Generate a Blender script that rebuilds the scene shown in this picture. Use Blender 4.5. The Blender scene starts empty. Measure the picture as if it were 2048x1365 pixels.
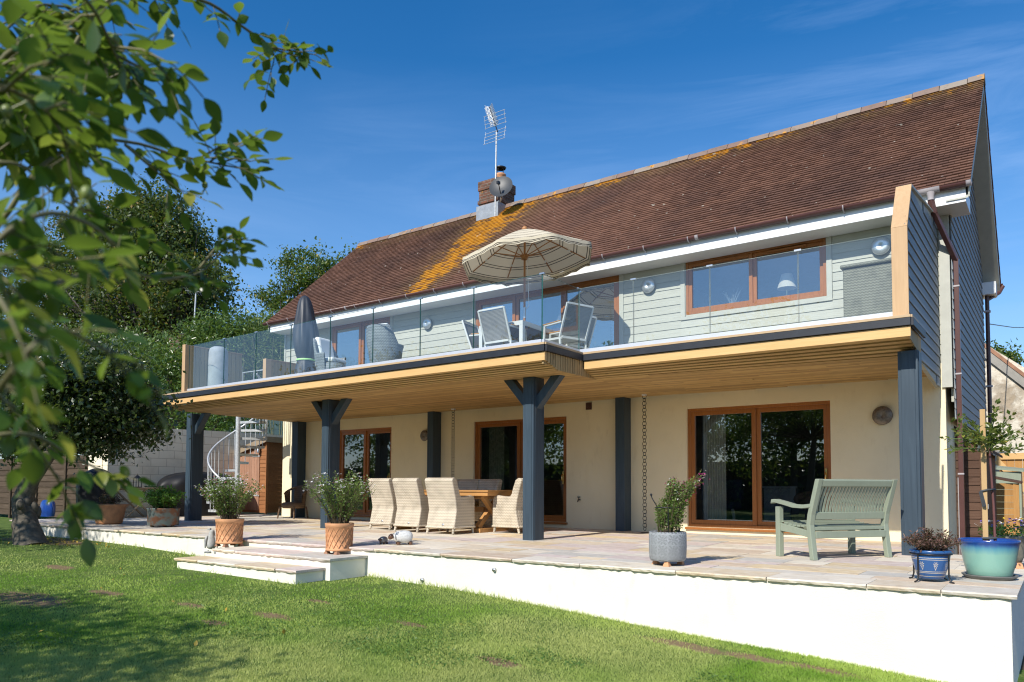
import bpy, bmesh, math, random
import numpy as np
from mathutils import Vector, Matrix
R_=math.radians
random.seed(7); rng=np.random.default_rng(7)
SC=bpy.context.scene; COL=SC.collection
# ---------------------------------------------------------------- camera
F,YAW,PIT,ROL,CY=1511.6687,R_(36.04284),R_(2.7472),R_(.23338),902.488
CAM=np.array([0,0,.82])
_f=np.array([-math.sin(YAW)*math.cos(PIT),math.cos(YAW)*math.cos(PIT),math.sin(PIT)])
_r=np.array([math.cos(YAW),math.sin(YAW),0]); _u=np.cross(_r,_f)
RI=_r*math.cos(ROL)+_u*math.sin(ROL); UP=-_r*math.sin(ROL)+_u*math.cos(ROL); FW=_f
cd=bpy.data.cameras.new('camera'); cam=bpy.data.objects.new('camera',cd); COL.objects.link(cam)
cam.matrix_world=Matrix(((RI[0],UP[0],-FW[0],CAM[0]),(RI[1],UP[1],-FW[1],CAM[1]),(RI[2],UP[2],-FW[2],CAM[2]),(0,0,0,1)))
cd.sensor_width=36; cd.lens=F/2048*36; cd.shift_y=(CY-682.5)/2048; cd.clip_end=2000; cd.clip_start=.05
cd.dof.use_dof=True; cd.dof.focus_distance=11.5; cd.dof.aperture_fstop=4.5
SC.camera=cam
# ---------------------------------------------------------------- light
SUN_EL=39.0; SUN_AZ=R_(1.6)      # sun stands behind the camera, a little to the right
w=bpy.data.worlds.new('World'); SC.world=w; w.use_nodes=True
nt=w.node_tree; bg=nt.nodes['Background']
sky=nt.nodes.new('ShaderNodeTexSky'); sky.sky_type='NISHITA'; sky.sun_disc=False
sky.sun_elevation=R_(SUN_EL); sky.sun_rotation=math.pi-SUN_AZ
sky.air_density=1.0; sky.dust_density=.35; sky.ozone_density=2.4; sky.altitude=120
def wn(t,**k):
    n=nt.nodes.new(t)
    for a,b in k.items(): setattr(n,a,b)
    return n
tc=wn('ShaderNodeTexCoord'); mp=wn('ShaderNodeMapping')
mp.inputs['Scale'].default_value=(1.3,1.3,9); mp.inputs['Rotation'].default_value=(R_(14),R_(-16),R_(20))
nz=wn('ShaderNodeTexNoise'); nz.inputs['Scale'].default_value=2.2; nz.inputs['Detail'].default_value=8; nz.inputs['Roughness'].default_value=.62; nz.inputs['Distortion'].default_value=.6
nz2=wn('ShaderNodeTexNoise'); nz2.inputs['Scale'].default_value=1.6; nz2.inputs['Detail'].default_value=2
rp=wn('ShaderNodeValToRGB'); rp.color_ramp.elements[0].position=.45; rp.color_ramp.elements[1].position=.82
rp2=wn('ShaderNodeValToRGB'); rp2.color_ramp.elements[0].position=.46; rp2.color_ramp.elements[1].position=.66
sx=wn('ShaderNodeSeparateXYZ'); mr=wn('ShaderNodeMapRange')
mr.inputs['From Min'].default_value=.72; mr.inputs['From Max'].default_value=.12; mr.inputs['To Min'].default_value=.10; mr.inputs['To Max'].default_value=.62
m1=wn('ShaderNodeMath',operation='MULTIPLY'); m2=wn('ShaderNodeMath',operation='MULTIPLY')
hs=wn('ShaderNodeHueSaturation'); hs.inputs['Saturation'].default_value=1.39; hs.inputs['Hue'].default_value=.503; hs.inputs['Value'].default_value=1.42
mx=wn('ShaderNodeMixRGB'); mx.inputs['Color2'].default_value=(4.0,6.0,9.8,1)
L=nt.links.new
L(tc.outputs['Generated'],mp.inputs[0]); L(mp.outputs[0],nz.inputs[0]); L(tc.outputs['Generated'],nz2.inputs[0])
L(nz.outputs['Fac'],rp.inputs[0]); L(nz2.outputs['Fac'],rp2.inputs[0]); L(tc.outputs['Generated'],sx.inputs[0]); L(sx.outputs['Z'],mr.inputs[0])
L(rp.outputs[0],m1.inputs[0]); L(rp2.outputs[0],m1.inputs[1]); L(m1.outputs[0],m2.inputs[0]); L(mr.outputs[0],m2.inputs[1])
L(sky.outputs[0],hs.inputs['Color']); L(hs.outputs[0],mx.inputs['Color1']); hz_=wn('ShaderNodeMapRange'); hz_.inputs['From Min'].default_value=.50; hz_.inputs['From Max'].default_value=.06; hz_.inputs['To Min'].default_value=0; hz_.inputs['To Max'].default_value=.42
L(sx.outputs['Z'],hz_.inputs[0]); m3=wn('ShaderNodeMath',operation='ADD'); m3.use_clamp=True; L(m2.outputs[0],m3.inputs[0]); L(hz_.outputs[0],m3.inputs[1]); L(m3.outputs[0],mx.inputs['Fac']); L(mx.outputs[0],bg.inputs[0])
bg.inputs[1].default_value=.1
sl=bpy.data.lights.new('sun','SUN'); sl.energy=4.8; sl.angle=R_(.53); sl.color=(1,.95,.87)
so=bpy.data.objects.new('sun',sl); COL.objects.link(so)
SD=Vector((math.sin(SUN_AZ)*math.cos(R_(SUN_EL)),-math.cos(SUN_AZ)*math.cos(R_(SUN_EL)),math.sin(R_(SUN_EL))))
so.rotation_euler=SD.to_track_quat('Z','Y').to_euler(); so.location=(0,-20,30)
SC.view_settings.view_transform='Standard'; SC.view_settings.look='None'; SC.view_settings.exposure=.16; SC.view_settings.gamma=1
SC.cycles.max_bounces=10; SC.cycles.transparent_max_bounces=24; SC.cycles.glossy_bounces=5; SC.cycles.transmission_bounces=6
SC.cycles.use_denoising=True; SC.cycles.pixel_filter_type='BLACKMAN_HARRIS'; SC.cycles.filter_width=1.15
try: SC.cycles.denoiser='OPENIMAGEDENOISE'
except Exception: pass
SC.cycles.caustics_reflective=False; SC.cycles.caustics_refractive=False; SC.cycles.sample_clamp_indirect=6
# ---------------------------------------------------------------- helpers
def W(u,v,ax,val):           # a point of the photo, put where its line of sight meets a plane of the place
    d=RI*((u-1024)/F)-UP*((v-CY)/F)+FW
    k=(val-CAM[ax])/d[ax]; return CAM+k*d
def WD(u,v,dist):
    d=RI*((u-1024)/F)-UP*((v-CY)/F)+FW
    return CAM+d/np.linalg.norm(d)*dist
ORG={}
class MB:
    def __init__(s): s.v=[];s.f=[];s.m=[];s.t=[];s.sm=[];s.mi=0;s.tint=(.5,.5,.5,1);s.smooth=False
    def add(s,vs,fs,smooth=None):
        o=len(s.v); s.v.extend([tuple(map(float,p)) for p in vs])
        for q in fs:
            s.f.append([i+o for i in q]); s.m.append(s.mi); s.t.append(s.tint); s.sm.append(s.smooth if smooth is None else smooth)
        return s
    def box(s,x0,x1,y0,y1,z0,z1):
        return s.hexa([(x0,y0,z0),(x1,y0,z0),(x1,y1,z0),(x0,y1,z0),(x0,y0,z1),(x1,y0,z1),(x1,y1,z1),(x0,y1,z1)])
    def hexa(s,p):
        return s.add(p,[(0,3,2,1),(4,5,6,7),(0,1,5,4),(1,2,6,5),(2,3,7,6),(3,0,4,7)],False)
    def bar(s,p,q,wd,h,up=(0,0,1)):   # box from p to q, wd sideways, h along up
        p=Vector(p);q=Vector(q);d=(q-p).normalized();u=Vector(up)
        if abs(d.dot(u))>.98: u=Vector((1,0,0))
        sd=d.cross(u).normalized();u=sd.cross(d).normalized()
        a=sd*wd/2;b=u*h/2
        return s.hexa([p-a-b,p+a-b,q+a-b,q-a-b,p-a+b,p+a+b,q+a+b,q-a+b])
    def tube(s,pts,r,n=8,cap=True,smooth=True):
        pts=[Vector(p) for p in pts]; k=len(pts); rs=r if hasattr(r,'__len__') else [r]*k
        o=len(s.v); vs=[];fs=[]; prev=None
        for i,p in enumerate(pts):
            d=(pts[min(i+1,k-1)]-pts[max(i-1,0)]).normalized()
            if prev is None: a=d.orthogonal().normalized()
            else: a=(prev-d*prev.dot(d)).normalized()
            prev=a; b=d.cross(a)
            for j in range(n):
                t=2*math.pi*j/n; vs.append(p+(a*math.cos(t)+b*math.sin(t))*rs[i])
        for i in range(k-1):
            for j in range(n):
                fs.append((i*n+j,i*n+(j+1)%n,(i+1)*n+(j+1)%n,(i+1)*n+j))
        s.add(vs,fs,smooth)
        if cap:
            s.add(vs[:n],[tuple(range(n))[::-1]],False); s.add(vs[-n:],[tuple(range(n))],False)
        return s
    def lathe(s,prof,c=(0,0,0),n=32,smooth=True,ax='z',sq=1.0):
        vs=[];fs=[];k=len(prof)
        for r,z in prof:
            for j in range(n):
                t=2*math.pi*j/n
                if ax=='z': vs.append((c[0]+r*math.cos(t),c[1]+r*math.sin(t)*sq,c[2]+z))
                elif ax=='y': vs.append((c[0]+r*math.cos(t),c[1]+z,c[2]+r*math.sin(t)))
                else: vs.append((c[0]+z,c[1]+r*math.cos(t),c[2]+r*math.sin(t)))
        for i in range(k-1):
            for j in range(n): fs.append((i*n+j,i*n+(j+1)%n,(i+1)*n+(j+1)%n,(i+1)*n+j))
        return s.add(vs,fs,smooth)
    def prism(s,poly,a,b,plane='yz',smooth=False):  # polygon extruded along the missing axis from a to b
        n=len(poly)
        def P(q,t): return {'yz':(t,q[0],q[1]),'xz':(q[0],t,q[1]),'xy':(q[0],q[1],t)}[plane]
        vs=[P(q,a) for q in poly]+[P(q,b) for q in poly]
        fs=[tuple(range(n))[::-1],tuple(range(n,2*n))]+[(i,(i+1)%n,n+(i+1)%n,n+i) for i in range(n)]
        return s.add(vs,fs,smooth)
    def sphere(s,c,r,n=16,m=10,sq=(1,1,1)):
        vs=[];fs=[]
        for i in range(m+1):
            p=math.pi*i/m
            for j in range(n):
                t=2*math.pi*j/n
                vs.append((c[0]+r*sq[0]*math.sin(p)*math.cos(t),c[1]+r*sq[1]*math.sin(p)*math.sin(t),c[2]+r*sq[2]*math.cos(p)))
        for i in range(m):
            for j in range(n): fs.append((i*n+j,(i+1)*n+j,(i+1)*n+(j+1)%n,i*n+(j+1)%n))
        return s.add(vs,fs,True)
    def brk(s):
        if not hasattr(s,'seg'): s.seg=[]
        s.seg.append((len(s.v),len(s.f))); return s
    def split(s,name,mats,parent=None,bevel=0):   # one object per piece between brk() marks
        s.brk(); a=(0,0); out=[]
        for v,f in s.seg:
            if v>a[0]:
                q=MB(); q.v=s.v[a[0]:v]; q.f=[[i-a[0] for i in x] for x in s.f[a[1]:f]]; q.m=s.m[a[1]:f]; q.t=s.t[a[1]:f]; q.sm=s.sm[a[1]:f]; out.append(q.build(name,mats,parent,bevel))
            a=(v,f)
        return out
    def build(s,name,mats,parent=None,bevel=0):
        me=bpy.data.meshes.new(name); o=ORG.get(parent.name if parent else None,(0,0,0))
        me.from_pydata([(x-o[0],y-o[1],z-o[2]) for x,y,z in s.v],[],s.f)
        for m in (mats if isinstance(mats,(list,tuple)) else [mats]): me.materials.append(m)
        me.polygons.foreach_set('material_index',s.m); me.polygons.foreach_set('use_smooth',s.sm)
        at=me.attributes.new('tint','FLOAT_COLOR','FACE'); at.data.foreach_set('color',[c for t in s.t for c in t])
        me.update()
        ob=bpy.data.objects.new(name,me); COL.objects.link(ob)
        if parent: ob.parent=parent; ORG[ob.name]=o
        if bevel:
            b=ob.modifiers.new('b','BEVEL'); b.width=bevel; b.segments=2; b.limit_method='ANGLE'; b.angle_limit=R_(40)
        return ob
def tag(o,label=None,cat=None,group=None,kind=None):
    if label: o['label']=label
    if cat: o['category']=cat
    if group: o['group']=group
    if kind: o['kind']=kind
    return o
def thing(name,loc,label,cat,group=None,rz=0,local=False):
    o=bpy.data.objects.new(name,None); COL.objects.link(o); o.empty_display_size=.2
    o.location=[float(a) for a in loc]; o.rotation_euler=(0,0,rz)
    ORG[o.name]=(0,0,0) if local else tuple(float(a) for a in loc)
    return tag(o,label,cat,group)
def copy_tree(o,parent=None):
    c=o.copy(); COL.objects.link(c)
    if parent: c.parent=parent
    for ch in list(o.children): copy_tree(ch,c)
    return c
# leaves and blades: arrays straight into one mesh
def leaf_mesh(name,C,S,mat,parent=None,asp=.55,tints=None,up=.3,nrm=None,fold=.25,dirs=None):
    n=len(C); C=np.asarray(C,float); S=np.asarray(S,float).reshape(n,1)
    d=rng.normal(size=(n,3)) if dirs is None else np.asarray(dirs,float)
    d/=np.linalg.norm(d,axis=1,keepdims=True)
    nn=rng.normal(size=(n,3))+np.array([0,0,up*3]) if nrm is None else np.asarray(nrm,float)
    sd=np.cross(d,nn); sd/=np.linalg.norm(sd,axis=1,keepdims=True)+1e-9
    nn=np.cross(sd,d)
    a=C-d*S*.5; t=C+d*S*.5; mid=C-d*S*.06
    l=mid+sd*S*asp*.5+nn*S*fold*.3; r=mid-sd*S*asp*.5+nn*S*fold*.3
    V=np.stack([a,l,t,r],1).reshape(-1,3); o=np.array(ORG.get(parent.name if parent else None,(0,0,0))); V=V-o
    me=bpy.data.meshes.new(name)
    me.vertices.add(4*n); me.vertices.foreach_set('co',V.astype(np.float32).ravel())
    me.loops.add(6*n); idx=np.arange(n)[:,None]*4+np.array([0,1,2,0,2,3]); me.loops.foreach_set('vertex_index',idx.astype(np.int32).ravel())
    me.polygons.add(2*n); me.polygons.foreach_set('loop_start',(np.arange(2*n)*3).astype(np.int32)); me.polygons.foreach_set('loop_total',np.full(2*n,3,np.int32))
    me.update(calc_edges=True); me.materials.append(mat)
    if tints is None: tints=rng.random(n)
    tints=np.asarray(tints,float); col=np.ones((n,2,4)); col[:,:,0]=tints[:,None]; col[:,:,1]=rng.random(n)[:,None]
    at=me.attributes.new('tint','FLOAT_COLOR','FACE'); at.data.foreach_set('color',col.astype(np.float32).ravel())
    ob=bpy.data.objects.new(name,me); COL.objects.link(ob)
    if parent: ob.parent=parent; ORG[ob.name]=tuple(o)
    return ob
# ---------------------------------------------------------------- materials
class NT:
    def __init__(s,name):
        s.m=bpy.data.materials.new(name); s.m.use_nodes=True; s.t=s.m.node_tree; s.p=s.t.nodes['Principled BSDF']; s.o=s.t.nodes['Material Output']
        s._tc=None
    def n(s,t,**k):
        q=s.t.nodes.new(t)
        for a,b in k.items(): setattr(q,a,b)
        return q
    def l(s,a,b): s.t.links.new(a,b)
    def put(s,sock,v):
        if isinstance(v,(int,float)): sock.default_value=v
        elif isinstance(v,(tuple,list)): sock.default_value=tuple(v)+((1,) if len(v)==3 and sock.type=='RGBA' else ())
        else: s.l(v,sock)
    def pos(s,scale=(1,1,1),obj=False):
        if obj:
            a=s.n('ShaderNodeTexCoord').outputs['Object']
        else: a=s.n('ShaderNodeNewGeometry').outputs['Position']
        if scale!=(1,1,1):
            m=s.n('ShaderNodeMapping'); m.inputs['Scale'].default_value=scale; s.l(a,m.inputs[0]); return m.outputs[0]
        return a
    def noise(s,scale,detail=4,vec=None,rough=.55,dist=0):
        q=s.n('ShaderNodeTexNoise'); q.inputs['Scale'].default_value=scale; q.inputs['Detail'].default_value=detail; q.inputs['Roughness'].default_value=rough; q.inputs['Distortion'].default_value=dist
        s.l(vec if vec is not None else s.pos(),q.inputs['Vector']); return q.outputs['Fac']
    def ramp(s,f,stops):
        q=s.n('ShaderNodeValToRGB'); e=q.color_ramp.elements
        while len(e)<len(stops): e.new(.5)
        for i,(p,c) in enumerate(stops):
            e[i].position=p; e[i].color=(c,c,c,1) if isinstance(c,(int,float)) else tuple(c)+(1,)
        s.l(f,q.inputs[0]); return q.outputs[0]
    def mix(s,a,b,f,mode='MIX'):
        q=s.n('ShaderNodeMixRGB',blend_type=mode); s.put(q.inputs[0],f); s.put(q.inputs[1],a); s.put(q.inputs[2],b); return q.outputs[0]
    def math(s,op,a,b=0,c=None,clamp=False):
        q=s.n('ShaderNodeMath',operation=op); q.use_clamp=clamp; s.put(q.inputs[0],a); s.put(q.inputs[1],b)
        if c is not None: s.put(q.inputs[2],c)
        return q.outputs[0]
    def xyz(s,vec=None):
        q=s.n('ShaderNodeSeparateXYZ'); s.l(vec if vec is not None else s.pos(),q.inputs[0]); return q.outputs
    def tint(s):
        q=s.n('ShaderNodeAttribute'); q.attribute_name='tint'; r=s.n('ShaderNodeSeparateColor'); s.l(q.outputs['Color'],r.inputs[0]); return q.outputs['Color'],r.outputs
    def bump(s,h,st=.3,dist=.01):
        q=s.n('ShaderNodeBump'); q.inputs['Strength'].default_value=st; q.inputs['Distance'].default_value=dist; s.l(h,q.inputs['Height']); s.l(q.outputs[0],s.p.inputs['Normal'])
    def col(s,c): s.put(s.p.inputs['Base Color'],c); return s
    def set(s,rough=None,metal=None,spec=None):
        if rough is not None: s.put(s.p.inputs['Roughness'],rough)
        if metal is not None: s.put(s.p.inputs['Metallic'],metal)
        if spec is not None: s.put(s.p.inputs['Specular IOR Level'],spec)
        return s
def plain(name,c,rough=.6,metal=0,var=.12,scale=6,bump=0,bs=40,spec=.5,obj=False):
    q=NT(name); v=q.pos(obj=True) if obj else None
    f=q.noise(scale,5,v)
    q.col(q.mix(tuple(x*(1-var) for x in c),tuple(min(1,x*(1+var)) for x in c),q.ramp(f,[(.3,0.),(.7,1.)])))
    q.set(rough,metal,spec)
    if bump: q.bump(q.noise(bs,4,v),bump,.004)
    return q.m
def wood(name,a,b,axis='x',rough=.6,sc=1,knots=True,bump=.15,spec=.4):
    q=NT(name); k={'x':(1.2,18,18),'y':(18,1.2,18),'z':(18,18,1.2)}[axis]; k=tuple(t*sc for t in k)
    v=q.pos(k); f=q.noise(1.5,6,v,.6,.8); g=q.noise(.6,3,q.pos())
    c=q.mix(a,b,q.ramp(f,[(.3,0.),(.7,1.)])); c=q.mix(c,tuple(x*.82 for x in a),q.math('MULTIPLY',q.ramp(g,[(.4,0.),(.7,1.)]),.5))
    if knots:
        vo=q.n('ShaderNodeTexVoronoi'); vo.inputs['Scale'].default_value=1.0
        kk={'x':(2.2,9,9),'y':(9,2.2,9),'z':(9,9,2.2)}[axis]; q.l(q.pos(kk),vo.inputs['Vector'])
        c=q.mix(c,tuple(x*.3 for x in a),q.math('MULTIPLY',q.ramp(vo.outputs['Distance'],[(.05,1.),(.13,0.)]),.75))
    ti,_=q.tint(); c=q.mix(c,ti,.55,'OVERLAY')
    q.col(c).set(rough,spec=spec); q.bump(f,bump,.003); return q.m
def leafmat(name,dark,light,trans=.35,rough=.45,spec=.4,yellow=None):
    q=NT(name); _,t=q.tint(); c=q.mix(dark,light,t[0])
    if yellow: c=q.mix(c,yellow,q.ramp(t[1],[(.9,0.),(.96,1.)]))
    q.col(c).set(rough,spec=spec)
    tr=q.n('ShaderNodeBsdfTranslucent'); q.l(q.mix(c,(.55,.8,.08),.35),tr.inputs[0])
    ms=q.n('ShaderNodeMixShader'); ms.inputs[0].default_value=trans; q.l(q.p.outputs[0],ms.inputs[1]); q.l(tr.outputs[0],ms.inputs[2]); q.l(ms.outputs[0],q.o.inputs[0]); return q.m
def glass(name,tintc,boost=1.0,base=0.0,rough=0.0,dust=0.0):
    q=NT(name); tr=q.n('ShaderNodeBsdfTransparent'); tr.inputs[0].default_value=tintc+(1,)
    gl=q.n('ShaderNodeBsdfGlossy'); gl.inputs['Roughness'].default_value=rough; gl.inputs[0].default_value=(.95,.98,1,1)
    lw=q.n('ShaderNodeFresnel'); lw.inputs[0].default_value=1.5
    # both faces of the pane reflect
    f=q.math('ADD',q.math('MULTIPLY',lw.outputs[0],boost),base,clamp=True)
    ge=q.n('ShaderNodeNewGeometry'); f=q.math('MULTIPLY',f,q.math('SUBTRACT',1,ge.outputs['Backfacing']))
    ms=q.n('ShaderNodeMixShader'); q.l(f,ms.inputs[0]); q.l(tr.outputs[0],ms.inputs[1]); q.l(gl.outputs[0],ms.inputs[2])
    out=ms.outputs[0]
    if dust:
        df=q.n('ShaderNodeBsdfDiffuse'); df.inputs[0].default_value=(.6,.65,.7,1); m2=q.n('ShaderNodeMixShader')
        q.l(q.math('MULTIPLY',q.ramp(q.noise(1.3,5),[(.3,.4),(.75,1.)]),dust),m2.inputs[0]); q.l(out,m2.inputs[1]); q.l(df.outputs[0],m2.inputs[2]); out=m2.outputs[0]
    q.l(out,q.o.inputs[0]); return q.m
M={}
# cream render: faint stains and pebbly bump
def render_mat(name,c,stain,bm=.5):
    q=NT(name); a=q.noise(1.1,6); b=q.noise(7,5,q.pos((1,1,.35)))
    k=q.mix(c,tuple(x*.9 for x in c),q.ramp(a,[(.4,0.),(.72,.8)])); k=q.mix(k,stain,q.math('MULTIPLY',q.ramp(b,[(.6,0.),(.8,1.)]),.3))
    st=q.noise(3.5,6,q.pos((1.1,1.1,.5))); k=q.mix(k,tuple(x*.8 for x in stain),q.math('MULTIPLY',q.ramp(st,[(.6,0.),(.8,1.)]),.08))
    q.col(k).set(.9,spec=.2); q.bump(q.math('ADD',q.noise(90,3),q.math('MULTIPLY',q.noise(9,3),.8)),bm,.006); return q.m
M['cream']=render_mat('cream render',(.86,.76,.52),(.55,.45,.27))
M['cream_wall']=render_mat('cream painted retaining wall',(.82,.78,.68),(.58,.50,.34),.4)
def block_mat():
    q=NT('cream painted blockwork'); s=q.xyz(); cb=q.n('ShaderNodeCombineXYZ'); q.l(q.math('ADD',s[0],s[1]),cb.inputs[0]); q.l(s[2],cb.inputs[1])
    br=q.n('ShaderNodeTexBrick'); br.inputs['Scale'].default_value=1; br.inputs['Brick Width'].default_value=.45; br.inputs['Row Height'].default_value=.225; br.inputs['Mortar Size'].default_value=.008; br.inputs['Mortar Smooth'].default_value=.5
    q.l(cb.outputs[0],br.inputs[0]); br.inputs['Color1'].default_value=(.92,.83,.64,1); br.inputs['Color2'].default_value=(.90,.80,.61,1); br.inputs['Mortar'].default_value=(.58,.49,.34,1)
    q.col(q.mix(br.outputs[0],(.45,.40,.28),q.math('MULTIPLY',q.ramp(q.noise(2,5),[(.5,0.),(.75,1.)]),.4))).set(.9,spec=.2); q.bump(q.math('SUBTRACT',1,br.outputs['Fac']),.6,.006); return q.m
M['block']=block_mat()
def clad_mat(name,c):
    q=NT(name); f=q.noise(1.6,6,q.pos((2,2,40)),.6); _,t=q.tint()
    k=q.mix(tuple(x*.86 for x in c),tuple(x*1.1 for x in c),q.ramp(f,[(.3,0.),(.7,1.)])); k=q.mix(k,tuple(x*.72 for x in c),q.math('MULTIPLY',t[0],.35))
    q.col(k).set(.6,spec=.35); q.bump(f,.25,.003); return q.m
M['clad']=clad_mat('sage painted weatherboard',(.47,.47,.40)); M['clad_trim']=plain('sage corner trim',(.45,.45,.385),.55,var=.06)
M['clad_shade']=clad_mat('shade-toned sage weatherboard',(.25,.275,.285))  # same sage boards, with the shade of the side faces put into the colour
M['white']=plain('white upvc board',(.80,.81,.80),.35,var=.03)
M['gutter']=plain('brown upvc gutter',(.095,.04,.032),.35,var=.1)
M['gutter_clip']=plain('pale gutter clip',(.42,.38,.38),.4)
M['oak']=wood('golden oak frame',(.30,.105,.022),(.40,.155,.04),'z',.32,2,False,.05,.5)
M['brass']=plain('brass',(.75,.52,.2),.25,1,.05)
M['pane']=glass('window glass',(.55,.6,.62),2.0,.10)
M['pane_up']=glass('upper window glass',(.55,.62,.68),2.2,.30)
M['pane_win']=glass('window glass upstairs',(.84,.87,.9),2.0,.16)
M['glass']=glass('balustrade glass',(.93,.985,.975),1.7,.0,dust=.028)
M['glass_edge']=plain('green glass edge',(.03,.12,.11),.15,var=.1)
M['steel']=plain('brushed steel clamp',(.5,.52,.54),.35,.9,.1)
M['galv']=plain('galvanised steel',(.55,.57,.58),.42,.35,.22,scale=25)
M['fascia']=plain('black fascia',(.018,.021,.028),.5,var=.2,bump=.1)
M['post']=wood('blue grey painted post',(.028,.048,.068),(.050,.078,.104),'z',.5,.8,False,.25,.45)
M['pine']=wood('pale larch board',(.66,.40,.155),(.74,.48,.21),'x',.6,1,True,.1)
M['soffit']=wood('larch slat soffit',(.47,.29,.10),(.64,.43,.19),'x',.65,1.4,True,.1)
M['soffit_y']=wood('larch slat side',(.40,.27,.12),(.50,.36,.18),'z',.65,1.4,True,.1)
M['trim_wood']=wood('oak edge board',(.47,.33,.19),(.55,.40,.24),'x',.6,1,False,.1)
M['screen_wood']=wood('oak cap board',(.52,.33,.17),(.60,.40,.22),'z',.6,1,True,.1)
M['deckdark']=plain('deck joists',(.05,.04,.03),.8)
M['deckgrey']=plain('grey deck',(.3,.3,.3),.8)
M['channel']=plain('aluminium channel',(.62,.65,.70),.38,.35,.05)
M['black']=plain('black metal',(.012,.012,.013),.4)
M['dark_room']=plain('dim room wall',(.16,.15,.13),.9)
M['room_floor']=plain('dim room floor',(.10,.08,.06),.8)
M['curtain']=plain('cream curtain cloth',(.62,.60,.52),.9,var=.1)
M['curtain2']=plain('sage patterned curtain cloth',(.34,.34,.24),.9,var=.35,scale=14)
M['lampshade']=plain('pleated cream shade',(.62,.56,.42),.9,var=.1)
M['blue_cloth']=plain('navy upholstery',(.03,.05,.09),.9)
def tile_mat():
    q=NT('lichened clay tiles'); _,t=q.tint(); s=q.xyz()
    c=q.mix((.100,.050,.034),(.200,.102,.066),q.math('ADD',.2,q.math('MULTIPLY',t[0],.6))); c=q.mix(c,(.05,.032,.03),q.math('MULTIPLY',q.ramp(q.noise(.55,6),[(.45,0.),(.75,1.)]),.7))
    h=q.math('MULTIPLY',q.math('SUBTRACT',s[2],5.27),1/3.03)     # 0 eave .. 1 ridge
    # lichen grows in the run-off under the chimney and along the ridge
    dx=q.math('ADD',s[0],q.math('SUBTRACT',11.95,q.math('MULTIPLY',h,.45))); wd=q.math('ADD',.52,q.math('MULTIPLY',h,.75))
    g=q.math('DIVIDE',dx,wd); band=q.math('POWER',2.718,q.math('MULTIPLY',q.math('MULTIPLY',g,g),-1.1))
    rdg=q.math('MULTIPLY',q.math('SUBTRACT',h,.80),3.0,clamp=True)
    nn=q.noise(1.3,8,None,.7); n2=q.noise(6.5,6,None,.78); n3=q.math('ADD',q.math('MULTIPLY',nn,.38),q.math('MULTIPLY',n2,.62)); n3=q.math('ADD',n3,q.math('MULTIPLY',q.math('SUBTRACT',t[1],.5),.20))
    patch=q.ramp(q.noise(.32,2),[(.40,.25),(.58,1.)])
    a=q.math('MULTIPLY',q.ramp(q.math('ADD',q.math('MULTIPLY',band,.38),n3),[(.74,0.),(.83,1.)]),q.ramp(band,[(.05,0.),(.3,1.)]))
    b=q.ramp(q.math('ADD',q.math('MULTIPLY',q.math('MULTIPLY',rdg,patch),.62),n3),[(.74,0.),(.83,1.)])
    c=q.mix(c,(.22,.16,.05),q.math('MULTIPLY',q.math('MULTIPLY',q.math('MAXIMUM',rdg,q.math('MULTIPLY',band,.8)),q.ramp(n3,[(.38,0.),(.58,1.)])),.8))
    c=q.mix(c,(.56,.25,.012),q.math('MULTIPLY',b,.9)); c=q.mix(c,q.mix((.58,.27,.015),(.40,.18,.02),n2),a)
    wsp=q.ramp(q.noise(9,2,None,.4),[(.735,0.),(.76,1.)]); c=q.mix(c,(.55,.53,.45),q.math('MULTIPLY',wsp,.8))
    q.col(c).set(.85,spec=.25); q.bump(q.noise(60,4),.4,.004); return q.m
M['tile']=tile_mat()
def ridge_mat():
    q=NT('weathered ridge tiles'); _,t=q.tint(); c=q.mix((.22,.145,.115),(.29,.245,.20),t[0]); c=q.mix(c,(.14,.12,.1),q.ramp(q.noise(5,5),[(.55,0.),(.72,.9)])); c=q.mix(c,(.6,.28,.03),q.ramp(q.noise(4.3,5),[(.62,0.),(.68,.8)]))
    q.col(c).set(.85,spec=.2); q.bump(q.noise(50,4),.4,.004); return q.m
M['ridge']=ridge_mat()
def brick_mat(name,a,b,mo,sc=1):
    q=NT(name); s=q.xyz(); cb=q.n('ShaderNodeCombineXYZ'); q.l(q.math('ADD',s[0],s[1]),cb.inputs[0]); q.l(s[2],cb.inputs[1])
    br=q.n('ShaderNodeTexBrick'); br.inputs['Scale'].default_value=sc; br.inputs['Brick Width'].default_value=.225; br.inputs['Row Height'].default_value=.075; br.inputs['Mortar Size'].default_value=.007
    q.l(cb.outputs[0],br.inputs[0]); br.inputs['Color1'].default_value=a+(1,); br.inputs['Color2'].default_value=b+(1,); br.inputs['Mortar'].default_value=mo+(1,)
    k=q.mix(br.outputs[0],(.05,.045,.035),q.ramp(q.noise(6,6),[(.45,0.),(.7,.8)])); k=q.mix(k,(.5,.27,.03),q.ramp(q.noise(11,4),[(.66,0.),(.7,.8)]))
    q.col(k).set(.9,spec=.2); q.bump(br.outputs['Fac'],-.5,.006); return q.m
M['brick']=brick_mat('weathered chimney brick',(.20,.085,.055),(.12,.07,.05),(.2,.18,.15))
M['lead']=plain('lead flashing',(.30,.33,.36),.5,.2,.15,scale=9)
M['terracotta']=plain('terracotta',(.58,.29,.14),.8,0,.22,scale=7,bump=.15,obj=True)
M['terra_dark']=plain('brown terracotta',(.33,.17,.10),.8,0,.2,obj=True)
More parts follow.
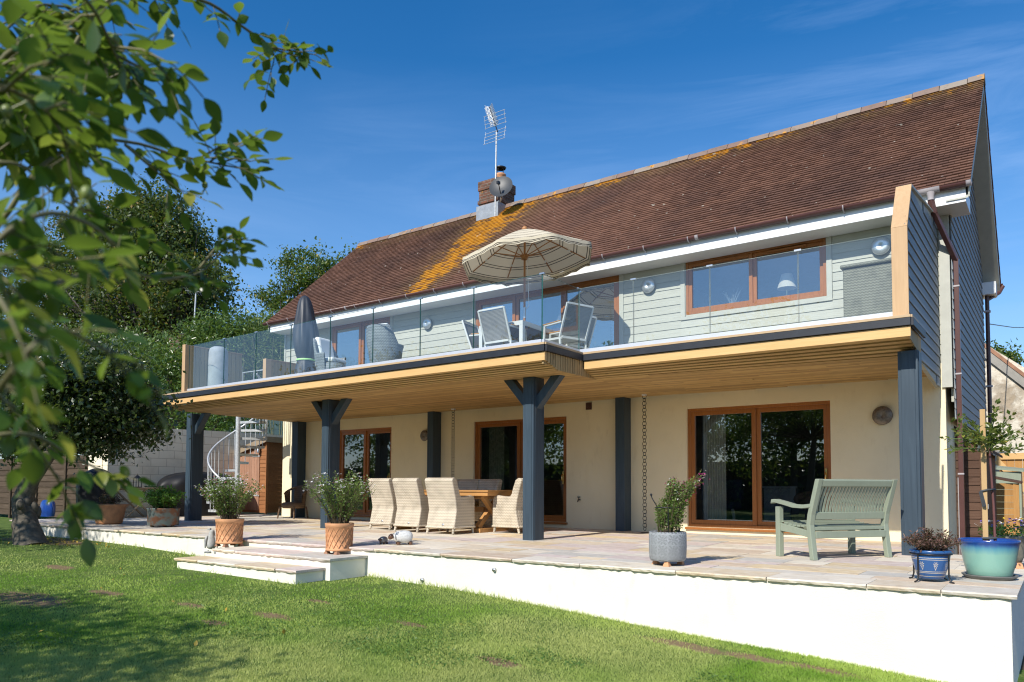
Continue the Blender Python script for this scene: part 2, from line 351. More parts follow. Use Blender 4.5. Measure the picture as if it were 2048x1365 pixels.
def weave(name,a,b,fx=52,fz=62,rough=.6):
    q=NT(name); s=q.xyz(q.pos(obj=True)); h=q.math('ADD',s[0],s[1])
    c1=q.math('MULTIPLY',q.math('SINE',q.math('MULTIPLY',h,fx*2)),q.math('SINE',q.math('MULTIPLY',s[2],fz*2)))
    f=q.math('ADD',q.math('MULTIPLY',c1,.5),.5); f2=q.math('ABSOLUTE',q.math('SINE',q.math('MULTIPLY',s[2],fz)))
    c=q.mix(a,b,q.math('ADD',.22,q.math('MULTIPLY',q.math('ADD',f,f2),.36))); c=q.mix(c,tuple(x*.75 for x in a),q.ramp(q.noise(5,3,q.pos(obj=True)),[(.45,0.),(.7,.5)]))
    q.col(c).set(rough,spec=.35); q.bump(q.math('ADD',f,f2),.5,.006); return q.m
M['wick']=weave('pale rattan weave',(.31,.26,.19),(.68,.60,.47))
M['wick_grey']=weave('grey rattan weave',(.11,.12,.125),(.28,.30,.31),50,60)
M['wick_dark']=weave('brown rattan weave',(.10,.06,.035),(.22,.14,.08))
M['wick_box']=weave('olive rattan weave',(.07,.072,.052),(.25,.25,.19),62,75)
M['teak']=wood('oiled teak',(.48,.24,.075),(.56,.30,.11),'x',.5,1,False,.08)
M['teak_grey']=wood('weathered teak',(.28,.21,.13),(.38,.29,.19),'x',.7,1,False,.1)
M['sage_paint']=wood('sage painted timber',(.265,.305,.225),(.30,.34,.255),'z',.5,1,False,.06,.4)
M['sling_frame']=plain('pale grey aluminium',(.62,.63,.60),.4,.1,.04)
M['sling']=weave('grey sling fabric',(.17,.17,.165),(.32,.32,.31),160,160,.7)
M['cover']=plain('black cover cloth',(.012,.012,.013),.5,0,.25,scale=4,spec=.3)
M['cover_grey']=plain('charcoal cover cloth',(.036,.042,.052),.5,0,.2,scale=4)
M['lime']=plain('lime strap',(.42,.75,.28),.6)
M['greycloth']=plain('pale grey cover cloth',(.34,.37,.39),.8,0,.15)
M['cushion']=plain('white cushion cloth',(.78,.78,.76),.9,0,.05)
M['soil']=plain('potting soil',(.035,.022,.014),.95,0,.4,30,.6)
# ---------------------------------------------------------------- ground
HX=[-60,-30,-18,-15.2,-13.4,-11.8,-10.6,-7.5,-6.05,-4.5,-3.6,-2.6,-1.7,-.9,-.3,3,30]
HZ=[-.2,-.2,-.235,-.24,-.27,-.325,-.35,-.375,-.425,-.52,-.585,-.64,-.69,-.75,-.79,-.9,-1.0]
def gz(x,y):
    a=np.interp(x,HX,HZ); b=np.interp(x,[-40,-12,0,4,30],[-.3,-.46,-.80,-.95,-1.2])
    t=np.clip((7.2-np.asarray(y,float))/7.0,0,1); t=t*t*(3-2*t)
    z=a*(1-t)+b*t
    k=np.clip((np.asarray(y,float)-9)/5,0,1)*np.clip((np.asarray(x,float)+2)/2,0,1)
    return z*(1-k)+(-.55)*k+.014*t*np.sin(np.asarray(x)*2.3+1)*np.sin(np.asarray(y)*1.9)
PATCH=[]
for (u_,v_,ra,rb) in ((60,1192,1.1,.38),(215,1180,.5,.16),(120,1120,.5,.18),(545,1224,.45,.15),(430,1240,.3,.11),(380,1205,.35,.11),(820,1245,.3,.1),(1390,1300,.5,.17),(1500,1318,.45,.16),(1650,1345,.5,.17),(1000,1330,.35,.13),(640,1195,.3,.09)):
    q=W(u_,v_,2,-.55); q=W(u_,v_,2,float(gz(q[0],q[1]))); PATCH.append((float(q[0]),float(q[1]),ra*.8,rb*.8))
PATCH+=[(-15.9,6.55,1.7,.5),(-2.9,6.65,.5,.14)]
def ground_mat():
    q=NT('lawn soil and turf'); a=q.noise(.9,6); b=q.noise(5,6); c=q.noise(60,3)
    g=q.mix((.09,.165,.03),(.17,.23,.06),q.ramp(b,[(.35,0.),(.65,1.)])); g=q.mix(g,(.05,.07,.02),q.math('MULTIPLY',q.ramp(c,[(.4,1.),(.6,0.)]),.5))
    X,Y_=q.xyz()[0],q.xyz()[1]; m=None; nz_=q.math('MULTIPLY',q.math('SUBTRACT',q.noise(5,5),.5),1.8)
    for (px,py,ra,rb) in PATCH:
        e=q.math('ADD',q.math('POWER',q.math('DIVIDE',q.math('SUBTRACT',X,px),ra),2),q.math('POWER',q.math('DIVIDE',q.math('SUBTRACT',Y_,py),rb),2)); m=e if m is None else q.math('MINIMUM',m,e)
    g=q.mix(g,q.mix((.17,.115,.065),(.30,.22,.12),q.noise(16,5)),q.ramp(q.math('ADD',m,nz_),[(.5,1.),(.95,0.)]))
    s=q.xyz(); soil=q.math('MULTIPLY',q.math('GREATER_THAN',s[1],8.2),q.math('GREATER_THAN',s[0],-2.))
    soil2=q.math('MULTIPLY',q.ramp(q.math('ADD',s[0],q.math('MULTIPLY',b,.8)),[(0,0.),(1,1.)]),0)
    g=q.mix(g,(.10,.075,.05),soil); g=q.mix(g,(.13,.10,.065),q.math('GREATER_THAN',q.math('ADD',s[0],q.math('MULTIPLY',q.noise(3,4),.9)),.25))
    q.col(g).set(.95,spec=.1); q.bump(q.math('ADD',q.noise(25,5),q.noise(90,3)),.7,.02); return q.m
M['ground']=ground_mat()
xs=np.unique(np.concatenate([np.linspace(-300,-40,14),np.linspace(-40,-20,21),np.linspace(-20,6,105),np.linspace(6,40,18),np.linspace(40,300,10)]))
ys=np.unique(np.concatenate([np.linspace(-200,-20,10),np.linspace(-20,-2,19),np.linspace(-2,9,56),np.linspace(9,30,32),np.linspace(30,400,14)]))
X,Y=np.meshgrid(xs,ys); Z=gz(X,Y)
g=MB(); nx=len(xs)
g.add(np.stack([X.ravel(),Y.ravel(),Z.ravel()],1),[(j*nx+i,j*nx+i+1,(j+1)*nx+i+1,(j+1)*nx+i) for j in range(len(ys)-1) for i in range(nx-1)],True)
tag(g.build('lawn_ground',M['ground']),kind='structure')
# ---------------------------------------------------------------- patio
def stone_mat():
    q=NT('riven sandstone paving'); ti,t=q.tint(); f=q.noise(2.4,7,q.pos((1.0,3.2,1)),.6,1.6); w=q.n('ShaderNodeTexWave'); w.inputs['Scale'].default_value=2.2; w.inputs['Distortion'].default_value=9; w.inputs['Detail'].default_value=3; q.l(q.pos((.5,2.2,1)),w.inputs[0])
    c=q.mix(ti,q.mix(ti,(.30,.20,.12),.45),q.ramp(f,[(.45,0.),(.68,.8)])); c=q.mix(c,(.15,.14,.13),q.math('MULTIPLY',q.math('GREATER_THAN',t[2],.43),q.math('MULTIPLY',q.ramp(w.outputs['Fac'],[(.55,0.),(.9,1.)]),.0)))
    c=q.mix(c,(.80,.74,.64),q.math('MULTIPLY',q.ramp(q.noise(9,5),[(.45,0.),(.75,1.)]),.45))
    q.col(c).set(.8,spec=.25); q.bump(q.math('ADD',f,q.noise(30,5)),.35,.006); return q.m
M['stone']=stone_mat(); M['mortar']=plain('pale pointing',(.62,.57,.47),.95)
SC_COL=[(.68,.57,.42),(.73,.65,.51),(.60,.47,.34),(.68,.53,.32),(.60,.50,.45),(.66,.60,.50),(.74,.66,.53),(.54,.51,.45),(.70,.57,.39),(.64,.52,.46)]
def slab_run(mb,x0,x1,y0,y1,z,th=.030,r=random.Random(3),front=False,lip=.0):
    x=x0
    while x<x1-.05:
        L_=r.choice([.42,.56,.60,.85,.9,1.1]); e=x+L_
        if x1-e<.35: e=x1
        c=r.choice(SC_COL); k=r.uniform(.9,1.08); mb.tint=(c[0]*k,c[1]*k,c[2]*k,1)
        dz=r.uniform(-.0015,.0015); n=max(2,int((e-x)/.045)); g=.0035
        if not front: mb.box(x+g,e-g,y0+g,y1-g,z-th,z+dz)
        else:      # chipped, riven nosing
            fx=[x+g+(e-x-2*g)*i/n for i in range(n+1)]; jy=[y0+r.uniform(-.006,.012) for _ in fx]
            vs=[];fs=[]
            for i,a in enumerate(fx):
                b=r.uniform(.004,.014); vs+= [(a,y1-g,z+dz),(a,jy[i]+b*1.2,z+dz),(a,jy[i],z-.012),(a,jy[i]+b,z-th-r.uniform(0,.006)),(a,y1-g,z-th)]
            for i in range(n):
                o=i*5
                for j in range(4): fs.append((o+j,o+j+1,o+5+j+1,o+5+j))
            fs+= [(0,1,2,3,4),tuple(n*5+j for j in (4,3,2,1,0))]
            mb.add(vs,fs,False)
        x=e
PX0,PX1=-20.05,-.30
pv=MB(); r=random.Random(11); y=7.05
front=True
while y<13.5:
    d=.5 if front else r.choice([.28,.42,.56,.56])
    e=min(y+d,13.5)
    a=PX0-r.uniform(0,.3) if not front else -18.3
    if front: a=-18.3
    if y>=11.0: xr=-1.36
    elif e>11.0: e=11.0; xr=PX1
    else: xr=PX1
    slab_run(pv,a if y<9.6 else PX0,xr,y,e,0,r=r,front=front); front=False; y=e
pv.build('patio_paving',M['stone'])['kind']='structure'
b=MB(); b.box(-18.25,-.36,7.125,11.0,-.5,-.003); b.box(-20.05,-1.36,11.0,13.5,-.5,-.003); tag(b.build('patio_base',M['mortar']),kind='structure')
# retaining wall, front and return
t=thing('retaining_wall',(-5,7.1,-.6),'low cream rendered retaining wall along the front edge of the patio','wall')
b=MB(); b.box(-18.28,-.345,7.09,7.118,-1.9,-.031); b.box(-.358,-.345,7.118,11.0,-1.9,-.031); b.build('wall_face',M['cream_wall'],t)
b=MB(); r=random.Random(5)
for u,v in ((846,1160),(990,1140),(428,1098)):
    p=W(u,v,1,7.09); b.lathe([(.0,-.03),(.022,-.03),(.024,0),(.016,0),(.014,.01)],p,12,True,'y'); b.brk()
b.split('weep_pipe',M['steel'],t)
# steps
t=thing('garden_steps',(-9,6.5,-.36),'pair of cream rendered garden steps with sandstone treads leading down to the lawn','steps')
r=random.Random(21)
for (x0,x1,y0,y1,z) in ((-10.15,-7.53,6.44,7.085,-.10),(-10.42,-7.65,6.0,6.72,-.22)):
    s=MB(); slab_run(s,x0,x1,y0,y1 if z>-.2 else 6.47,z,r=r,front=True); 
    s.build('tread',M['stone'],t)
b=MB(); b.box(-10.09,-7.57,6.475,7.085,-.6,-.137); b.build('riser',M['cream_wall'],t)
b=MB(); b.box(-10.36,-7.69,6.035,6.47,-.7,-.257); b.build('riser',M['cream_wall'],t)
# ---------------------------------------------------------------- house
YW=13.1; HXL,HXR=-17.34,-1.30; YB=18.9
house=thing('house',(-9,YW,0),'two storey cream rendered house with sage weatherboard above and a brown tiled roof','house')
def walls(mb,x0,x1,y0,y1,z0,z1,ops):
    c=x0
    for (a,b_,zb,zt) in sorted(ops):
        if a>c: mb.box(c,a,y0,y1,z0,z1)
        mb.box(a,b_,y0,y1,z0,zb); mb.box(a,b_,y0,y1,zt,z1); c=b_
    mb.box(c,x1,y0,y1,z0,z1)
D1=(-15.09,-13.16,.115,2.275); D2=(-10.59,-8.16,.115,2.275); D3=(-5.56,-3.06,.115,2.275)
U1=(-15.40,-13.25,2.93,5.03); U2=(-10.56,-6.95,2.93,5.02); U3=(-5.565,-3.09,4.02,5.025)
b=MB(); walls(b,HXL,HXR-.10,YW,YW+.3,-.9,2.74,[D1,D2,D3]); b.box(HXR-.32,HXR-.10,YW+.3,YB,-.9,2.74); b.box(HXL,HXL+.25,YW+.3,YB,-.9,2.74); b.box(HXL,HXR-.06,YB-.2,YB,-.9,2.74)
b.build('ground_floor_wall',M['cream'],house)
b=MB(); walls(b,HXL,HXR-.02,YW+.02,YW+.3,2.74,5.15,[U1,U2,U3]); b.box(HXR-.25,HXR-.02,YW+.3,YB,2.74,5.15); b.box(HXL,HXL+.25,YW+.3,YB,2.74,5.15); b.box(HXL+.25,HXR-.25,YB-.2,YB,2.74,5.15)
b.build('upper_wall',M['clad'],house)
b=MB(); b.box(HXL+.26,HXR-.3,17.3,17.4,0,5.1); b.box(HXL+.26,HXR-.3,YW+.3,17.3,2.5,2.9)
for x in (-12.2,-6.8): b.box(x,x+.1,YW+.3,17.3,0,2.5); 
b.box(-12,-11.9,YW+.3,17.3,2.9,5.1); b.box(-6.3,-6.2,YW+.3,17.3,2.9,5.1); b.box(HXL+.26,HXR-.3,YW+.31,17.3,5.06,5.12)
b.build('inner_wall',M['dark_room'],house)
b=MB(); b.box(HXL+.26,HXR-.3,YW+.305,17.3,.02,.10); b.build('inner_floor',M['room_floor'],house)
# weatherboards: each a tilted board
def boards(mb,x0,x1,z0,z1,y,p=.152,axis='x',sgn=-1,r=random.Random(4),th=.02):
    z=z0
    while z<z1-.01:
        e=min(z+p,z1); mb.tint=(r.random(),.5,.5,1)
        k0=y+sgn*th; k1=y+sgn*.006
        if axis=='x': mb.hexa([(x0,k0,z),(x1,k0,z),(x1,y,z),(x0,y,z),(x0,k1,e+.012),(x1,k1,e+.012),(x1,y,e+.012),(x0,y,e+.012)] if sgn<0 else [(x0,y,z),(x1,y,z),(x1,k0,z),(x0,k0,z),(x0,y,e+.012),(x1,y,e+.012),(x1,k1,e+.012),(x0,k1,e+.012)])
        else: mb.hexa([(y,x0,z),(k0,x0,z),(k0,x1,z),(y,x1,z),(y,x0,e+.012),(k1,x0,e+.012),(k1,x1,e+.012),(y,x1,e+.012)])
        z=e
YC=YW+.018
b=MB()
for (x0,x1,z0,z1) in ((-17.28,-15.50,2.93,5.10),(-13.15,-10.66,2.93,5.10),(-6.85,-5.66,2.93,5.10),(-2.99,-1.44,2.93,5.10),(-5.66,-2.99,2.93,3.96)): boards(b,x0,x1,z0-.055,z1,YC); b.brk()
b.split('weatherboarding',M['clad'],house)
b=MB()
for (x,z0) in ((-15.50,2.9),(-13.24,2.9),(-10.66,2.9),(-6.94,2.9)): b.box(x,x+.09,YC-.034,YC,z0,5.09); b.brk()
for x in (-5.66,-3.08): b.box(x,x+.085,YC-.034,YC,3.93,5.09); b.brk()
b.box(-5.575,-3.08,YC-.034,YC,3.93,3.985); b.brk(); b.box(-17.34,-17.28,YC-.034,YC,2.8,5.0); b.brk()
b.box(-1.44,-1.30,YC-.055,YC+.1,2.36,5.05); b.box(-1.335,-1.30,YC+.1,YC+.2,2.15,5.05)
b.split('cladding_trim',M['clad_trim'],house)
# gable end cladding
GX=-1.285; RY,RZ=15.9,8.30; EY,EZ=12.53,5.262
b=MB(); r=random.Random(8); z=1.88
sl_=(RZ-EZ)/(RY-EY)
while z<8.0:
    e=z+.152; b.tint=(r.random(),.5,.5,1)
    ya=YC+.0 if z<5.0 else EY+(z+.16-EZ)/sl_+.0; yb=2*RY-ya if z>=5.0 else YB
    ya=max(ya,YC); 
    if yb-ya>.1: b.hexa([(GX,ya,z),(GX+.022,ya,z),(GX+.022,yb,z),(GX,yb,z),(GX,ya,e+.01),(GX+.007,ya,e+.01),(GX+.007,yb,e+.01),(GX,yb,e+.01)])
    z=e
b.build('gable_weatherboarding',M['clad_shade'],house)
b=MB(); b.prism([(YW+.05,5.15),(YB,5.15),(RY,8.1)],GX-.2,GX-.002); b.brk(); b.prism([(YW+.05,5.15),(YB,5.15),(RY,8.1)],HXL,HXL+.2); b.split('gable_wall',M['clad'],house)
# windows
def window(o,depth,cols,name,y0=YW+.05,handle=None,sill=False,pane=M['pane'],vent=False,fr=.055,sash=.075):
    x0,x1,z0,z1=o; f=MB(); ya,yb=y0,y0+depth
    f.box(x0,x0+fr,ya,yb,z0,z1); f.box(x1-fr,x1,ya,yb,z0,z1); f.box(x0+fr,x1-fr,ya,yb,z1-fr,z1); f.box(x0+fr,x1-fr,ya,yb,z0,z0+fr)
    n=len(cols)-1; panes=[]
    for i in range(n):
        a=x0+fr+(x1-x0-2*fr)*cols[i]; c=x0+fr+(x1-x0-2*fr)*cols[i+1]; off=.012+(.03 if i%2 else .0)
        s=sash; f.box(a,a+s,ya+off,yb-.01,z0+fr,z1-fr); f.box(c-s,c,ya+off,yb-.01,z0+fr,z1-fr); f.box(a+s,c-s,ya+off,yb-.01,z1-fr-s,z1-fr); f.box(a+s,c-s,ya+off,yb-.01,z0+fr,z0+fr+s)
        panes.append((a+s,c-s,z0+fr+s,z1-fr-s,ya+off+.03))
        if vent: f.box((a+c)/2-.27*(c-a),(a+c)/2+.27*(c-a),ya-.006,ya+off,z1-fr-.05,z1-fr-.02)
    w_=f.build(name,M['oak'],house,.004)
    for a,c,d,e,yy in panes:
        p=MB(); p.add([(a,yy,d),(c,yy,d),(c,yy,e),(a,yy,e)],[(0,1,2,3)]); p.build('pane',pane,w_)
    if handle is not None:
        h=MB(); hx,hz=handle; h.box(hx-.018,hx+.018,ya-.004,ya+.012,hz-.13,hz+.13); h.tube([(hx,ya,hz+.06),(hx,ya-.05,hz+.06),(hx,ya-.055,hz-.06),(hx,ya,hz-.06)],.011); h.build('handle',M['brass'],w_)
    if sill:
        s=MB(); s.box(x0-.03,x1+.03,YW-.05,ya+.02,z0-.045,z0-.003); s.build('sill',M['oak'],w_,.006)
    return w_
window(D1,.09,[0,.5,1],'sliding_door',handle=(-13.27,1.02),sill=True); window(D2,.09,[0,.5,1],'sliding_door',handle=(-8.27,1.02),sill=True); window(D3,.09,[0,.5,1],'sliding_door',handle=(-3.15,1.02),sill=True)
window(U1,.09,[0,.5,1],'sliding_door',pane=M['pane_up'],y0=YW+.02); window(U2,.09,[0,.29,.64,1],'sliding_door',pane=M['pane_up'],y0=YW+.02)
window(U3,.09,[0,.5,1],'window',pane=M['pane_win'],vent=True,y0=YW+.02,fr=.05,sash=.065)
# eaves
b=MB(); b.box(-17.32,-1.03,12.60,12.622,5.0,5.235); b.brk(); b.box(-17.32,-1.03,18.9+.28,18.9+.3,5.0,5.24); b.brk(); b.box(-1.05,-1.03,12.622,YW+.16,5.0,5.22); b.brk(); b.box(-1.285,-1.03,YB-.2,YB+.279,4.956,5.2)
b.split('fascia',M['white'],house)
b=MB(); b.box(-17.3,-1.05,12.622,YW+.0,4.999,5.015); b.box(-1.29,-1.05,YW,YW+.16,4.999,5.015); b.brk(); b.box(-1.29,-1.05,YB-.2,YB+.28,4.94,4.955); b.split('eaves_soffit',M['white'],house)
# front slope, laid tile by tile
import itertools
def slope(mb,yE,yR,flip=1,n=44,x0=-17.42,x1=-.96,seed=2):
    r=random.Random(seed); nX=100; wx=(x1-x0)/nX
    dy=(yR-yE); dz=RZ-EZ; Ls=math.hypot(dy,dz); ty,tz=dy/Ls,dz/Ls; ny,nz_=-tz*(1 if dy>0 else -1),abs(ty)
    g=Ls/n
    sag=lambda x:-.03*math.sin((x-x0)/(x1-x0)*math.pi)
    for i in range(n):
        off=.5*(i%2)
        for j in range(-1,nX+1):
            a=x0+(j+off)*wx+.002; c=a+wx-.004
            a=max(a,x0);c=min(c,x1)
            if c-a<.03: continue
            mb.tint=(r.random(),r.random(),.5,1); h0=.030+r.uniform(-.002,.0035); h1=.006; s0=i*g-.004+r.uniform(-.003,.003); s1=min((i+1.15)*g,Ls); k=r.uniform(-.002,.002)
            P=lambda x,s,h:(x,yE+ty*s+ny*h,EZ+tz*s+nz_*h+sag(x))
            v=[P(a,s0,h0-.016+k),P(c,s0,h0-.016-k),P(a,s0,h0+k),P(c,s0,h0-k),P(a,s1,h1),P(c,s1,h1)]
            mb.add(v,[(0,1,3,2),(2,3,5,4),(0,2,4),(1,5,3)] if dy>0 else [(0,2,3,1),(2,4,5,3),(0,4,2),(1,3,5)],False)
b=MB(); slope(b,EY,RY)
yB2=2*RY-EY
slope(b,yB2,RY,n=22,seed=5)
b.add([(-17.42,EY,EZ-.01),(-.965,EY,EZ-.01),(-.965,RY,RZ-.01),(-17.42,RY,RZ-.01),(-17.42,yB2,EZ-.01),(-.965,yB2,EZ-.01)],[(0,1,2,3),(3,2,5,4)],False)
roof=b.build('roof',M['tile'],house)
b=MB(); r=random.Random(9); x=-17.42
while x<-.97:
    e=min(x+.45,-.95); b.tint=(r.random(),.5,.5,1); k=r.uniform(-.006,.006); sg=-.03*math.sin((x+17.42)/16.46*math.pi)
    pr=[(-.15,-.11),(-.11,-.03),(-.05,.03),(0,.055),(.05,.03),(.11,-.03),(.15,-.11)]
    b.prism([(RY+p,RZ+q+.03+k+sg) for p,q in pr],x+.004,e-.006,'yz'); x=e
b.build('ridge_tile',M['ridge'],roof)
# verges: barge board and undercloak on both gables
b=MB()
for s in (1,-1):
    for xx in (-1.0,-17.40):
        y0,y1=(EY+.05,RY) if s>0 else (yB2-.05,RY)
        P=lambda y,z:(y,z)
        b.prism([(y0,EZ-.02),(y1,RZ-.03),(y1,RZ-.25),(y0+.02*s,EZ-.2)],xx,xx+.02); b.brk()
b.split('barge_board',M['clad_trim'],house)
b=MB()
for s in (1,-1):
    y0,y1=(EY+.05,RY) if s>0 else (yB2-.05,RY)
    b.prism([(y0,EZ-.205),(y1,RZ-.235),(y1,RZ-.25),(y0,EZ-.22)],-1.28,-1.0); b.brk()
b.split('verge_soffit',M['clad_trim'],house)
# gutters and downpipes
def gutter(x0,x1,y,z,flip=1):
    b=MB(); n=10; vs=[];fs=[]
    for x in (x0,x1):
        for i in range(n+1):
            t=math.pi*i/n; vs.append((x,y-math.cos(t)*.058,z-math.sin(t)*.062-.012*0))
        for i in range(n+1):
            t=math.pi*i/n; vs.append((x,y-math.cos(t)*.053,z-math.sin(t)*.056))
    k=2*(n+1)
    for i in range(n): fs+=[(i,i+1,k+i+1,k+i),(n+1+i,k+n+1+i,k+n+2+i,n+2+i)]
    fs+=[(0,k,k+n+1,n+1),(n,2*n+1,k+2*n+1,k+n)]
    fs+=[tuple(range(n+1))+tuple(range(2*n+1,n,-1)),tuple(k+i for i in range(n,-1,-1))+tuple(k+i for i in range(n+1,2*n+2))]
    return b.add(vs,fs,True)
gut=gutter(-17.5,-.95,12.535,5.255).build('gutter',M['gutter'],house)
b=MB()
for u in (541,641,691,809,870,1060,1350,1450,1533,1640):
    pass
xsb=np.arange(-17.3,-1.3,.86)
for x in xsb: b.box(x-.012,x+.012,12.47,12.6,5.187,5.262) if False else b.tube([(x,12.478,5.262),(x,12.477,5.245),(x,12.50,5.198),(x,12.535,5.188),(x,12.60,5.17)],.011,6); b.brk()
b.split('gutter_bracket',M['gutter_clip'],gut)
b=MB()
for x,wd in ((-14.2,.06),(-5.1,.06),(-1.5,.30),(-.985,.065)):
    n=8; vs=[];fs=[]
    for xx in (x-wd/2,x+wd/2):
        for i in range(n+1):
            t=math.pi*i/n; vs.append((xx,12.535-math.cos(t)*.064,5.262-math.sin(t)*.070))
    for i in range(n): fs.append((i,i+1,n+2+i,n+1+i))
    fs+=[tuple(range(n+1)),tuple(range(2*n+1,n,-1))]; b.add(vs,fs,True); b.brk()
b.lathe([(.062,0),(.045,-.06),(.042,-.12)],(-1.47,12.535,5.21),14); b.split('gutter_joint',M['gutter_clip'],gut)
dp=MB(); dp.bar((-1.47,12.54,5.09),(-1.44,12.58,4.9),.07,.07); dp.bar((-1.44,12.58,4.92),(-1.225,13.16,4.3),.068,.068); dp.bar((-1.225,13.16,4.32),(-1.225,13.16,-.8),.068,.068); 
d_=dp.build('downpipe',M['gutter'],house,.006)
b=MB()
for z in (3.9,2.56,1.05): b.box(-1.265,-1.185,13.118,13.20,z-.012,z+.012); b.brk()
b.split('pipe_clip',M['gutter_clip'],d_)
dp=MB(); xb=-1.2; dp.tube([(xb,18.85,5.0),(xb,18.85,-.8)],.04,10); dp.tube([(-.93,18.9+.36,5.2),(-1.0,18.9+.3,5.05),(xb,18.85,4.85)],.04,10); d_=dp.build('downpipe',M['gutter'],house)
b=MB()
for z in (4.6,3.0,1.4): b.box(xb-.06,xb+.06,18.8,18.9,z-.02,z+.02); b.brk()
b.split('pipe_clip',M['gutter_clip'],d_)
gutter(-17.4,-.93,yB2+.03,5.255).build('gutter',M['gutter'],house)
# cable conduit and white waste pipes low on the side wall
b=MB(); b.tube([(-1.30,13.6,1.0),(-1.30,13.6,-.8)],.02,6); b.split('waste_pipe',M['gutter_clip'],house)
b=MB(); p=W(1178,813,1,YW); b.box(p[0]-.065,p[0]+.065,YW-.018,YW-.001,p[2]-.07,p[2]+.07)
for i in range(5): b.box(p[0]-.055,p[0]+.055,YW-.026,YW-.018,p[2]-.055+i*.025,p[2]-.045+i*.025)
b.build('air_vent',M['gutter'],house)
# chimney
cl=W(958,400,1,15.5)[0]; cr=W(995.4,400,1,15.5)[0]; cyB=16.25
ctop=W(976,360,1,15.5)[2]
st=MB(); st.box(cl,cr,15.5,cyB,7.4,ctop-.42); st.box(cl-.03,cr+.03,15.47,cyB+.03,ctop-.62,ctop-.52) ; st.box(cl-.025,cr+.025,15.475,cyB+.025,ctop-.25,ctop); st.box(cl,cr,15.5,cyB,ctop-.42,ctop-.25); st.box(cl-.035,cr+.035,15.465,cyB+.035,7.4,ctop-.92)
# cap courses
stk=st.build('chimney',M['brick'],roof,.01)
b=MB(); b.box(cl-.05,cr+.05,15.45,cyB+.05,7.6,8.28); b.build('flashing',M['lead'],stk)
cx,cy=(cl+cr)/2+.06,15.95
b=MB(); b.lathe([(.14,0),(.15,.06),(.13,.10),(.13,.22),(.15,.24),(.15,.28),(.12,.30),(.11,.30)],(cx,cy,ctop-.01),20); b.lathe([(0,.02),(.2,.0),(.22,-.02)],(cx,cy,ctop+.03),8); b.build('chimney_pot',M['terracotta'],stk)
b=MB(); b.lathe([(.14,0),(.16,.03),(.02,.08),(0,.08)],(cx,cy,ctop+.43),20)
for k in range(4): a=k*math.pi/2; b.tube([(cx+.11*math.cos(a),cy+.11*math.sin(a),ctop+.28),(cx+.11*math.cos(a),cy+.11*math.sin(a),ctop+.46)],.008,5)
b.build('cowl',M['black'],stk)
# aerial
mx_,my_=cl+(cr-cl)*.93,15.45
zt=W(996,262,1,my_)[2]; zb=W(989,362,1,my_)[2]
t=thing('tv_aerial',(mx_,my_,zb-.5),'tall silver television aerial on a pole strapped to the brick chimney','aerial')
b=MB(); b.tube([(mx_,my_,zb-1.0),(mx_+.03,my_,zt)],.022,8); b.build('mast',M['galv'],t)
b=MB(); bp0=Vector((mx_+.03,my_,zt+.08)); bp1=Vector(W(979,215,1,my_+.35)); b.tube([bp0-(bp1-bp0)*.15,bp1],.014,6); b.build('boom',M['black'],t)
b=MB(); d=(bp1-bp0); 
for i in range(15):
    p=bp0+d*(.12+.88*i/14)
    for sx in (-1,1):
        for sz in (-1,1):
            b.tube([p,p+Vector((sx*.13,-.05,sz*.035+.02))],.007,4)
b.build('director',M['galv'],t)
b=MB()
for k in range(8):
    z=zt-.3+k*.1+(.05 if k>3 else 0); b.tube([(mx_-.33,my_-.02-.02*abs(k-3.5),z),(mx_+.38,my_-.02-.02*abs(k-3.5),z)],.006,4)
for s in (-.3,.35): b.tube([(mx_+s,my_-.1,zt-.3),(mx_+s,my_-.03,zt+.05)],.005,4); b.tube([(mx_+s,my_-.03,zt+.12),(mx_+s,my_-.1,zt+.45)],.005,4)
b.build('reflector',M['galv'],t)
# dish
dc=Vector(W(1003,376,1,15.1)); dn=Vector((.35,-1,.32)).normalized()
t=thing('satellite_dish',dc,'dark grey round satellite dish fixed to the side of the brick chimney','satellite dish')
b=MB(); a1=dn.orthogonal().normalized(); a2=dn.cross(a1); vs=[];fs=[]; n=28
for i in range(7):
    rr=.31*i/6; 
    for j in range(n):
        a=2*math.pi*j/n; vs.append(dc+(a1*math.cos(a)+a2*math.sin(a))*rr*1.0+dn*(.055*(rr/.31)**2))
for i in range(6):
    for j in range(n): fs.append((i*n+j,(i+1)*n+j,(i+1)*n+(j+1)%n,i*n+(j+1)%n))
b.add(vs,fs,True); M['dish']=plain('dark grey dish',(.045,.05,.055),.45,0,.08,spec=.4); b.build('dish',M['dish'],t)
b=MB(); lp=dc+dn*.26+Vector((0,0,-.06)); b.tube([dc+Vector((0,0,-.26)),lp],.012,6); b.box(lp.x-.03,lp.x+.03,lp.y-.05,lp.y+.04,lp.z-.02,lp.z+.05); b.build('feed_arm',M['black'],t)
b=MB(); b.tube([dc-dn*.02,dc-dn*.12,Vector((cr,15.6,dc.z-.15))],.02,6); b.tube([Vector((cr,15.55,dc.z-.5)),Vector((cr+.02,15.5,dc.z+.1))],.014,6); b.build('bracket',M['galv'],t)
# ---------------------------------------------------------------- balcony
ZS=2.543
bal=thing('balcony',(-9,10.5,0),'larch clad balcony with a glass balustrade on blue grey posts along the house front','balcony')
FL=(-16.55,9.20); FN=(-5.948,8.965); RN=(-5.952,10.03); RR=(-1.415,10.03)     # fascia corners
SLn=(-5.96,9.30); SLl=(-16.40,9.53); SRn=(-5.99,10.42); SRr=(-1.487,10.86)    # where the slatted edge meets the soffit
def lerp(a,b,t): return tuple(a[i]+(b[i]-a[i])*t for i in range(len(a)))
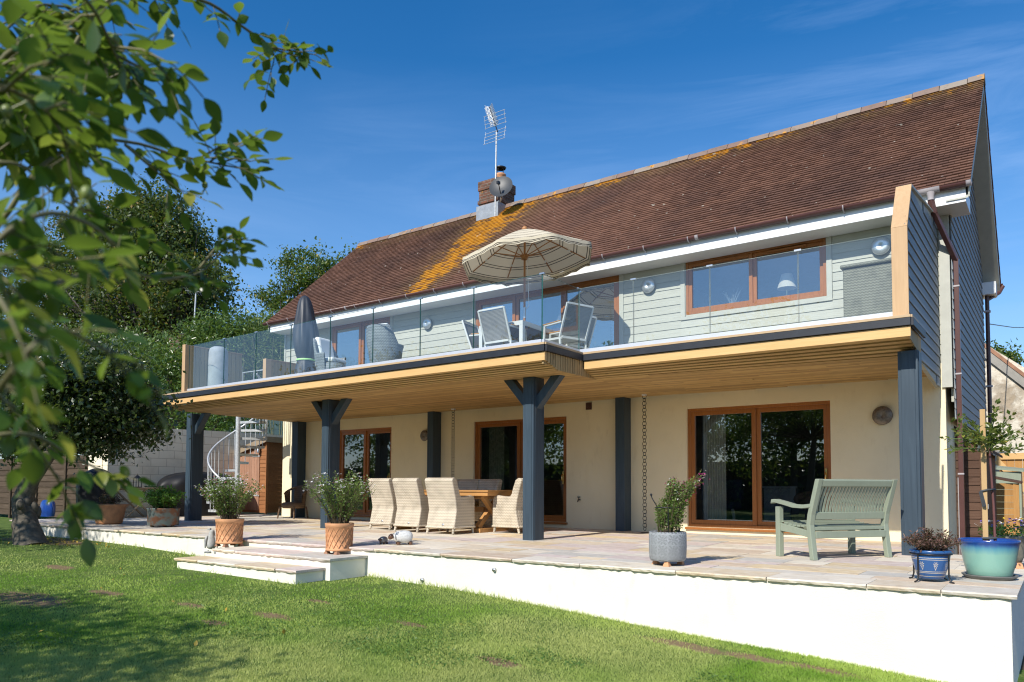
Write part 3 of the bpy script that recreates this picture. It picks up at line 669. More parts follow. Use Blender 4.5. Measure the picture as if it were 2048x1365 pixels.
# deck
b=MB()
b.prism([(-16.48,9.3),(-6.06,9.08),(-6.06,10.13),(-1.55,10.13),(-1.55,YW-.01),(-17.0,YW-.01)],2.66,2.895,'xy')
b.build('deck_core',M['deckdark'],bal)
b=MB(); b.prism([(-16.3,9.4),(-6.12,9.18),(-6.12,10.2),(-1.56,10.2),(-1.56,YW-.02),(-17.0,YW-.02)],2.899,2.915,'xy'); b.build('deck_floor',M['deckgrey'],bal)
# fascia: dark strip, edge board, larch board
def edge(p,q,zb,zt,th,off,mat,name,n=None):
    p=Vector((p[0],p[1],0));q=Vector((q[0],q[1],0)); d=(q-p).normalized(); nn=Vector((d.y,-d.x,0))
    b=MB(); a=p+nn*off; c=q+nn*off; a2=a-nn*th; c2=c-nn*th
    b.hexa([(a.x,a.y,zb),(c.x,c.y,zb),(c2.x,c2.y,zb),(a2.x,a2.y,zb),(a.x,a.y,zt),(c.x,c.y,zt),(c2.x,c2.y,zt),(a2.x,a2.y,zt)])
    return b.build(name,mat,bal,.003)
for p,q in ((FL,FN),(RN,RR)):
    edge(p,q,2.775,2.866,.03,.03,M['fascia'],'dark_fascia'); edge((p[0]+.01,p[1]),(q[0],q[1]),2.872,2.905,.16,.022,M['trim_wood'],'edge_board')
    edge((p[0]+.02,p[1]),(q[0]-.005,q[1]),2.645,2.768,.03,.0,M['pine'],'larch_board')
edge(FN,(RN[0],RN[1]-.032),2.775,2.866,.03,.03,M['fascia'],'dark_fascia'); edge(FN,(RN[0],RN[1]-.03),2.872,2.905,.16,.022,M['trim_wood'],'edge_board')
edge((RR[0],RR[1]+.0),(RR[0],RR[1]+1.0),2.775,2.866,.03,.03,M['fascia'],'dark_fascia'); edge((FL[0],11.5),(FL[0],FL[1]),2.775,2.866,.03,.03,M['fascia'],'dark_fascia')
edge(RR,(RR[0],RR[1]+.5),2.872,2.905,.1,.018,M['trim_wood'],'edge_board')
# slatted undercut
def under(B0,B1,S0,S1,name,mat,n=5):
    b=MB(); zb=2.65
    r=random.Random(n+len(name))
    for i in range(n):
        t0=(i+.16)/n; t1=(i+.70)/n; b.tint=(r.uniform(.4,.6),)*3+(1,)
        A0=lerp((*B0,zb),(*S0,ZS),t0);A1=lerp((*B0,zb),(*S0,ZS),t1);C0=lerp((*B1,zb),(*S1,ZS),t0);C1=lerp((*B1,zb),(*S1,ZS),t1)
        h=.028; up=lambda p:(p[0],p[1],p[2]+h)
        b.hexa([A0,C0,C1,A1,up(A0),up(C0),up(C1),up(A1)])
    return b.build(name,mat,bal)
under((FL[0]+.05,FL[1]+.02),(FN[0]-.015,FN[1]+.02),SLl,SLn,'soffit_edge_slats',M['soffit']); under((RN[0]+.01,RN[1]+.02),(RR[0]-.02,RR[1]+.02),SRn,SRr,'soffit_edge_slats',M['soffit'])
b=MB(); b.prism([(-16.5,FL[1]+.06),(-6.0,FN[1]+.06),(-6.0,9.6),(-16.5,9.8)],2.672,2.70,'xy'); b.prism([(-6.0,10.1),(-1.47,10.1),(-1.47,11),(-6.0,11)],2.672,2.70,'xy'); b.build('slat_backing',M['black'],bal)
# notch side: vertical slats between fascia and soffit
b=MB(); y=FN[1]+.03; r=random.Random(2)
while y<SRn[1]+.05:
    t=min(1,max(0,(y-FN[1])/(SLn[1]-FN[1]))); zl=2.65+(ZS-2.65)*t
    tz=2.772 if y<RN[1] else 2.65+(ZS+.03-2.65)*min(1,(y-RN[1])/(SRn[1]-RN[1]))
    if tz-zl>.01: b.tint=(r.uniform(.35,.6),)*3+(1,); b.box(-5.985,-5.957,y,y+.052,zl,tz)
    y+=.068
b.box(-6.02,-5.99,FN[1]+.03,SRn[1],2.6,2.77); b.build('notch_slats',M['soffit_y'],bal)
b=MB(); y=RR[1]+.05; r=random.Random(6)
while y<SRr[1]+.12:
    t=min(1,(y-RR[1])/(SRr[1]-RR[1])); zl=2.65+(ZS-2.65)*t; b.tint=(r.uniform(.3,.5),)*3+(1,); b.box(-1.46,-1.44,y,y+.05,zl,2.775); y+=.062
b.build('end_slats',M['soffit_y'],bal)
# flat soffit: long narrow boards
b=MB(); r=random.Random(14)
def skew_boards(P0,P1,x0f,x1,yend):       # boards laid parallel to the front edge
    k=0; p=.088; dy=P0[1]-P1[1]; L_=P1[0]-P0[0]
    while P1[1]+k*p<yend+.6:
        xl=x0f(k); cuts=[xl]+sorted(r.uniform(xl+.6,x1-.6) for _ in range(3))+[x1]
        for a,c in zip(cuts,cuts[1:]):
            if c-a<.03: continue
            ya=P1[1]+k*p+dy*(P1[0]-a)/L_; yc=P1[1]+k*p+dy*(P1[0]-c)/L_; yb=min(ya+.072,YW-.004); yd=min(yc+.072,YW-.004)
            if yb-ya<.01 or yd-yc<.01: continue
            b.tint=(r.uniform(.25,.70),)*3+(1,); c-=.003
            b.hexa([(a,ya,ZS),(c,yc,ZS),(c,yd,ZS),(a,yb,ZS),(a,ya,ZS+.018),(c,yc,ZS+.018),(c,yd,ZS+.018),(a,yb,ZS+.018)])
        k+=1
skew_boards(SLl,SLn,lambda k:SLl[0]-.008*k,-5.985,YW)
skew_boards((SRn[0],SRn[1]),(SRr[0],SRr[1]),lambda k:-5.982,-1.478,YW)
b.build('soffit',M['soffit'],bal)
b=MB(); b.prism([(-16.3,9.62),(-6.05,9.4),(-6.05,10.5),(-1.5,10.92),(-1.5,YW),(-16.6,YW)],ZS+.05,ZS+.07,'xy'); b.build('soffit_backing',M['black'],bal)
# posts
def post(x0,x1,y0,y1,braces=()):
    b=MB(); b.box(x0,x1,y0,y1,.0,ZS-.001)
    # raised face boards, as cased posts have
    b.box(x0+.035,x1-.035,y0-.008,y0,.0,ZS-.003); b.box(x1,x1+.008,y0+.035,y1-.035,.0,ZS-.003)
    p=b.build('post',M['post'],bal,.004); yc=(y0+y1)/2
    for s in braces:
        b=MB(); xs_=x0 if s<0 else x1; wd=.09
        q0=(xs_+s*.0,ZS-.46); q1=(xs_+s*.40,ZS-.002)
        poly=[(xs_,ZS-.50),(xs_+s*.44,ZS-.002),(xs_+s*.27,ZS-.002),(xs_,ZS-.30)]
        if s<0: poly=poly[::-1]
        b.prism(poly,yc-wd/2-.03,yc+wd/2+.03,'xz'); b.build('brace',M['post'],p,.004)
pm=W(1045.1,1080.7,2,0); p2=W(640.3,1056.6,2,0); pl=W(368.4,1041.5,2,0); prr=W(1803.1,1110.7,2,0)
post(pm[0],pm[0]+.2,pm[1],pm[1]+.3,(-1,1)); post(p2[0],p2[0]+.2,p2[1],p2[1]+.3,(-1,1)); post(pl[0],pl[0]+.2,pl[1],pl[1]+.33,(1,)); post(prr[0],prr[0]+.225,prr[1],prr[1]+.3)
for u0,u1 in ((586,612),(856,882),(1232,1262)):
    x0=W(u0,900,1,12.85)[0]; x1=W(u1,900,1,YW)[0]
    b=MB(); b.box(x0,min(x1,x0+.30),12.82,YW-.001,.0,ZS-.001); b.build('wall_post',M['post'],bal,.004)
# base channel and glass
def run(p,q,us,ztop=3.965,zbot=2.93,name='glass_panel',em=None):
    P=Vector((p[0],p[1],0));Q=Vector((q[0],q[1],0)); d=(Q-P).normalized(); nn=Vector((d.y,-d.x,0))
    for a,c in zip(us,us[1:]):
        A=P+(Q-P)*a+d*.006; C=P+(Q-P)*c-d*.006
        b=MB(); b.add([(A.x,A.y,zbot),(C.x,C.y,zbot),(C.x,C.y,ztop),(A.x,A.y,ztop)],[(0,1,2,3)]); 
        g_=b.build(name,M['glass'],bal)
        b=MB(); n2=nn*.006
        for E_ in (A,C): b.hexa([(E_.x-n2.x-d.x*.0013,E_.y-n2.y-d.y*.0013,zbot),(E_.x-n2.x+d.x*.0013,E_.y-n2.y+d.y*.0013,zbot),(E_.x+n2.x+d.x*.0013,E_.y+n2.y+d.y*.0013,zbot),(E_.x+n2.x-d.x*.0013,E_.y+n2.y-d.y*.0013,zbot),
            (E_.x-n2.x-d.x*.0013,E_.y-n2.y-d.y*.0013,ztop),(E_.x-n2.x+d.x*.0013,E_.y-n2.y+d.y*.0013,ztop),(E_.x+n2.x+d.x*.0013,E_.y+n2.y+d.y*.0013,ztop),(E_.x+n2.x-d.x*.0013,E_.y+n2.y-d.y*.0013,ztop)])
        b.bar((A.x,A.y,ztop+.001),(C.x,C.y,ztop+.001),.012,.003); b.build('glass_edge',em or M['glass_edge'],g_)
        b=MB(); J=C+d*.006; b.bar((J.x-d.x*.045,J.y-d.y*.045,ztop+.004),(J.x+d.x*.045,J.y+d.y*.045,ztop+.004),.03,.022); b.build('clamp',M['steel'],g_)
    b=MB(); b.bar((p[0],p[1],2.947),(q[0],q[1],2.947),.07,.085); b.build('base_channel',M['channel'],bal,.003)
GL=(-15.80,9.37); GN=(-6.12,9.15); GRn=(-6.12,10.2); GRr=(-1.56,10.2)
def upar(us,y): 
    return [(W(u,700,1,y)[0]) for u in us]
L_x=[GL[0]]+[W(u,650,1,9.15+(9.37-9.15)*k)[0] for u,k in ((451,.93),(515,.83),(584.5,.72),(663,.6),(748,.47),(842,.33),(948,.17))]+[GN[0]]
run(GL,GN,[(x-GL[0])/(GN[0]-GL[0]) for x in L_x])
run(GN,GRn,[0,1],zbot=2.93)
R_x=[GRn[0]]+[W(u,600,1,10.2)[0] for u in (1267,1420,1597)]+[GRr[0]]
run(GRn,GRr,[(x-GRn[0])/(GRr[0]-GRn[0]) for x in R_x],em=plain('pale glass edge',(.30,.36,.35),.2))
# left screens
def vscreen(x,y0,y1,z0,z1,capname='screen'):
    b=MB(); y=y0; r=random.Random(int(y0*10))
    while y<y1-.02: b.tint=(r.uniform(.4,.6),)*3+(1,); b.box(x-.02,x+.02,y,min(y+.105,y1),z0,z1-.02); y+=.115
    s=b.build('timber_screen',M['soffit_y'],bal)
    b=MB(); b.box(x-.06,x+.06,y0-.16,y0-.005,z0,z1); b.box(x-.055,x+.055,y0-.005,y1,z1-.018,z1); b.build('screen_cap',M['screen_wood'],s)
vscreen(-15.86,9.43,10.75,2.91,3.99); vscreen(-15.86,11.55,YW-.03,2.91,3.97)
# right cheek: shaped end wall clad in weatherboard
b=MB(); kx=-1.50
prof=[(10.12,2.89),(10.12,4.0),(10.52,4.63),(YW-.03,4.98),(YW-.03,2.36),(10.92,2.53),(10.25,2.70)]
b.prism(prof,-1.53,-1.475); ck=b.build('end_screen',M['clad'],bal)
b=MB(); z=2.36; r=random.Random(31)
while z<4.95:
    e=z+.152; b.tint=(r.random(),.5,.5,1)
    zm=z+.03
    ya=10.10 if zm>2.7 else (10.25+(2.70-zm)/(2.70-2.53)*.67 if zm>2.53 else 10.92+(2.53-zm)/(.17)*(YW-10.92))
    if zm>4.0: ya=10.12+(e-4.0)/.63*.40 if e<4.63 else 10.52+(e-4.63)/.35*2.5
    yb=YW-.05
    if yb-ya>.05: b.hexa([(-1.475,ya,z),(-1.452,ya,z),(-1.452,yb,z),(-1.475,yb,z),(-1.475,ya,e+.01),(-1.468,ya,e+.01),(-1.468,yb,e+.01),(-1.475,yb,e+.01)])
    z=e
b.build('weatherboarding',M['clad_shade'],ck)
b=MB(); b.prism([(10.085,2.89),(10.12,2.89),(10.12,3.995),(10.085,4.005)],-1.62,-1.44)
b.prism([(10.085,4.007),(10.12,3.997),(10.525,4.625),(10.50,4.655)],-1.62,-1.44); b.build('cap_board',M['screen_wood'],ck,.003)
b=MB(); b.hexa([(-1.60,10.53,4.63),(-1.44,10.53,4.63),(-1.44,YW-.03,4.98),(-1.60,YW-.03,4.98),(-1.60,10.51,4.66),(-1.44,10.51,4.66),(-1.44,YW-.03,5.0),(-1.60,YW-.03,5.0)]); b.build('top_board',M['clad_trim'],ck)
# ---------------------------------------------------------------- things on the patio
# dining chairs: wide woven tub with a waisted back
def dining_chair(label):
    t=thing('wicker_chair',(0,0,0),label,'chair','wicker chairs around the patio table',local=True)
    w=.31
    back=[(-.035,.12),(.03,.42),(.0,.60),(-.10,.93),(-.085,.975),(-.03,.985),(.02,.94),(.10,.60),(.12,.42),(.08,.12)]
    b=MB(); b.prism(back,-w+.06,w-.06); b.build('backrest',M['wick'],t,.012)
    side=[(-.035,.115),(.03,.42),(.0,.60),(-.10,.93),(-.085,.975),(-.02,.985),(.04,.95),(.10,.80),(.13,.70),(.17,.655),(.30,.66),(.48,.675),(.545,.66),(.575,.60),(.58,.115)]
    for s in (-1,1):
        b=MB(); x0,x1=(s*w,s*(w-.075)); b.prism(side if s<0 else side[::-1],min(x0,x1),max(x0,x1)); b.build('side_panel',M['wick'],t,.02)
    b=MB(); b.box(-w+.075,w-.075,.06,.575,.16,.40); b.build('seat',M['wick'],t,.015)
    b=MB(); b.box(-w+.08,w-.08,.10,.57,.40,.46); b.build('seat_cushion',M['curtain2'],t,.02)
    b=MB(); b.tube([(-w+.0,-.035,.115),(w,-.035,.115)],.018,8); b.tube([(-w,-.03,.115),(-w,.575,.115)],.018,8); b.tube([(w,-.03,.115),(w,.575,.115)],.018,8); b.build('braid',M['wick'],t)
    for sx in (-1,1):
        for y,dy in ((.0,-.035),(.53,.02)):
            b=MB(); b.tube([(sx*(w-.03),y,.13),(sx*(w-.025),y+dy,.012)],[.027,.021],8); b.tube([(sx*(w-.025),y+dy,.012),(sx*(w-.025),y+dy,.0)],.022,8); b.build('leg',M['wick'],t)
    b=MB(); b.lathe([(0,-.004),(.022,-.003),(.022,.01)],(.06,-.028,.165),12,True,'y'); b.build('maker_disc',M['steel'],t)
    return t
ch=dining_chair('wicker chair at the left end of the row, nearest the flowering terracotta pot')
c1=W(738,1060,2,0);c1r=W(786,1062,2,0); 
rowlab=['middle wicker chair of the row with its back to the lawn','wicker chair at the right end of the row, its arm and side panel showing']
def put(o,x,y,rz,z=0): o.location=(float(x),float(y),z); o.rotation_euler=(0,0,rz)
pA=W(759,1060,2,0); pB=W(822,1064,2,0); pC=W(876,1069,2,0)
put(ch,pA[0]-.02,pA[1]+.06,R_(-4)); 
o=copy_tree(ch); o['label']=rowlab[0]; put(o,pB[0],pB[1]-.10,R_(-1))
o=copy_tree(ch); o['label']=rowlab[1]; put(o,pC[0],pC[1]+.08,R_(3))
pD=W(992,1068,2,0)
o=copy_tree(ch); o['label']='wicker chair at the head of the teak table, partly behind the middle post'; put(o,pD[0]+.32,pD[1]+.52,R_(86))
tx0,ty0=pC[0]-.1,pC[1]+1.05
for k,(u,lab) in enumerate(((936,'shaded wicker chair on the house side of the table, left of the pair'),(975,'shaded wicker chair on the house side of the table, right of the pair'))):
    p=W(u,960,1,pC[1]+2.15); o=copy_tree(ch); o['label']=lab; put(o,p[0],p[1],R_(180))
# teak table
tz=.765; p0=W(905,978,1,pC[1]+.60); p1=W(1003,978,1,pC[1]+.60)
t=thing('dining_table',(p0[0]-1.2,ty0,0),'long oiled teak table with cross shaped trestles between the wicker chairs','table')
xa,xb_=p0[0]-2.0,p0[0]+.72
ya,yb=pC[1]+.72,pC[1]+1.70
b=MB(); r=random.Random(4); yy=ya
while yy<yb-.01: b.tint=(r.uniform(.4,.6),)*3+(1,); b.box(xa,xb_,yy,min(yy+.118,yb),tz-.03,tz); yy+=.122
b.box(xa+.02,xb_-.02,ya+.02,ya+.045,tz-.10,tz-.031); b.box(xa+.02,xb_-.02,yb-.045,yb-.02,tz-.10,tz-.031); b.box(xb_-.045,xb_-.02,ya+.046,yb-.046,tz-.1,tz-.031); b.build('tabletop',M['teak'],t)
for x in (xb_-.35,xa+.4):
    b=MB(); yc=(ya+yb)/2
    b.bar((x,ya+.15,.08),(x,yb-.15,tz-.08),.09,.09,(1,0,0)); b.bar((x+.091,ya+.15,tz-.08),(x+.091,yb-.15,.08),.09,.09,(1,0,0)); b.box(x-.05,x+.14,ya+.05,yb-.05,.0,.075); b.box(x-.04,x+.13,ya+.1,yb-.1,tz-.16,tz-.101)
    b.build('trestle',M['teak'],t,.006)
b=MB(); b.box(xa+.5,xb_-.45,(ya+yb)/2-.04,(ya+yb)/2+.04,.36,.45); b.build('stretcher',M['teak'],t)
# small round-backed wicker armchair by the wall
p=W(632,1035,2,0); p=np.array([-16.0,12.45,0])
t=thing('wicker_armchair',p,'small brown round backed wicker armchair in the shade by the cream wall','armchair',rz=R_(8),local=True)
b=MB(); n=18; vs=[];fs=[]
for i in range(n+1):
    a=math.pi*(-.02+1.04*i/n); hh=.62+.20*math.sin(math.pi*i/n)**.8; x=.31*math.cos(a); y=.02+.29*math.sin(a)
    vs+=[(x*.9,y*.9,.36),(x*1.0,y,.5),(x*1.06,y*1.06,hh),(x*.96,y*.95,hh),(x*.9,y*.88,.5),(x*.82,y*.8,.36)]
for i in range(n):
    if i in (3,4,13,14): continue
    for j in range(5): fs.append((i*6+j,i*6+j+1,(i+1)*6+j+1,(i+1)*6+j))
b.add(vs,fs,True); b.tube([(.31*1.03*math.cos(math.pi*(-.02+1.04*i/n)),.02+.29*1.03*math.sin(math.pi*(-.02+1.04*i/n)),.62+.20*math.sin(math.pi*i/n)**.8) for i in range(n+1)],.028,8)
b.build('backrest',M['wick_dark'],t)
b=MB(); b.lathe([(0,.26),(.27,.26),(.30,.30),(.30,.38),(.25,.41),(0,.42)],(0,.0,0),20); b.build('seat',M['wick_dark'],t)
for sx,sy in ((-1,-1),(1,-1),(-1,1),(1,1)):
    b=MB(); b.tube([(sx*.24,sy*.21-.02,.30),(sx*.28,sy*.25-.02,0)],[.026,.018],8); b.build('leg',M['wick_dark'],t)
# sage bench, back towards the lawn
fl=Vector(W(1560,1112,2,0)); rl=Vector(W(1628,1121,2,0)); rr_=Vector(W(1777,1115,2,0)); 
xd=(rr_-rl).normalized(); wB=(rr_-rl).length; ang=math.atan2(xd.y,xd.x); ydep=.56
t=thing('garden_bench',rl,'sage green slatted garden bench facing the house beside the right hand post','bench',rz=ang,local=True)
zt=.92
P0=[(0,0),(.035,.26),(.05,.40),(.03,.52),(-.10,.93)]
def rear(x):
    b=MB(); a=P0; d=.062
    poly=[(y-d/2,z) for y,z in a]+[(y+d/2,z) for y,z in a[::-1]]
    b.prism(poly,x-.035,x+.035); return b
for x in (0,wB): rear(x).build('rear_leg',M['sage_paint'],t,.008)
for x in (0,wB):
    b=MB(); b.box(x-.033,x+.033,ydep-.035,ydep+.035,0,.60); b.build('front_leg',M['sage_paint'],t,.006)
    b=MB(); pts=[(.01,.615),(.15,.60),(.30,.605),(.45,.635),(.60,.66),(.66,.655)]; 
    poly=[(y,z+.03) for y,z in pts]+[(.67,.63)]+[(y,z-.012) for y,z in pts[::-1]]; b.prism(poly[::-1],x-.04,x+.04); b.build('armrest',M['sage_paint'],t,.01)
    b=MB(); poly=[(.04,.33),(.20,.35),(.36,.38),(ydep-.036,.40),(ydep-.036,.31),(.3,.29),(.04,.25)]; b.prism(poly[::-1],x-.022,x+.022); b.build('side_rail',M['sage_paint'],t,.004)
b=MB(); b.bar((.036,-.088,.885),(wB-.036,-.088,.885),.045,.085,(0,-.3,1)); b.build('top_rail',M['sage_paint'],t,.012)
b=MB(); b.bar((.036,.035,.505),(wB-.036,.035,.505),.04,.085,(0,-.15,1)); b.build('lower_rail',M['sage_paint'],t,.005)
b=MB(); b.box(.036,wB-.036,.0,.04,.245,.325); b.box(.036,wB-.036,.02,.05,.335,.375); b.build('seat_rail',M['sage_paint'],t,.005)
b=MB(); b.box(.036,wB-.036,ydep-.02,ydep+.02,.29,.37); b.build('front_rail',M['sage_paint'],t,.005)
ns=21
for i in range(ns):
    x=.075+(wB-.15)*i/(ns-1); pts=[(.035,.535),(.020,.62),(-.012,.71),(-.05,.79),(-.080,.85)]
    b=MB(); poly=[(y-.007,z) for y,z in pts]+[(y+.007,z) for y,z in pts[::-1]]; b.prism(poly,x-.014,x+.014); b.build('back_slat',M['sage_paint'],t)
for i in range(7):
    y=.075+i*.07; z=.375+.035*(i/6)-.02*math.sin(math.pi*i/6); b=MB(); b.box(.0,wB,y,y+.055,z,z+.02); b.build('seat_slat',M['sage_paint'],t,.003)
# ---- pots
def feet(b,c,r,z,n=3,h=.045,a0=.3):
    for k in range(n):
        a=a0+2*math.pi*k/n; x=c[0]+r*math.cos(a); y=c[1]+r*math.sin(a)
        b.hexa([(x-.035,y-.035,z),(x+.035,y-.035,z),(x+.035,y+.035,z),(x-.035,y+.035,z),(x-.02,y-.02,z+h),(x+.02,y-.02,z+h),(x+.02,y+.02,z+h),(x-.02,y+.02,z+h)]); b.brk()
def sprigs(name,parent,base,n,h,spread,mat,leafn=14,ls=.03,lean=(0,0),stemmat=None,flower=None,fl_n=0,asp=.5,seed=1,droop=.0,r0=.08,shape=None,fls=.016,dens=1):
    r=random.Random(seed); C=[];S=[];D=[];st=MB();FC=[];T=[]
    for i in range(n):
        a=r.uniform(0,2*math.pi); q=math.sqrt(r.random()); hh=h*(r.uniform(.55,1.0)) if shape is None else h*shape(q)*r.uniform(.75,1.05)
        p0=Vector((base[0]+r0*q*math.cos(a),base[1]+r0*q*math.sin(a),base[2])); p2=Vector((base[0]+spread*q*math.cos(a)+lean[0]*hh,base[1]+spread*q*math.sin(a)+lean[1]*hh,base[2]+hh))
        p1=(p0+p2)/2+Vector((-spread*.12*math.cos(a),-spread*.12*math.sin(a),hh*.15)); pts=[]
        for k in range(6):
            s=k/5; pts.append(p0*(1-s)**2+p1*2*s*(1-s)+p2*s*s-Vector((0,0,droop*s*s*hh)))
        st.tube(pts,[.004*(1-.6*k/5) for k in range(6)],4,False)
        for k in range(leafn):
            s=r.uniform(.12,1)**.8; j=min(4,int(s*5)); f=s*5-j; p=pts[j].lerp(pts[j+1],f)
            dd=Vector((r.gauss(0,1),r.gauss(0,1),r.gauss(.3,.8))).normalized(); z_=ls*r.uniform(.6,1.25); C.append(p+dd*z_*r.uniform(.5,1.3)); S.append(z_); D.append(dd); T.append(min(1,max(0,r.gauss(.35+.4*s,.22))))
        if fl_n and r.random()<fl_n:
            for q_ in range(r.choice([1,2,3])): FC.append(pts[-1]+Vector((r.uniform(-.03,.03),r.uniform(-.03,.03),r.uniform(-.06,.03))))
    st.build('stem',stemmat or M['stem'],parent)
    leaf_mesh(name,C,S,mat,parent,asp,T,dirs=D)
    return FC
M['stem']=plain('brown stem',(.10,.075,.04),.8); M['stem_green']=plain('green stem',(.10,.15,.04),.7)
M['salvia']=leafmat('salvia leaf',(.045,.095,.02),(.18,.25,.06),.35); M['box_leaf']=leafmat('bright shrub leaf',(.03,.10,.015),(.12,.26,.04),.35)
M['purple_leaf']=leafmat('purple brown leaf',(.04,.02,.015),(.17,.085,.07),.2); M['rose_leaf']=leafmat('rose leaf',(.035,.085,.015),(.12,.19,.04),.35,.35,yellow=(.35,.30,.04))
M['rose_leaf2']=leafmat('olive rose leaf',(.06,.10,.018),(.24,.27,.07),.35,.35,yellow=(.40,.30,.04)); M['petal_w']=plain('white petal',(.85,.82,.80),.7,0,.03); M['petal_r']=plain('red petal',(.62,.02,.03),.6); M['petal_p']=plain('magenta petal',(.50,.03,.20),.6); M['petal_v']=plain('violet petal',(.16,.10,.42),.6); M['petal_y']=plain('yellow petal',(.80,.58,.03),.6); M['petal_d']=plain('dark maroon petal',(.06,.005,.02),.6)
def blooms(parent,pts,size,mats,seed=1,name='flower'):
    r=random.Random(seed); bs=[MB() for _ in mats]
    for p in pts:
        k=r.random(); i=min(len(mats)-1,int(k*len(mats))); b=bs[i]; s=size*r.uniform(.7,1.2)
        for q in range(5):
            a=q*1.2566+r.random(); d=Vector((math.cos(a),math.sin(a)*.8,r.uniform(-.3,.6))).normalized(); e=d.cross(Vector((.2,.1,1))).normalized(); p=Vector(p); b.add([p,p+d*s*.6+e*s*.35,p+d*s,p+d*s*.6-e*s*.35],[(0,1,2,3)],False)
        b.brk()
    for b,m in zip(bs,mats):
        if not b.v: continue
        if len(pts)<=100: b.split(name,m,parent)
        else: tag(b.build(name,m,parent),kind='stuff')
# terracotta lattice pots with hot lips salvia
def lattice_pot(base,label,seed,h=.40,r=.20,ph=.62,sp=.44):
    t=thing('terracotta_pot',base,label,'potted plant','lattice terracotta pots on the steps')
    c=base; z0=.045
    b=MB(); b.lathe([(r*.90,z0),(r*.97,z0+.0),(r*.97,z0+.03),(r*.90,z0+.035),(r*.93,h*.5),(r*.96,h-.06),(r*1.02,h-.05),(r*1.04,h-.005),(r*1.02,h),(r*.92,h),(r*.90,h-.05),(r*.86,h-.06)],c,36)
    def pt(s,a): rr=r*(.91+.05*s)+.004; return (c[0]+rr*math.cos(a),c[1]+rr*math.sin(a),c[2]+z0+.04+s*(h-.06-z0-.045))
    for k in range(16):
        a=k*2*math.pi/16; b.tube([pt(i/5,a+i/5*.8) for i in range(6)],.0042,5,False)
        b.tube([pt(i/5,a-i/5*.8) for i in range(6)],.0038,5,False)
    b.build('pot',M['terracotta'],t)
    b=MB(); feet(b,c,r*.85,c[2],4,.044,-.9); b.split('pot_foot',M['terra_dark'],t)
    b=MB(); b.lathe([(0,h-.045),(r*.88,h-.055)],c,24); b.build('soil',M['soil'],t)
    sh=lambda q: .5+.5*math.sqrt(max(0,1-q*q*.8))
    F_=sprigs('foliage',t,(c[0],c[1],c[2]+h-.05),110,ph,sp,M['salvia'],34,.037,seed=seed,flower=1,fl_n=.85,r0=.10,shape=sh)
    rr=random.Random(seed); blooms(t,[p for p in F_ if rr.random()<.86],.024,[M['petal_w']],seed); blooms(t,[p for p in F_ if rr.random()<.12],.024,[M['petal_r']],seed+1)
    return t
q1=W(470,1092,2,-.10); q2=W(676,1108,2,-.10)
lattice_pot((q1[0],q1[1]-.10,-.10),'terracotta lattice pot of white and red salvia on the left end of the steps',3,h=.42,r=.205,ph=.74,sp=.50)
lattice_pot((q2[0],q2[1]+.02,-.10),'terracotta lattice pot of white salvia on the right end of the steps',8,h=.42,r=.19,ph=.78,sp=.50)
# grey patterned pot
def moroccan():
    q=NT('embossed grey pot'); s=q.xyz(q.pos(obj=True)); th=q.n('ShaderNodeMath',operation='ARCTAN2'); q.l(s[1],th.inputs[0]); q.l(s[0],th.inputs[1])
    u=q.math('MULTIPLY',th.outputs[0],1.75); v=q.math('MULTIPLY',s[2],9.0)
    fu=q.math('SUBTRACT',q.math('FRACT',u),.5); fv=q.math('SUBTRACT',q.math('FRACT',v),.5)
    rr=q.math('SQRT',q.math('ADD',q.math('MULTIPLY',fu,fu),q.math('MULTIPLY',fv,fv))); aa=q.n('ShaderNodeMath',operation='ARCTAN2'); q.l(fv,aa.inputs[0]); q.l(fu,aa.inputs[1])
    pet=q.math('SINE',q.math('MULTIPLY',aa.outputs[0],8)); ring=q.math('SINE',q.math('MULTIPLY',rr,46)); 
    f=q.math('GREATER_THAN',q.math('ADD',q.math('MULTIPLY',pet,.9),ring),.1); ed=q.math('GREATER_THAN',q.math('MAXIMUM',q.math('ABSOLUTE',fu),q.math('ABSOLUTE',fv)),.475)
    m=q.math('MAXIMUM',f,ed); q.col(q.mix((.10,.11,.115),(.40,.42,.43),m)).set(.7); q.bump(m,.6,.006); return q.m
M['moroccan']=moroccan()
g0=W(1322,1133,2,0); c=(g0[0],g0[1]+.17,0)
t=thing('grey_planter',c,'round grey embossed planter with a leaning pink flowered salvia, near the patio edge','potted plant')
b=MB(); b.lathe([(.14,.045),(.18,.05),(.193,.075),(.198,.2),(.196,.35),(.192,.356),(.182,.35),(.178,.31)],c,48); b.build('pot',M['moroccan'],t)
b=MB(); feet(b,c,.15,0,3,.045,-1.2); b.split('pot_foot',M['terracotta'],t)
b=MB(); b.lathe([(0,.325),(.18,.315)],c,24); b.build('soil',M['soil'],t)
F1=sprigs('foliage',t,(c[0],c[1],.31),60,.40,.16,M['salvia'],30,.034,lean=(.10,.10),seed=4,r0=.12)
F2=sprigs('foliage',t,(c[0]+.0,c[1]+.02,.48),56,.44,.18,M['salvia'],32,.034,lean=(.34,.26),seed=5,fl_n=1,r0=.09)
F3=sprigs('foliage',t,(c[0]+.14,c[1]+.10,.66),8,.40,.12,M['salvia'],8,.022,lean=(.60,.42),seed=6,fl_n=1,r0=.05)
blooms(t,[p for p in F2+F3],.021,[M['petal_p'],M['petal_p'],M['petal_w']],3)
b=MB()
hp=[Vector((c[0]+.13*math.cos(a),c[1]+.13*math.sin(a),.61)) for a in np.linspace(0,2*math.pi,19)]; b.tube(hp,.006,6,False)
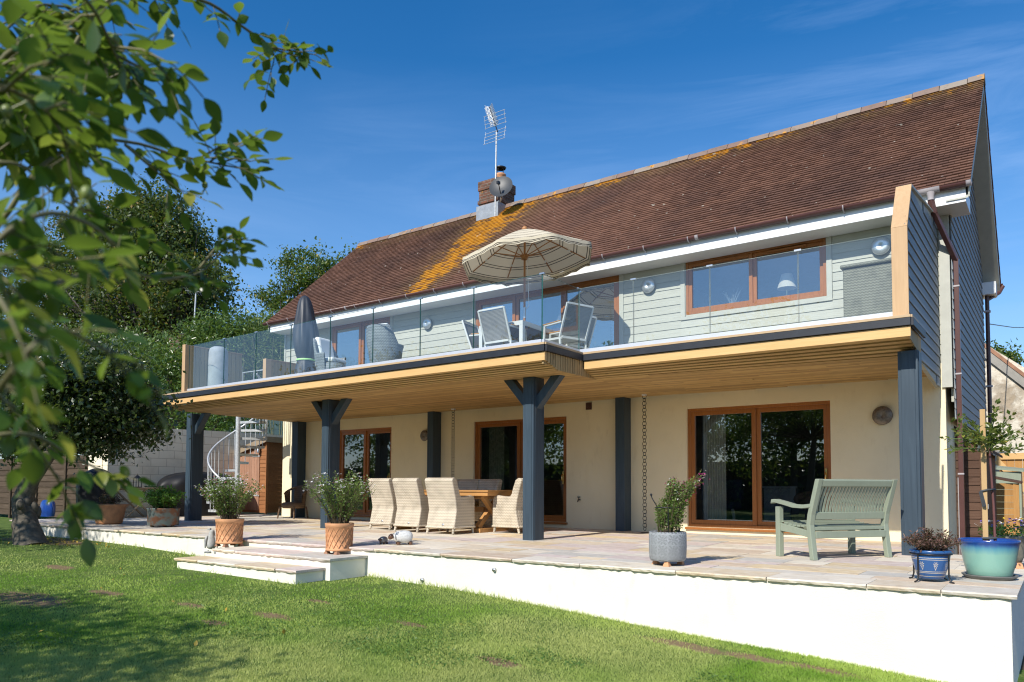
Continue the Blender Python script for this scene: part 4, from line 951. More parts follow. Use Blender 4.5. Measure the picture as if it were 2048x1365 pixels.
for a,o in ((2.9,1),(-1.1,0),(.9,0)):
    x,y=c[0]+.13*math.cos(a),c[1]+.13*math.sin(a); b.tube([(x+.02*0,y,.28),(x,y,.50),(x-.0,y,.60)]+([(c[0]-.145,c[1]+.02,.64),(c[0]-.185,c[1]+.02,.70),(c[0]-.20,c[1]+.02,.735)] if o else []),.006,6)
b.sphere((c[0]-.20,c[1]+.02,.745),.014,10,8); b.build('support_hoop',M['black'],t)
# blue pot in a black stand
def bluepot():
    q=NT('blue incised pot'); s=q.xyz(q.pos(obj=True)); z=s[2]; th=q.n('ShaderNodeMath',operation='ARCTAN2'); q.l(s[1],th.inputs[0]); q.l(s[0],th.inputs[1])
    def line(z0,w=.0022): return q.math('LESS_THAN',q.math('ABSOLUTE',q.math('SUBTRACT',z,z0)),w)
    m=line(.215); 
    for k in (.200,.095,.083,.052): m=q.math('MAXIMUM',m,line(k))
    u=q.math('SUBTRACT',q.math('FRACT',q.math('MULTIPLY',th.outputs[0],1.28)),.5); fx=q.math('MULTIPLY',u,.125); fz=q.math('SUBTRACT',z,.16)
    rr=q.math('SQRT',q.math('ADD',q.math('MULTIPLY',fx,fx),q.math('MULTIPLY',fz,fz))); aa=q.n('ShaderNodeMath',operation='ARCTAN2'); q.l(fz,aa.inputs[0]); q.l(fx,aa.inputs[1])
    fl=q.math('MULTIPLY',q.math('LESS_THAN',rr,.022),q.math('GREATER_THAN',q.math('SINE',q.math('MULTIPLY',aa.outputs[0],7)),.45))
    stem=q.math('MULTIPLY',q.math('LESS_THAN',q.math('ABSOLUTE',q.math('SUBTRACT',q.math('ABSOLUTE',fx),q.math('MULTIPLY',q.math('ADD',fz,.05),.35))),.0022),q.math('MULTIPLY',q.math('LESS_THAN',fz,-.012),q.math('GREATER_THAN',fz,-.052)))
    m=q.math('MAXIMUM',m,q.math('MAXIMUM',fl,stem)); q.col(q.mix((.025,.10,.28),(.62,.55,.42),m)).set(.28,spec=.6); return q.m
M['bluepot']=bluepot()
g0=W(1858,1166,2,0); c=(g0[0],g0[1]+.135,0)
t=thing('blue_planter',c,'small blue pot with incised flowers in a black metal stand, holding a purple leaved plant','potted plant')
b=MB(); K=1.16; b.lathe([(r_*K*1.05,z_*K) for r_,z_ in [(0,.022),(.075,.022),(.085,.03),(.105,.09),(.122,.16),(.128,.20),(.126,.212),(.138,.222),(.140,.240),(.128,.242),(.118,.235),(.112,.21)]],c,40); b.build('pot',M['bluepot'],t)
b=MB(); b.lathe([(0,.26),(.14,.255)],c,20); b.build('soil',M['soil'],t)
b=MB(); b.tube([(c[0]+.168*math.cos(a),c[1]+.168*math.sin(a),.246) for a in np.linspace(0,2*math.pi,25)],.006,6,False)
for k in range(4):
    a=-.6+k*math.pi/2+.1; ca,sa=math.cos(a),math.sin(a); b.tube([(c[0]+.170*ca,c[1]+.170*sa,.245),(c[0]+.168*ca,c[1]+.168*sa,.06),(c[0]+.182*ca,c[1]+.182*sa,.015),(c[0]+.215*ca,c[1]+.215*sa,.006)],.0075,6)
b.build('stand',M['black'],t)
sprigs('foliage',t,(c[0],c[1],.255),52,.25,.26,M['purple_leaf'],36,.032,seed=9,r0=.08,stemmat=M['stem'],asp=.42,shape=lambda q:1-.55*q)
# green glazed pot with a standard rose on a stake
def glaze():
    q=NT('turquoise glaze'); s=q.xyz(q.pos(obj=True)); z=q.math('ADD',s[2],q.math('MULTIPLY',q.noise(9,4,q.pos((3,3,.5),obj=True)),.03))
    c=q.ramp(q.math('MULTIPLY',z,2.7),[(.0,(.25,.46,.36)),(.66,(.24,.46,.38)),(.80,(.10,.30,.38)),(.90,(.03,.10,.34)),(1,(.015,.05,.24))]); q.col(c).set(.18,spec=.6); return q.m
M['glaze']=glaze()
g0=W(1977,1160,2,0); c=(g0[0],g0[1]+.14,0)
t=thing('glazed_planter',c,'large turquoise glazed pot with a standard rose tied to a wooden stake','potted plant')
b=MB(); b.lathe([(0,.03),(.175,.03),(.182,.04),(.208,.15),(.232,.29),(.239,.325),(.247,.332),(.25,.355),(.24,.36),(.226,.35),(.22,.31)],c,48); b.build('pot',M['glaze'],t)
b=MB(); b.lathe([(0,.012),(.18,.006),(.19,.0),(.222,.03),(.226,.038),(.214,.038),(.195,.018),(0,.016)],c,40); b.build('saucer',plain('grey saucer',(.16,.16,.15),.5),t)
b=MB(); b.lathe([(0,.325),(.222,.315)],c,20); b.build('soil',M['soil'],t)
sx=c[0]-.02; b=MB(); b.box(sx-.022,sx+.022,c[1]-.06,c[1]-.018,.2,1.56); b.build('stake',wood('new pine stake',(.50,.32,.14),(.58,.40,.20),'z',.7,1,False),t,.003)
b=MB(); tp=[(c[0]+.05,c[1],.28),(c[0]+.045,c[1]+.01,.65),(c[0]+.03,c[1]+.0,1.05),(c[0]+.02,c[1],1.24)]; b.tube(tp,[.012,.011,.010,.010],8); b.build('trunk',plain('thorny rose stem',(.13,.05,.045),.6,0,.3),t)
b=MB(); z=.80; b.tube([(sx-.028,c[1]-.065,z),(sx+.03,c[1]-.066,z+.015),(c[0]+.06,c[1],z+.02),(sx-.02,c[1]+.0,z),(sx-.028,c[1]-.065,z)],.010,6); b.bar((sx-.03,c[1]-.07,z),(sx+.0,c[1]-.09,z-.14),.012,.03); b.brk(); b.tube([(sx-.028,c[1]-.065,.37),(sx+.026,c[1]-.066,.37),(c[0]+.06,c[1],.37)],.012,6); b.split('tie',plain('grey rubber tie',(.06,.065,.07),.6),t)
r=random.Random(17); C=[];S=[];D=[];T=[]; st=MB()
for i in range(30):
    a=r.uniform(0,6.28); e=r.uniform(-.25,1.2); ln=r.uniform(.16,.36); d=Vector((math.cos(a)*math.cos(e)*1.15,math.sin(a)*math.cos(e),math.sin(e)*.9+.3)); p0=Vector(tp[-1])+Vector((0,0,r.uniform(-.1,.03))); pts=[p0+d*ln*s+Vector((0,0,-.05*s*s)) for s in (0,.35,.7,1)]
    st.tube(pts,[.006,.005,.004,.002],5,False)
    for k in range(5):
        s=.35+.65*k/4; p=pts[0].lerp(pts[-1],s)
        for q in range(5):
            dd=(d*.6+Vector((r.gauss(0,.8),r.gauss(0,.8),r.gauss(-.1,.5)))).normalized(); z_=r.uniform(.036,.058); C.append(p+dd*z_*.9); S.append(z_); D.append(dd); T.append(r.random())
st.build('branch',M['stem_green'],t); leaf_mesh('foliage',C,S,M['rose_leaf2'],t,.62,T,dirs=D,up=.8)
# pansy pot behind
c=(W(2028,1128,2,0)[0]-.02,W(2028,1128,2,0)[1]+.05,0); c=(-.50,9.55,0)
t=thing('stone_planter',c,'weathered stone pot on terracotta feet filled with violet, yellow and maroon pansies','potted plant')
M['stonepot']=plain('mossy stone',(.22,.20,.15),.9,0,.35,9,.5,30)
b=MB(); b.lathe([(0,.06),(.14,.06),(.15,.09),(.165,.13),(.16,.16),(.19,.25),(.205,.30),(.215,.315),(.215,.335),(.19,.335),(.185,.30)],c,32); b.build('pot',M['stonepot'],t)
b=MB(); feet(b,c,.14,0,3,.06,-.5); b.split('pot_foot',M['terracotta'],t)
r=random.Random(5); C=[];S=[]
for i in range(420):
    a=r.uniform(0,6.28); q=math.sqrt(r.random())*.25; C.append((c[0]+q*math.cos(a),c[1]+q*math.sin(a),.33+r.uniform(0,.12)*(1-q))); S.append(r.uniform(.02,.04))
leaf_mesh('foliage',C,S,M['box_leaf'],t,.6)
pts=[]
for i in range(52):
    a=r.uniform(0,6.28); q=math.sqrt(r.random())*.27; pts.append((c[0]+q*math.cos(a),c[1]+q*math.sin(a),.46+r.uniform(-.06,.05)))
blooms(t,pts,.036,[M['petal_v'],M['petal_y'],M['petal_d'],M['petal_w'],M['petal_v']],2)
# copper pot with green shrub, tapered terracotta pot
c0=W(302,1055,2,0); c=(c0[0],c0[1]+.25,0)
t=thing('copper_planter',c,'verdigris copper tub with a rounded bright green shrub at the left patio edge','potted plant')
def verd():
    q=NT('verdigris copper'); f=q.noise(7,6); q.col(q.mix((.16,.075,.04),(.13,.17,.16),q.ramp(f,[(.42,0.),(.58,1.)]))).set(.55,.35); q.bump(f,.3,.005); return q.m
b=MB(); b.lathe([(0,.035),(.285,.035),(.295,.05),(.298,.34),(.31,.355),(.31,.375),(.29,.375),(.285,.33)],c,36); b.build('pot',verd(),t)
b=MB(); feet(b,c,.22,0,3,.035,.4); b.split('pot_foot',M['stonepot'],t)
sprigs('foliage',t,(c[0],c[1],.34),80,.44,.46,M['box_leaf'],34,.055,seed=12,r0=.2,shape=lambda q:.45+.55*math.sqrt(max(0,1-q*q)),asp=.6)
c0=W(199,1049,2,0); c=(c0[0],c0[1]+.2,0)
t=thing('tapered_pot',c,'tapered brown terracotta pot with a dark leaved plant beside the covered kettle barbecue','potted plant')
b=MB(); b.lathe([(0,.01),(.24,.01),(.26,.03),(.32,.35),(.35,.39),(.37,.40),(.37,.425),(.34,.425),(.30,.36)],c,36); b.build('pot',M['terracotta'],t)
sprigs('foliage',t,(c[0],c[1],.36),30,.30,.26,M['purple_leaf'],16,.05,seed=13,r0=.18)
# ornaments
M['sheep']=plain('speckled stoneware',(.60,.60,.57),.6,0,.22,70,.4,60,obj=True); M['sheep_face']=plain('brown glazed face',(.12,.06,.035),.3)
def skin(name,verts,edges,radii,mat,parent,sub=2):
    me=bpy.data.meshes.new(name); o=ORG.get(parent.name,(0,0,0)); me.from_pydata([tuple(np.array(v)-np.array(o)) for v in verts],edges,[]); ob=bpy.data.objects.new(name,me); COL.objects.link(ob); ob.parent=parent; ORG[ob.name]=o
    m=ob.modifiers.new('s','SKIN'); m.use_smooth_shade=True
    for i,r in enumerate(radii): me.skin_vertices[0].data[i].radius=r if isinstance(r,tuple) else (r,r)
    me.skin_vertices[0].data[0].use_root=True
    s=ob.modifiers.new('u','SUBSURF'); s.levels=sub; s.render_levels=sub; me.materials.append(mat); return ob
def sheep(base,dx,s,label,matb,name='sheep_ornament'):
    t=thing(name,base,label,'ornament','pottery sheep on the patio edge'); x,y,z=base; d=Vector(dx).normalized(); P=lambda a,h,l=0:(x+d.x*a*s-d.y*l*s,y+d.y*a*s+d.x*l*s,z+h*s)
    skin('body',[P(-.14,.105),P(-.07,.115),P(.03,.12),P(.11,.125),P(.15,.135)],[(0,1),(1,2),(2,3),(3,4)],[.07*s,.105*s,.108*s,.09*s,.06*s],matb,t)
    skin('head',[P(.15,.15),P(.19,.125),P(.225,.085)],[(0,1),(1,2)],[.042*s,.045*s,.026*s],M['sheep_face'],t)
    for l in (-1,1): skin('ear',[P(.15,.165,l*.04),P(.145,.14,l*.075),P(.145,.105,l*.085)],[(0,1),(1,2)],[.014*s,.02*s,.012*s],matb,t,1)
    for a in (-.10,.08):
        for l in (-.05,.05):
            b=MB(); q=P(a,0,l); b.lathe([(.025*s,0),(.028*s,.05*s)],q,10); b.build('leg',M['sheep_face'],t)
s0=W(795,1091,2,0); s1=W(757,1089,2,0)
dsh=tuple(-RI*.95+(-FW)*.3)
sheep((s0[0],s0[1]+.12,0),dsh,.95,'large white speckled pottery sheep with a brown face at the patio edge',M['sheep'])
sheep((s1[0]+.03,s1[1]+.07,0),(.3,-1,0),.52,'small shiny pottery lamb facing the large pottery sheep',plain('silver grey glaze',(.33,.32,.31),.22,.3,.3,40))
M['conc']=plain('cast stone',(.40,.40,.38),.85,0,.2,25,.4,50)
pb=W(413,1107,2,-.22); x,y,z=pb[0],pb[1]+.08,-.22
t=thing('penguin_ornament',(x,y,z),'tall cast stone penguin standing on the lower garden step','ornament')
skin('body',[(x,y,z+.05),(x,y,z+.15),(x-.005,y,z+.25),(x+.012,y,z+.33),(x+.014,y,z+.365)],[(0,1),(1,2),(2,3),(3,4)],[.075,.085,.062,.042,.036],M['conc'],t)
b=MB(); b.tube([(x,y-.02,z+.365),(x-.045,y-.03,z+.367),(x-.075,y-.035,z+.36)],[.02,.012,.003],8); b.build('beak',M['conc'],t)
for s in (-1,1):
    b=MB(); b.tube([(x+s*.03,y-.02,z+.02),(x+s*.035-.03,y-.08,z+.012)],[.022,.014],8); b.build('foot',M['conc'],t)
for dx_,dy_ in ((.065,.04),(-.02,-.075)):
    b=MB(); b.tube([(x+dx_*.8,y+dy_*.8,z+.27),(x+dx_*1.2,y+dy_*1.2,z+.19),(x+dx_*1.25,y+dy_*1.2,z+.08)],[.016,.026,.012],8); b.build('wing',M['conc'],t)
tb=W(431,1109,2,-.22); x,y,z=tb[0]+.01,tb[1]+.08,-.22
t=thing('tortoise_ornament',(x,y,z),'small cast stone tortoise beside the stone penguin on the step','ornament')
b=MB(); b.sphere((x,y,z+.045),.085,16,8,(1,.75,.62)); b.build('shell',M['conc'],t)
b=MB(); b.sphere((x-.095,y-.02,z+.04),.025,10,8,(1.3,1,1)); b.build('head',M['conc'],t)
for a,c_ in ((-.06,-.055),(.055,-.055),(-.06,.05),(.055,.05)):
    b=MB(); b.lathe([(.02,0),(.02,.03)],(x+a,y+c_,z),8); b.build('leg',M['conc'],t)
# garden tap
tp_=W(1160,1000,1,YW); x,z=tp_[0],tp_[2]
t=thing('garden_tap',(x,YW,z),'small dark garden tap low on the cream wall between the doors','tap')
b=MB(); b.tube([(x,YW,z),(x,YW-.07,z),(x,YW-.09,z-.04)],.012,8); b.lathe([(.022,-.006),(.022,0)],(x,YW,z),12,True,'y'); b.build('spout',M['black'],t)
b=MB(); b.tube([(x,YW-.05,z),(x,YW-.05,z+.05)],.007,6); b.tube([(x-.035,YW-.05,z+.055),(x+.035,YW-.05,z+.055)],.009,6); b.build('handle',M['black'],t)
# rain chains
def rain_chain(u,yy,label):
    x=W(u,900,1,yy)[0]; t=thing('rain_chain',(x,yy,0),label,'rain chain','rain chains under the balcony'); b=MB(); z=ZS-.05; k=0
    while z>.06:
        R0=.040 if k%2==0 else .036; n=10; pts=[]
        for i in range(n+1):
            a=2*math.pi*i/n; e=R0*math.cos(a); pts.append((x+(e if k%2==0 else e*.25),yy+(0 if k%2==0 else e*.95),z+R0*math.sin(a)))
        b.tube(pts,.0055,5,False); z-=.062; k+=1
    b.build('chain',M['black'],t); b=MB(); b.box(x-.035,x+.035,yy-.035,yy+.035,ZS-.03,ZS-.002); b.build('outlet',M['white'],t)
    b=MB(); b.lathe([(0,.012),(.07,.01),(.08,0)],(x,yy,0),16); b.build('drain_plate',M['black'],t)
rain_chain(1289,12.62,'black ring rain chain hanging right of the wall post beside the widest sliding doors'); rain_chain(906,12.62,'black ring rain chain hanging behind the row of wicker chairs')
# wall lights
M['lamp']=plain('hammered aluminium',(.56,.58,.58),.33,.75,.12,60,.35,70); M['lamp_old']=plain('tarnished metal',(.20,.17,.14),.45,.6,.35,40,.4,60)
def wall_light(u,v,y,r,mat,label):
    p=W(u,v,1,y); t=thing('wall_light',(p[0],y,p[2]),label,'wall light','round wall lights on the house'); b=MB()
    b.lathe([(r*.99,-.05),(r,-.055),(r*.9,-.075),(r*.6,-.092),(r*.3,-.092),(r*.1,-.080),(0,-.076)],(p[0],y,p[2]),36,True,'y'); b.build('disc',mat,t)
    b=MB(); b.lathe([(r*.55,0),(r*.55,-.055),(0,-.056)],(p[0],y,p[2]),20,True,'y'); b.build('back_box',mat,t)
wall_light(857,648,YC-.02,.14,M['lamp'],'silver dish wall light on the boards behind the rattan armchairs'); wall_light(1299,573,YC-.02,.14,M['lamp'],'silver dish wall light on the boards beside the parasol table'); wall_light(1763,494,YC-.02,.145,M['lamp'],'silver dish wall light above the woven storage box')
wall_light(1766,832,YW-.002,.15,M['lamp_old'],'tarnished round wall light on the cream wall above the bench'); wall_light(852,872,YW-.002,.13,M['lamp_old'],'tarnished round wall light half hidden behind a wall post')
# ---------------------------------------------------------------- things on the balcony
ZD=2.915
# sling armchairs
def sling_chair(label):
    t=thing('sling_chair',(0,0,0),label,'chair','sling chairs around the balcony table',local=True); w=.28
    for s in (-1,1):
        x=s*w
        b=MB(); b.bar((x,.02,.0),(x,.06,.40),.035,.03,(0,1,0)); b.bar((x,.06,.395),(x,-.14,.94),.035,.03,(0,1,0)); b.build('rear_leg',M['sling_frame'],t,.006)
        b=MB(); b.bar((x,.52,0),(x,.46,.63),.03,.035,(0,1,0)); b.build('front_leg',M['sling_frame'],t,.006)
        b=MB(); b.bar((x,.01,.645),(x,.47,.645),.035,.028); b.build('arm_frame',M['sling_frame'],t,.004)
        b=MB(); b.bar((x,.05,.668),(x,.51,.664),.05,.018); b.build('armrest',M['teak'],t,.006)
    b=MB(); b.bar((-w+.02,.03,.40),(w-.02,.03,.40),.03,.035); b.bar((-w+.02,.48,.42),(w-.02,.48,.42),.03,.035); b.bar((-w+.02,.03,.385),(-w+.02,.48,.405),.03,.035); b.bar((w-.02,.03,.385),(w-.02,.48,.405),.03,.035); b.bar((-w+.01,-.14,.935),(w-.01,-.14,.935),.03,.03); b.build('seat_frame',M['sling_frame'],t)
    b=MB(); n=8; vs=[];fs=[]
    for i in range(n+1):
        s=i/n; y=.055-.19*s; z=.43+.48*s; d=.035*math.sin(math.pi*s)
        vs+=[(-w+.02,y,z),(0,y+d*.6,z),(w-.02,y,z),(-w+.02,y-.006,z),(0,y+d*.6-.006,z),(w-.02,y-.006,z)]
    for i in range(n):
        o=i*6
        for j in (0,1): fs+=[(o+j,o+6+j,o+7+j,o+1+j),(o+3+j,o+4+j,o+10+j,o+9+j)]
    b.add(vs,fs,True); b.build('back_sling',M['sling'],t)
    b=MB(); b.box(-w+.03,w-.03,.05,.48,.405,.415); b.build('seat_sling',M['sling'],t); return t
# the table: near long edge runs away from the camera
TA=Vector(W(1035,640,1,9.75)); 
tx,ty=float(W(960,640,1,10.35)[0]+W(1037,640,1,10.35)[0])/2,11.3
t=thing('balcony_table',(tx,ty,ZD),'pale framed balcony table with a dark slatted top under the striped parasol','table',rz=R_(2))
x0,x1,y0,y1=tx-.46,tx+.46,ty-.95,ty+.95; hz=ZD+.74
b=MB(); y=y0+.02
while y<y1-.05: b.box(x0+.03,x1-.03,y,y+.085,hz-.02,hz); y+=.092
ORG[t.name]=(tx,ty,ZD)
b.build('tabletop',wood('dark slat',(.10,.065,.05),(.15,.10,.08),'x',.6,1,False),t)
b=MB(); b.box(x0,x1,y0,y0+.05,hz-.075,hz-.001); b.box(x0,x1,y1-.05,y1,hz-.075,hz-.001); b.box(x0,x0+.029,y0+.05,y1-.05,hz-.075,hz-.001); b.box(x1-.029,x1,y0+.05,y1-.05,hz-.075,hz-.001); b.build('table_frame',M['sling_frame'],t)
for sx in (x0,x1-.07):
    for sy in (y0,y1-.07):
        b=MB(); b.box(sx,sx+.07,sy,sy+.07,ZD,hz-.076); b.build('leg',M['sling_frame'],t)
sc=sling_chair('grey sling chair with its back to the lawn, before the balcony table')
def place(o,x,y,rz): o.location=(float(x),float(y),ZD); o.rotation_euler=(0,0,R_(rz))
px=W(992,650,1,10.22)[0]; place(sc,px,10.22,-2)
o=copy_tree(sc); o['label']='front grey sling chair on the left side of the balcony table'; place(o,tx-.86,10.8,-80)
o=copy_tree(sc); o['label']='rear grey sling chair on the left side of the balcony table'; place(o,tx-.84,11.6,-88)
o=copy_tree(sc); o['label']='grey sling chair at the glass corner on the right side of the balcony table'; place(o,float(W(1150,650,1,10.75)[0]),10.75,72)
o=copy_tree(sc); o['label']='grey sling chair right of the balcony table, nearest the sliding doors'; place(o,float(W(1160,650,1,11.45)[0]),11.45,80)
# striped parasol
pc=Vector((W(1049,600,1,11.3)[0],11.3,ZD)); 
apz=W(1045,460,1,11.3)[2]; R0=1.25; rimz=apz-.62
t=thing('striped_parasol',pc,'open beige parasol with thin dark stripes and a wooden pole over the balcony table','parasol')
def canvas():
    q=NT('striped canvas'); _,tt=q.tint(); s=q.xyz(q.pos(obj=True)); ca=q.n('ShaderNodeUVMap')
    a=q.n('ShaderNodeAttribute'); a.attribute_name='rad'; v=a.outputs['Fac']
    m=None
    for k in (.30,.345,.54,.585,.755,.80,.955,.99,1.05,1.075):
        l_=q.math('LESS_THAN',q.math('ABSOLUTE',q.math('SUBTRACT',v,k)),.0065); m=l_ if m is None else q.math('MAXIMUM',m,l_)
    c=q.mix((.72,.64,.48),(.02,.02,.025),m); q.col(c).set(.9,spec=.1); q.p.inputs['Roughness'].default_value=.95
    tr=q.n('ShaderNodeBsdfTranslucent'); q.l(q.mix(c,(.6,.45,.25),.3),tr.inputs[0]); ms=q.n('ShaderNodeMixShader'); ms.inputs[0].default_value=.22; q.l(q.p.outputs[0],ms.inputs[1]); q.l(tr.outputs[0],ms.inputs[2]); q.l(ms.outputs[0],q.o.inputs[0]); return q.m
tilt=Matrix.Rotation(R_(-6),4,'Y')@Matrix.Rotation(R_(2),4,'X')
def cp(a,s,dz=0,rr=None):   # point on the canopy: a angle (0..8 ribs), s 0 centre .. 1 rim
    k=a%1; base=math.floor(a); A=Vector((math.cos((base+.22)*math.pi/4),math.sin((base+.22)*math.pi/4),0)); B=Vector((math.cos((base+1.22)*math.pi/4),math.sin((base+1.22)*math.pi/4),0))
    v=A.lerp(B,k)*R0*(s if rr is None else rr); sag=-.05*math.sin(math.pi*k)*s*(0.6)
    z=-(.56)*(s**1.12)+sag*.6+dz
    return tilt@Vector((v.x,v.y,z))+Vector((pc.x,pc.y,apz))
b=MB(); rad=[]; vs=[]; fs=[]; NA=64; NS=14
for i in range(NS+1):
    for j in range(NA): vs.append(cp(j/8,max(.02,i/NS))); rad.append(i/NS)
for i in range(NS):
    for j in range(NA): fs.append((i*NA+j,i*NA+(j+1)%NA,(i+1)*NA+(j+1)%NA,(i+1)*NA+j))
o=len(vs)  # valance with scalloped hem
for q_,(dz,rr) in enumerate(((0,1.0),(-.06,1.006),(-.125,1.01))):
    for j in range(NA):
        p=cp(j/8,1,0,rr); sc_=(1-.28*abs(math.sin(j/8*math.pi*3))) if q_==2 else 1; vs.append(p+Vector((0,0,dz*sc_+.006*math.sin(j*2.1)))); rad.append(1.0+.05*q_)
for q_ in range(2):
    for j in range(NA): fs.append((o+q_*NA+j,o+q_*NA+(j+1)%NA,o+(q_+1)*NA+(j+1)%NA,o+(q_+1)*NA+j))
b.add(vs,fs,True); cnp=b.build('canopy',canvas(),t); at=cnp.data.attributes.new('rad','FLOAT','POINT'); at.data.foreach_set('value',rad)
M['pole']=wood('parasol pole wood',(.36,.16,.055),(.44,.21,.08),'z',.45,1,False,.05)
b=MB(); top=cp(0,.02)
b.tube([(pc.x,pc.y,ZD+.02),(pc.x,pc.y,ZD+1.0)],.022,10); b.tube([(pc.x,pc.y,ZD+1.0),(pc.x,pc.y,ZD+1.25)],.0235,10); b.tube([(pc.x,pc.y,ZD+1.25),(pc.x+.0,pc.y,apz-.03)],.02,10); b.build('pole',M['pole'],t)
b=MB(); b.lathe([(.026,0),(.026,.2)],(pc.x,pc.y,ZD+1.02),12); b.build('joint',M['steel'],t)
b=MB(); b.lathe([(.05,0),(.055,.03),(.03,.06),(.0,.075)],(pc.x-.0,pc.y,apz-.01),12); b.build('finial',M['pole'],t)
hub=Vector((pc.x,pc.y,apz-.52)); b=MB(); b.lathe([(.03,-.06),(.065,-.05),(.065,.04),(.03,.05)],hub,12); b.build('hub',M['pole'],t)
for k in range(8):
    b=MB(); b.tube([cp(k,.04,-.015),cp(k,.5,-.022),cp(k,.93,-.02)],.0105,5,True,False); rb=b.build('rib',M['pole'],t)
    b=MB(); b.tube([hub+Vector((0,0,.0)),cp(k,.52,-.03)],.010,5,True,False); b.build('strut',M['pole'],rb)
    b=MB(); p0=cp(k,.66,-.024); p1=cp(k,.70,-.024); b.tube([p0,p1],.016,6); b.build('pocket',M['cushion'],rb)
b=MB(); b.tube([hub+Vector((.06,0,-.04)),hub+Vector((.09,0,-.7)),(pc.x+.10,pc.y,apz-1.45),(pc.x+.04,pc.y,apz-1.5),(pc.x-.02,pc.y,apz-1.38),(pc.x,pc.y,apz-1.2)],.006,5); b.build('cord',M['cushion'],t)
b=MB(); b.lathe([(.0,0),(.26,0),(.26,.05),(.05,.07),(.035,.35),(.03,.35)],(pc.x,pc.y,ZD),20); b.build('base',M['black'],t)
# rattan armchairs
def lounge_chair(loc,rz,label):
    t=thing('rattan_armchair',(0,0,0),label,'armchair','rattan armchairs on the balcony',local=True); n=26; vs=[];fs=[]
    for i in range(n+1):
        a=math.pi*(-.08+1.16*i/n); s=math.sin(max(0,min(math.pi,a))); hh=.50+.33*max(0,min(1,(s-.30)/.45))**1.2; fl=1+.14*s
        for rr,z in ((.27,.04),(.29,.2),(.315*fl**.5,.42),(.335*fl,hh-.03),(.33*fl,hh+.01),(.305*fl,hh+.01),(.29,hh-.05),(.25,.36)): vs.append((rr*math.cos(a)*1.02,rr*math.sin(a),z))
    for i in range(n):
        for j in range(7): fs.append((i*8+j,i*8+j+1,(i+1)*8+j+1,(i+1)*8+j))
    b=MB(); b.add(vs,fs,True); b.build('shell',M['wick_grey'],t)
    b=MB(); b.lathe([(0,.06),(.255,.06),(.275,.2),(.27,.33),(0,.34)],(0,0,0),24); b.build('seat',M['wick_grey'],t)
    b=MB(); b.box(-.22,.22,-.2,.19,.345,.44); b.build('seat_cushion',M['cushion'],t,.04)
    b=MB(); b.prism([(.08,.43),(.19,.43),(.31,.84),(.25,.88),(.17,.85)],-.20,.20); b.build('back_cushion',M['cushion'],t,.04)
    t.location=loc; t.rotation_euler=(0,0,rz); return t
lounge_chair((float(W(664,720,1,9.95)[0]),9.95,ZD),R_(98),'grey rattan armchair with white and green cushions beside the covered parasol')
lc=lounge_chair((float(W(772,720,1,9.85)[0]),9.85,ZD),R_(192),'grey rattan tub armchair with its back to the glass and a white cushion')
# covered parasol
x,y=float(W(612,690,1,10.5)[0]),10.5
t=thing('covered_parasol',(x,y,ZD),'closed parasol standing under a black cover tied with a lime strap','parasol'); n=40; vs=[];fs=[]
ztop=float(W(603,593,1,10.5)[2]); H=ztop-ZD
prof=[(0,.27),(.06,.26),(.16,.235),(.27,.20),(.305,.175),(.34,.20),(.42,.25),(.52,.275),(.62,.262),(.72,.225),(.82,.19),(.90,.155),(.96,.115),(.99,.06),(1.0,.008)]
for hf,rr in prof:
    for j in range(n):
        a=2*math.pi*j/n; wv=1+(.10*math.sin(a*7+hf*3)+.06*math.sin(a*13+1-hf*9)+.05*math.sin(hf*40+a*2))*(1-hf*.6)*(0.25 if .26<hf<.35 else 1)
        lean=-.10*max(0,hf-.45)
        vs.append((x+lean*1.3+rr*wv*math.cos(a),y+rr*wv*math.sin(a),ZD+hf*H))
for i in range(len(prof)-1):
    for j in range(n): fs.append((i*n+j,i*n+(j+1)%n,(i+1)*n+(j+1)%n,(i+1)*n+j))
b=MB(); b.add(vs,fs,True); cv=b.build('cover',M['cover_grey'],t); m=cv.modifiers.new('u','SUBSURF'); m.levels=m.render_levels=1
b=MB(); b.lathe([(.196,-.02),(.20,-.018),(.20,.018),(.196,.02)],(x,y,ZD+.305*H),n); b.build('strap',M['lime'],t)
# covered drum by the left screen
x,y=float(W(436,740,1,10.05)[0]),10.05; zt=float(W(436,695,1,10.05)[2])
t=thing('covered_heater',(x,y,ZD),'pale grey cloth covered drum behind the glass in the left balcony corner','covered heater')
b=MB(); prof=[(.215,0),(.225,.1),(.22,(zt-ZD)*.6),(.215,(zt-ZD)*.88),(.19,(zt-ZD)*.96),(.12,zt-ZD),(0,zt-ZD+.01)]; b.lathe(prof,(x,y,ZD),28); b.build('cloth',M['greycloth'],t)
# woven storage box
xa=float(W(1683,600,1,12.3)[0]); xb2=-1.62; zt=float(W(1690,530,1,12.3)[2])
t=thing('storage_box',((xa+xb2)/2,12.6,ZD),'large olive woven storage box against the boards at the right balcony end','storage box')
b=MB(); b.box(xa+.02,xb2,12.32,12.95,ZD,zt-.06); b.build('box_body',M['wick_box'],t,.015)
b=MB(); b.box(xa-.015,xb2+.02,12.28,12.98,zt-.058,zt); b.build('lid',M['wick_box'],t,.02)
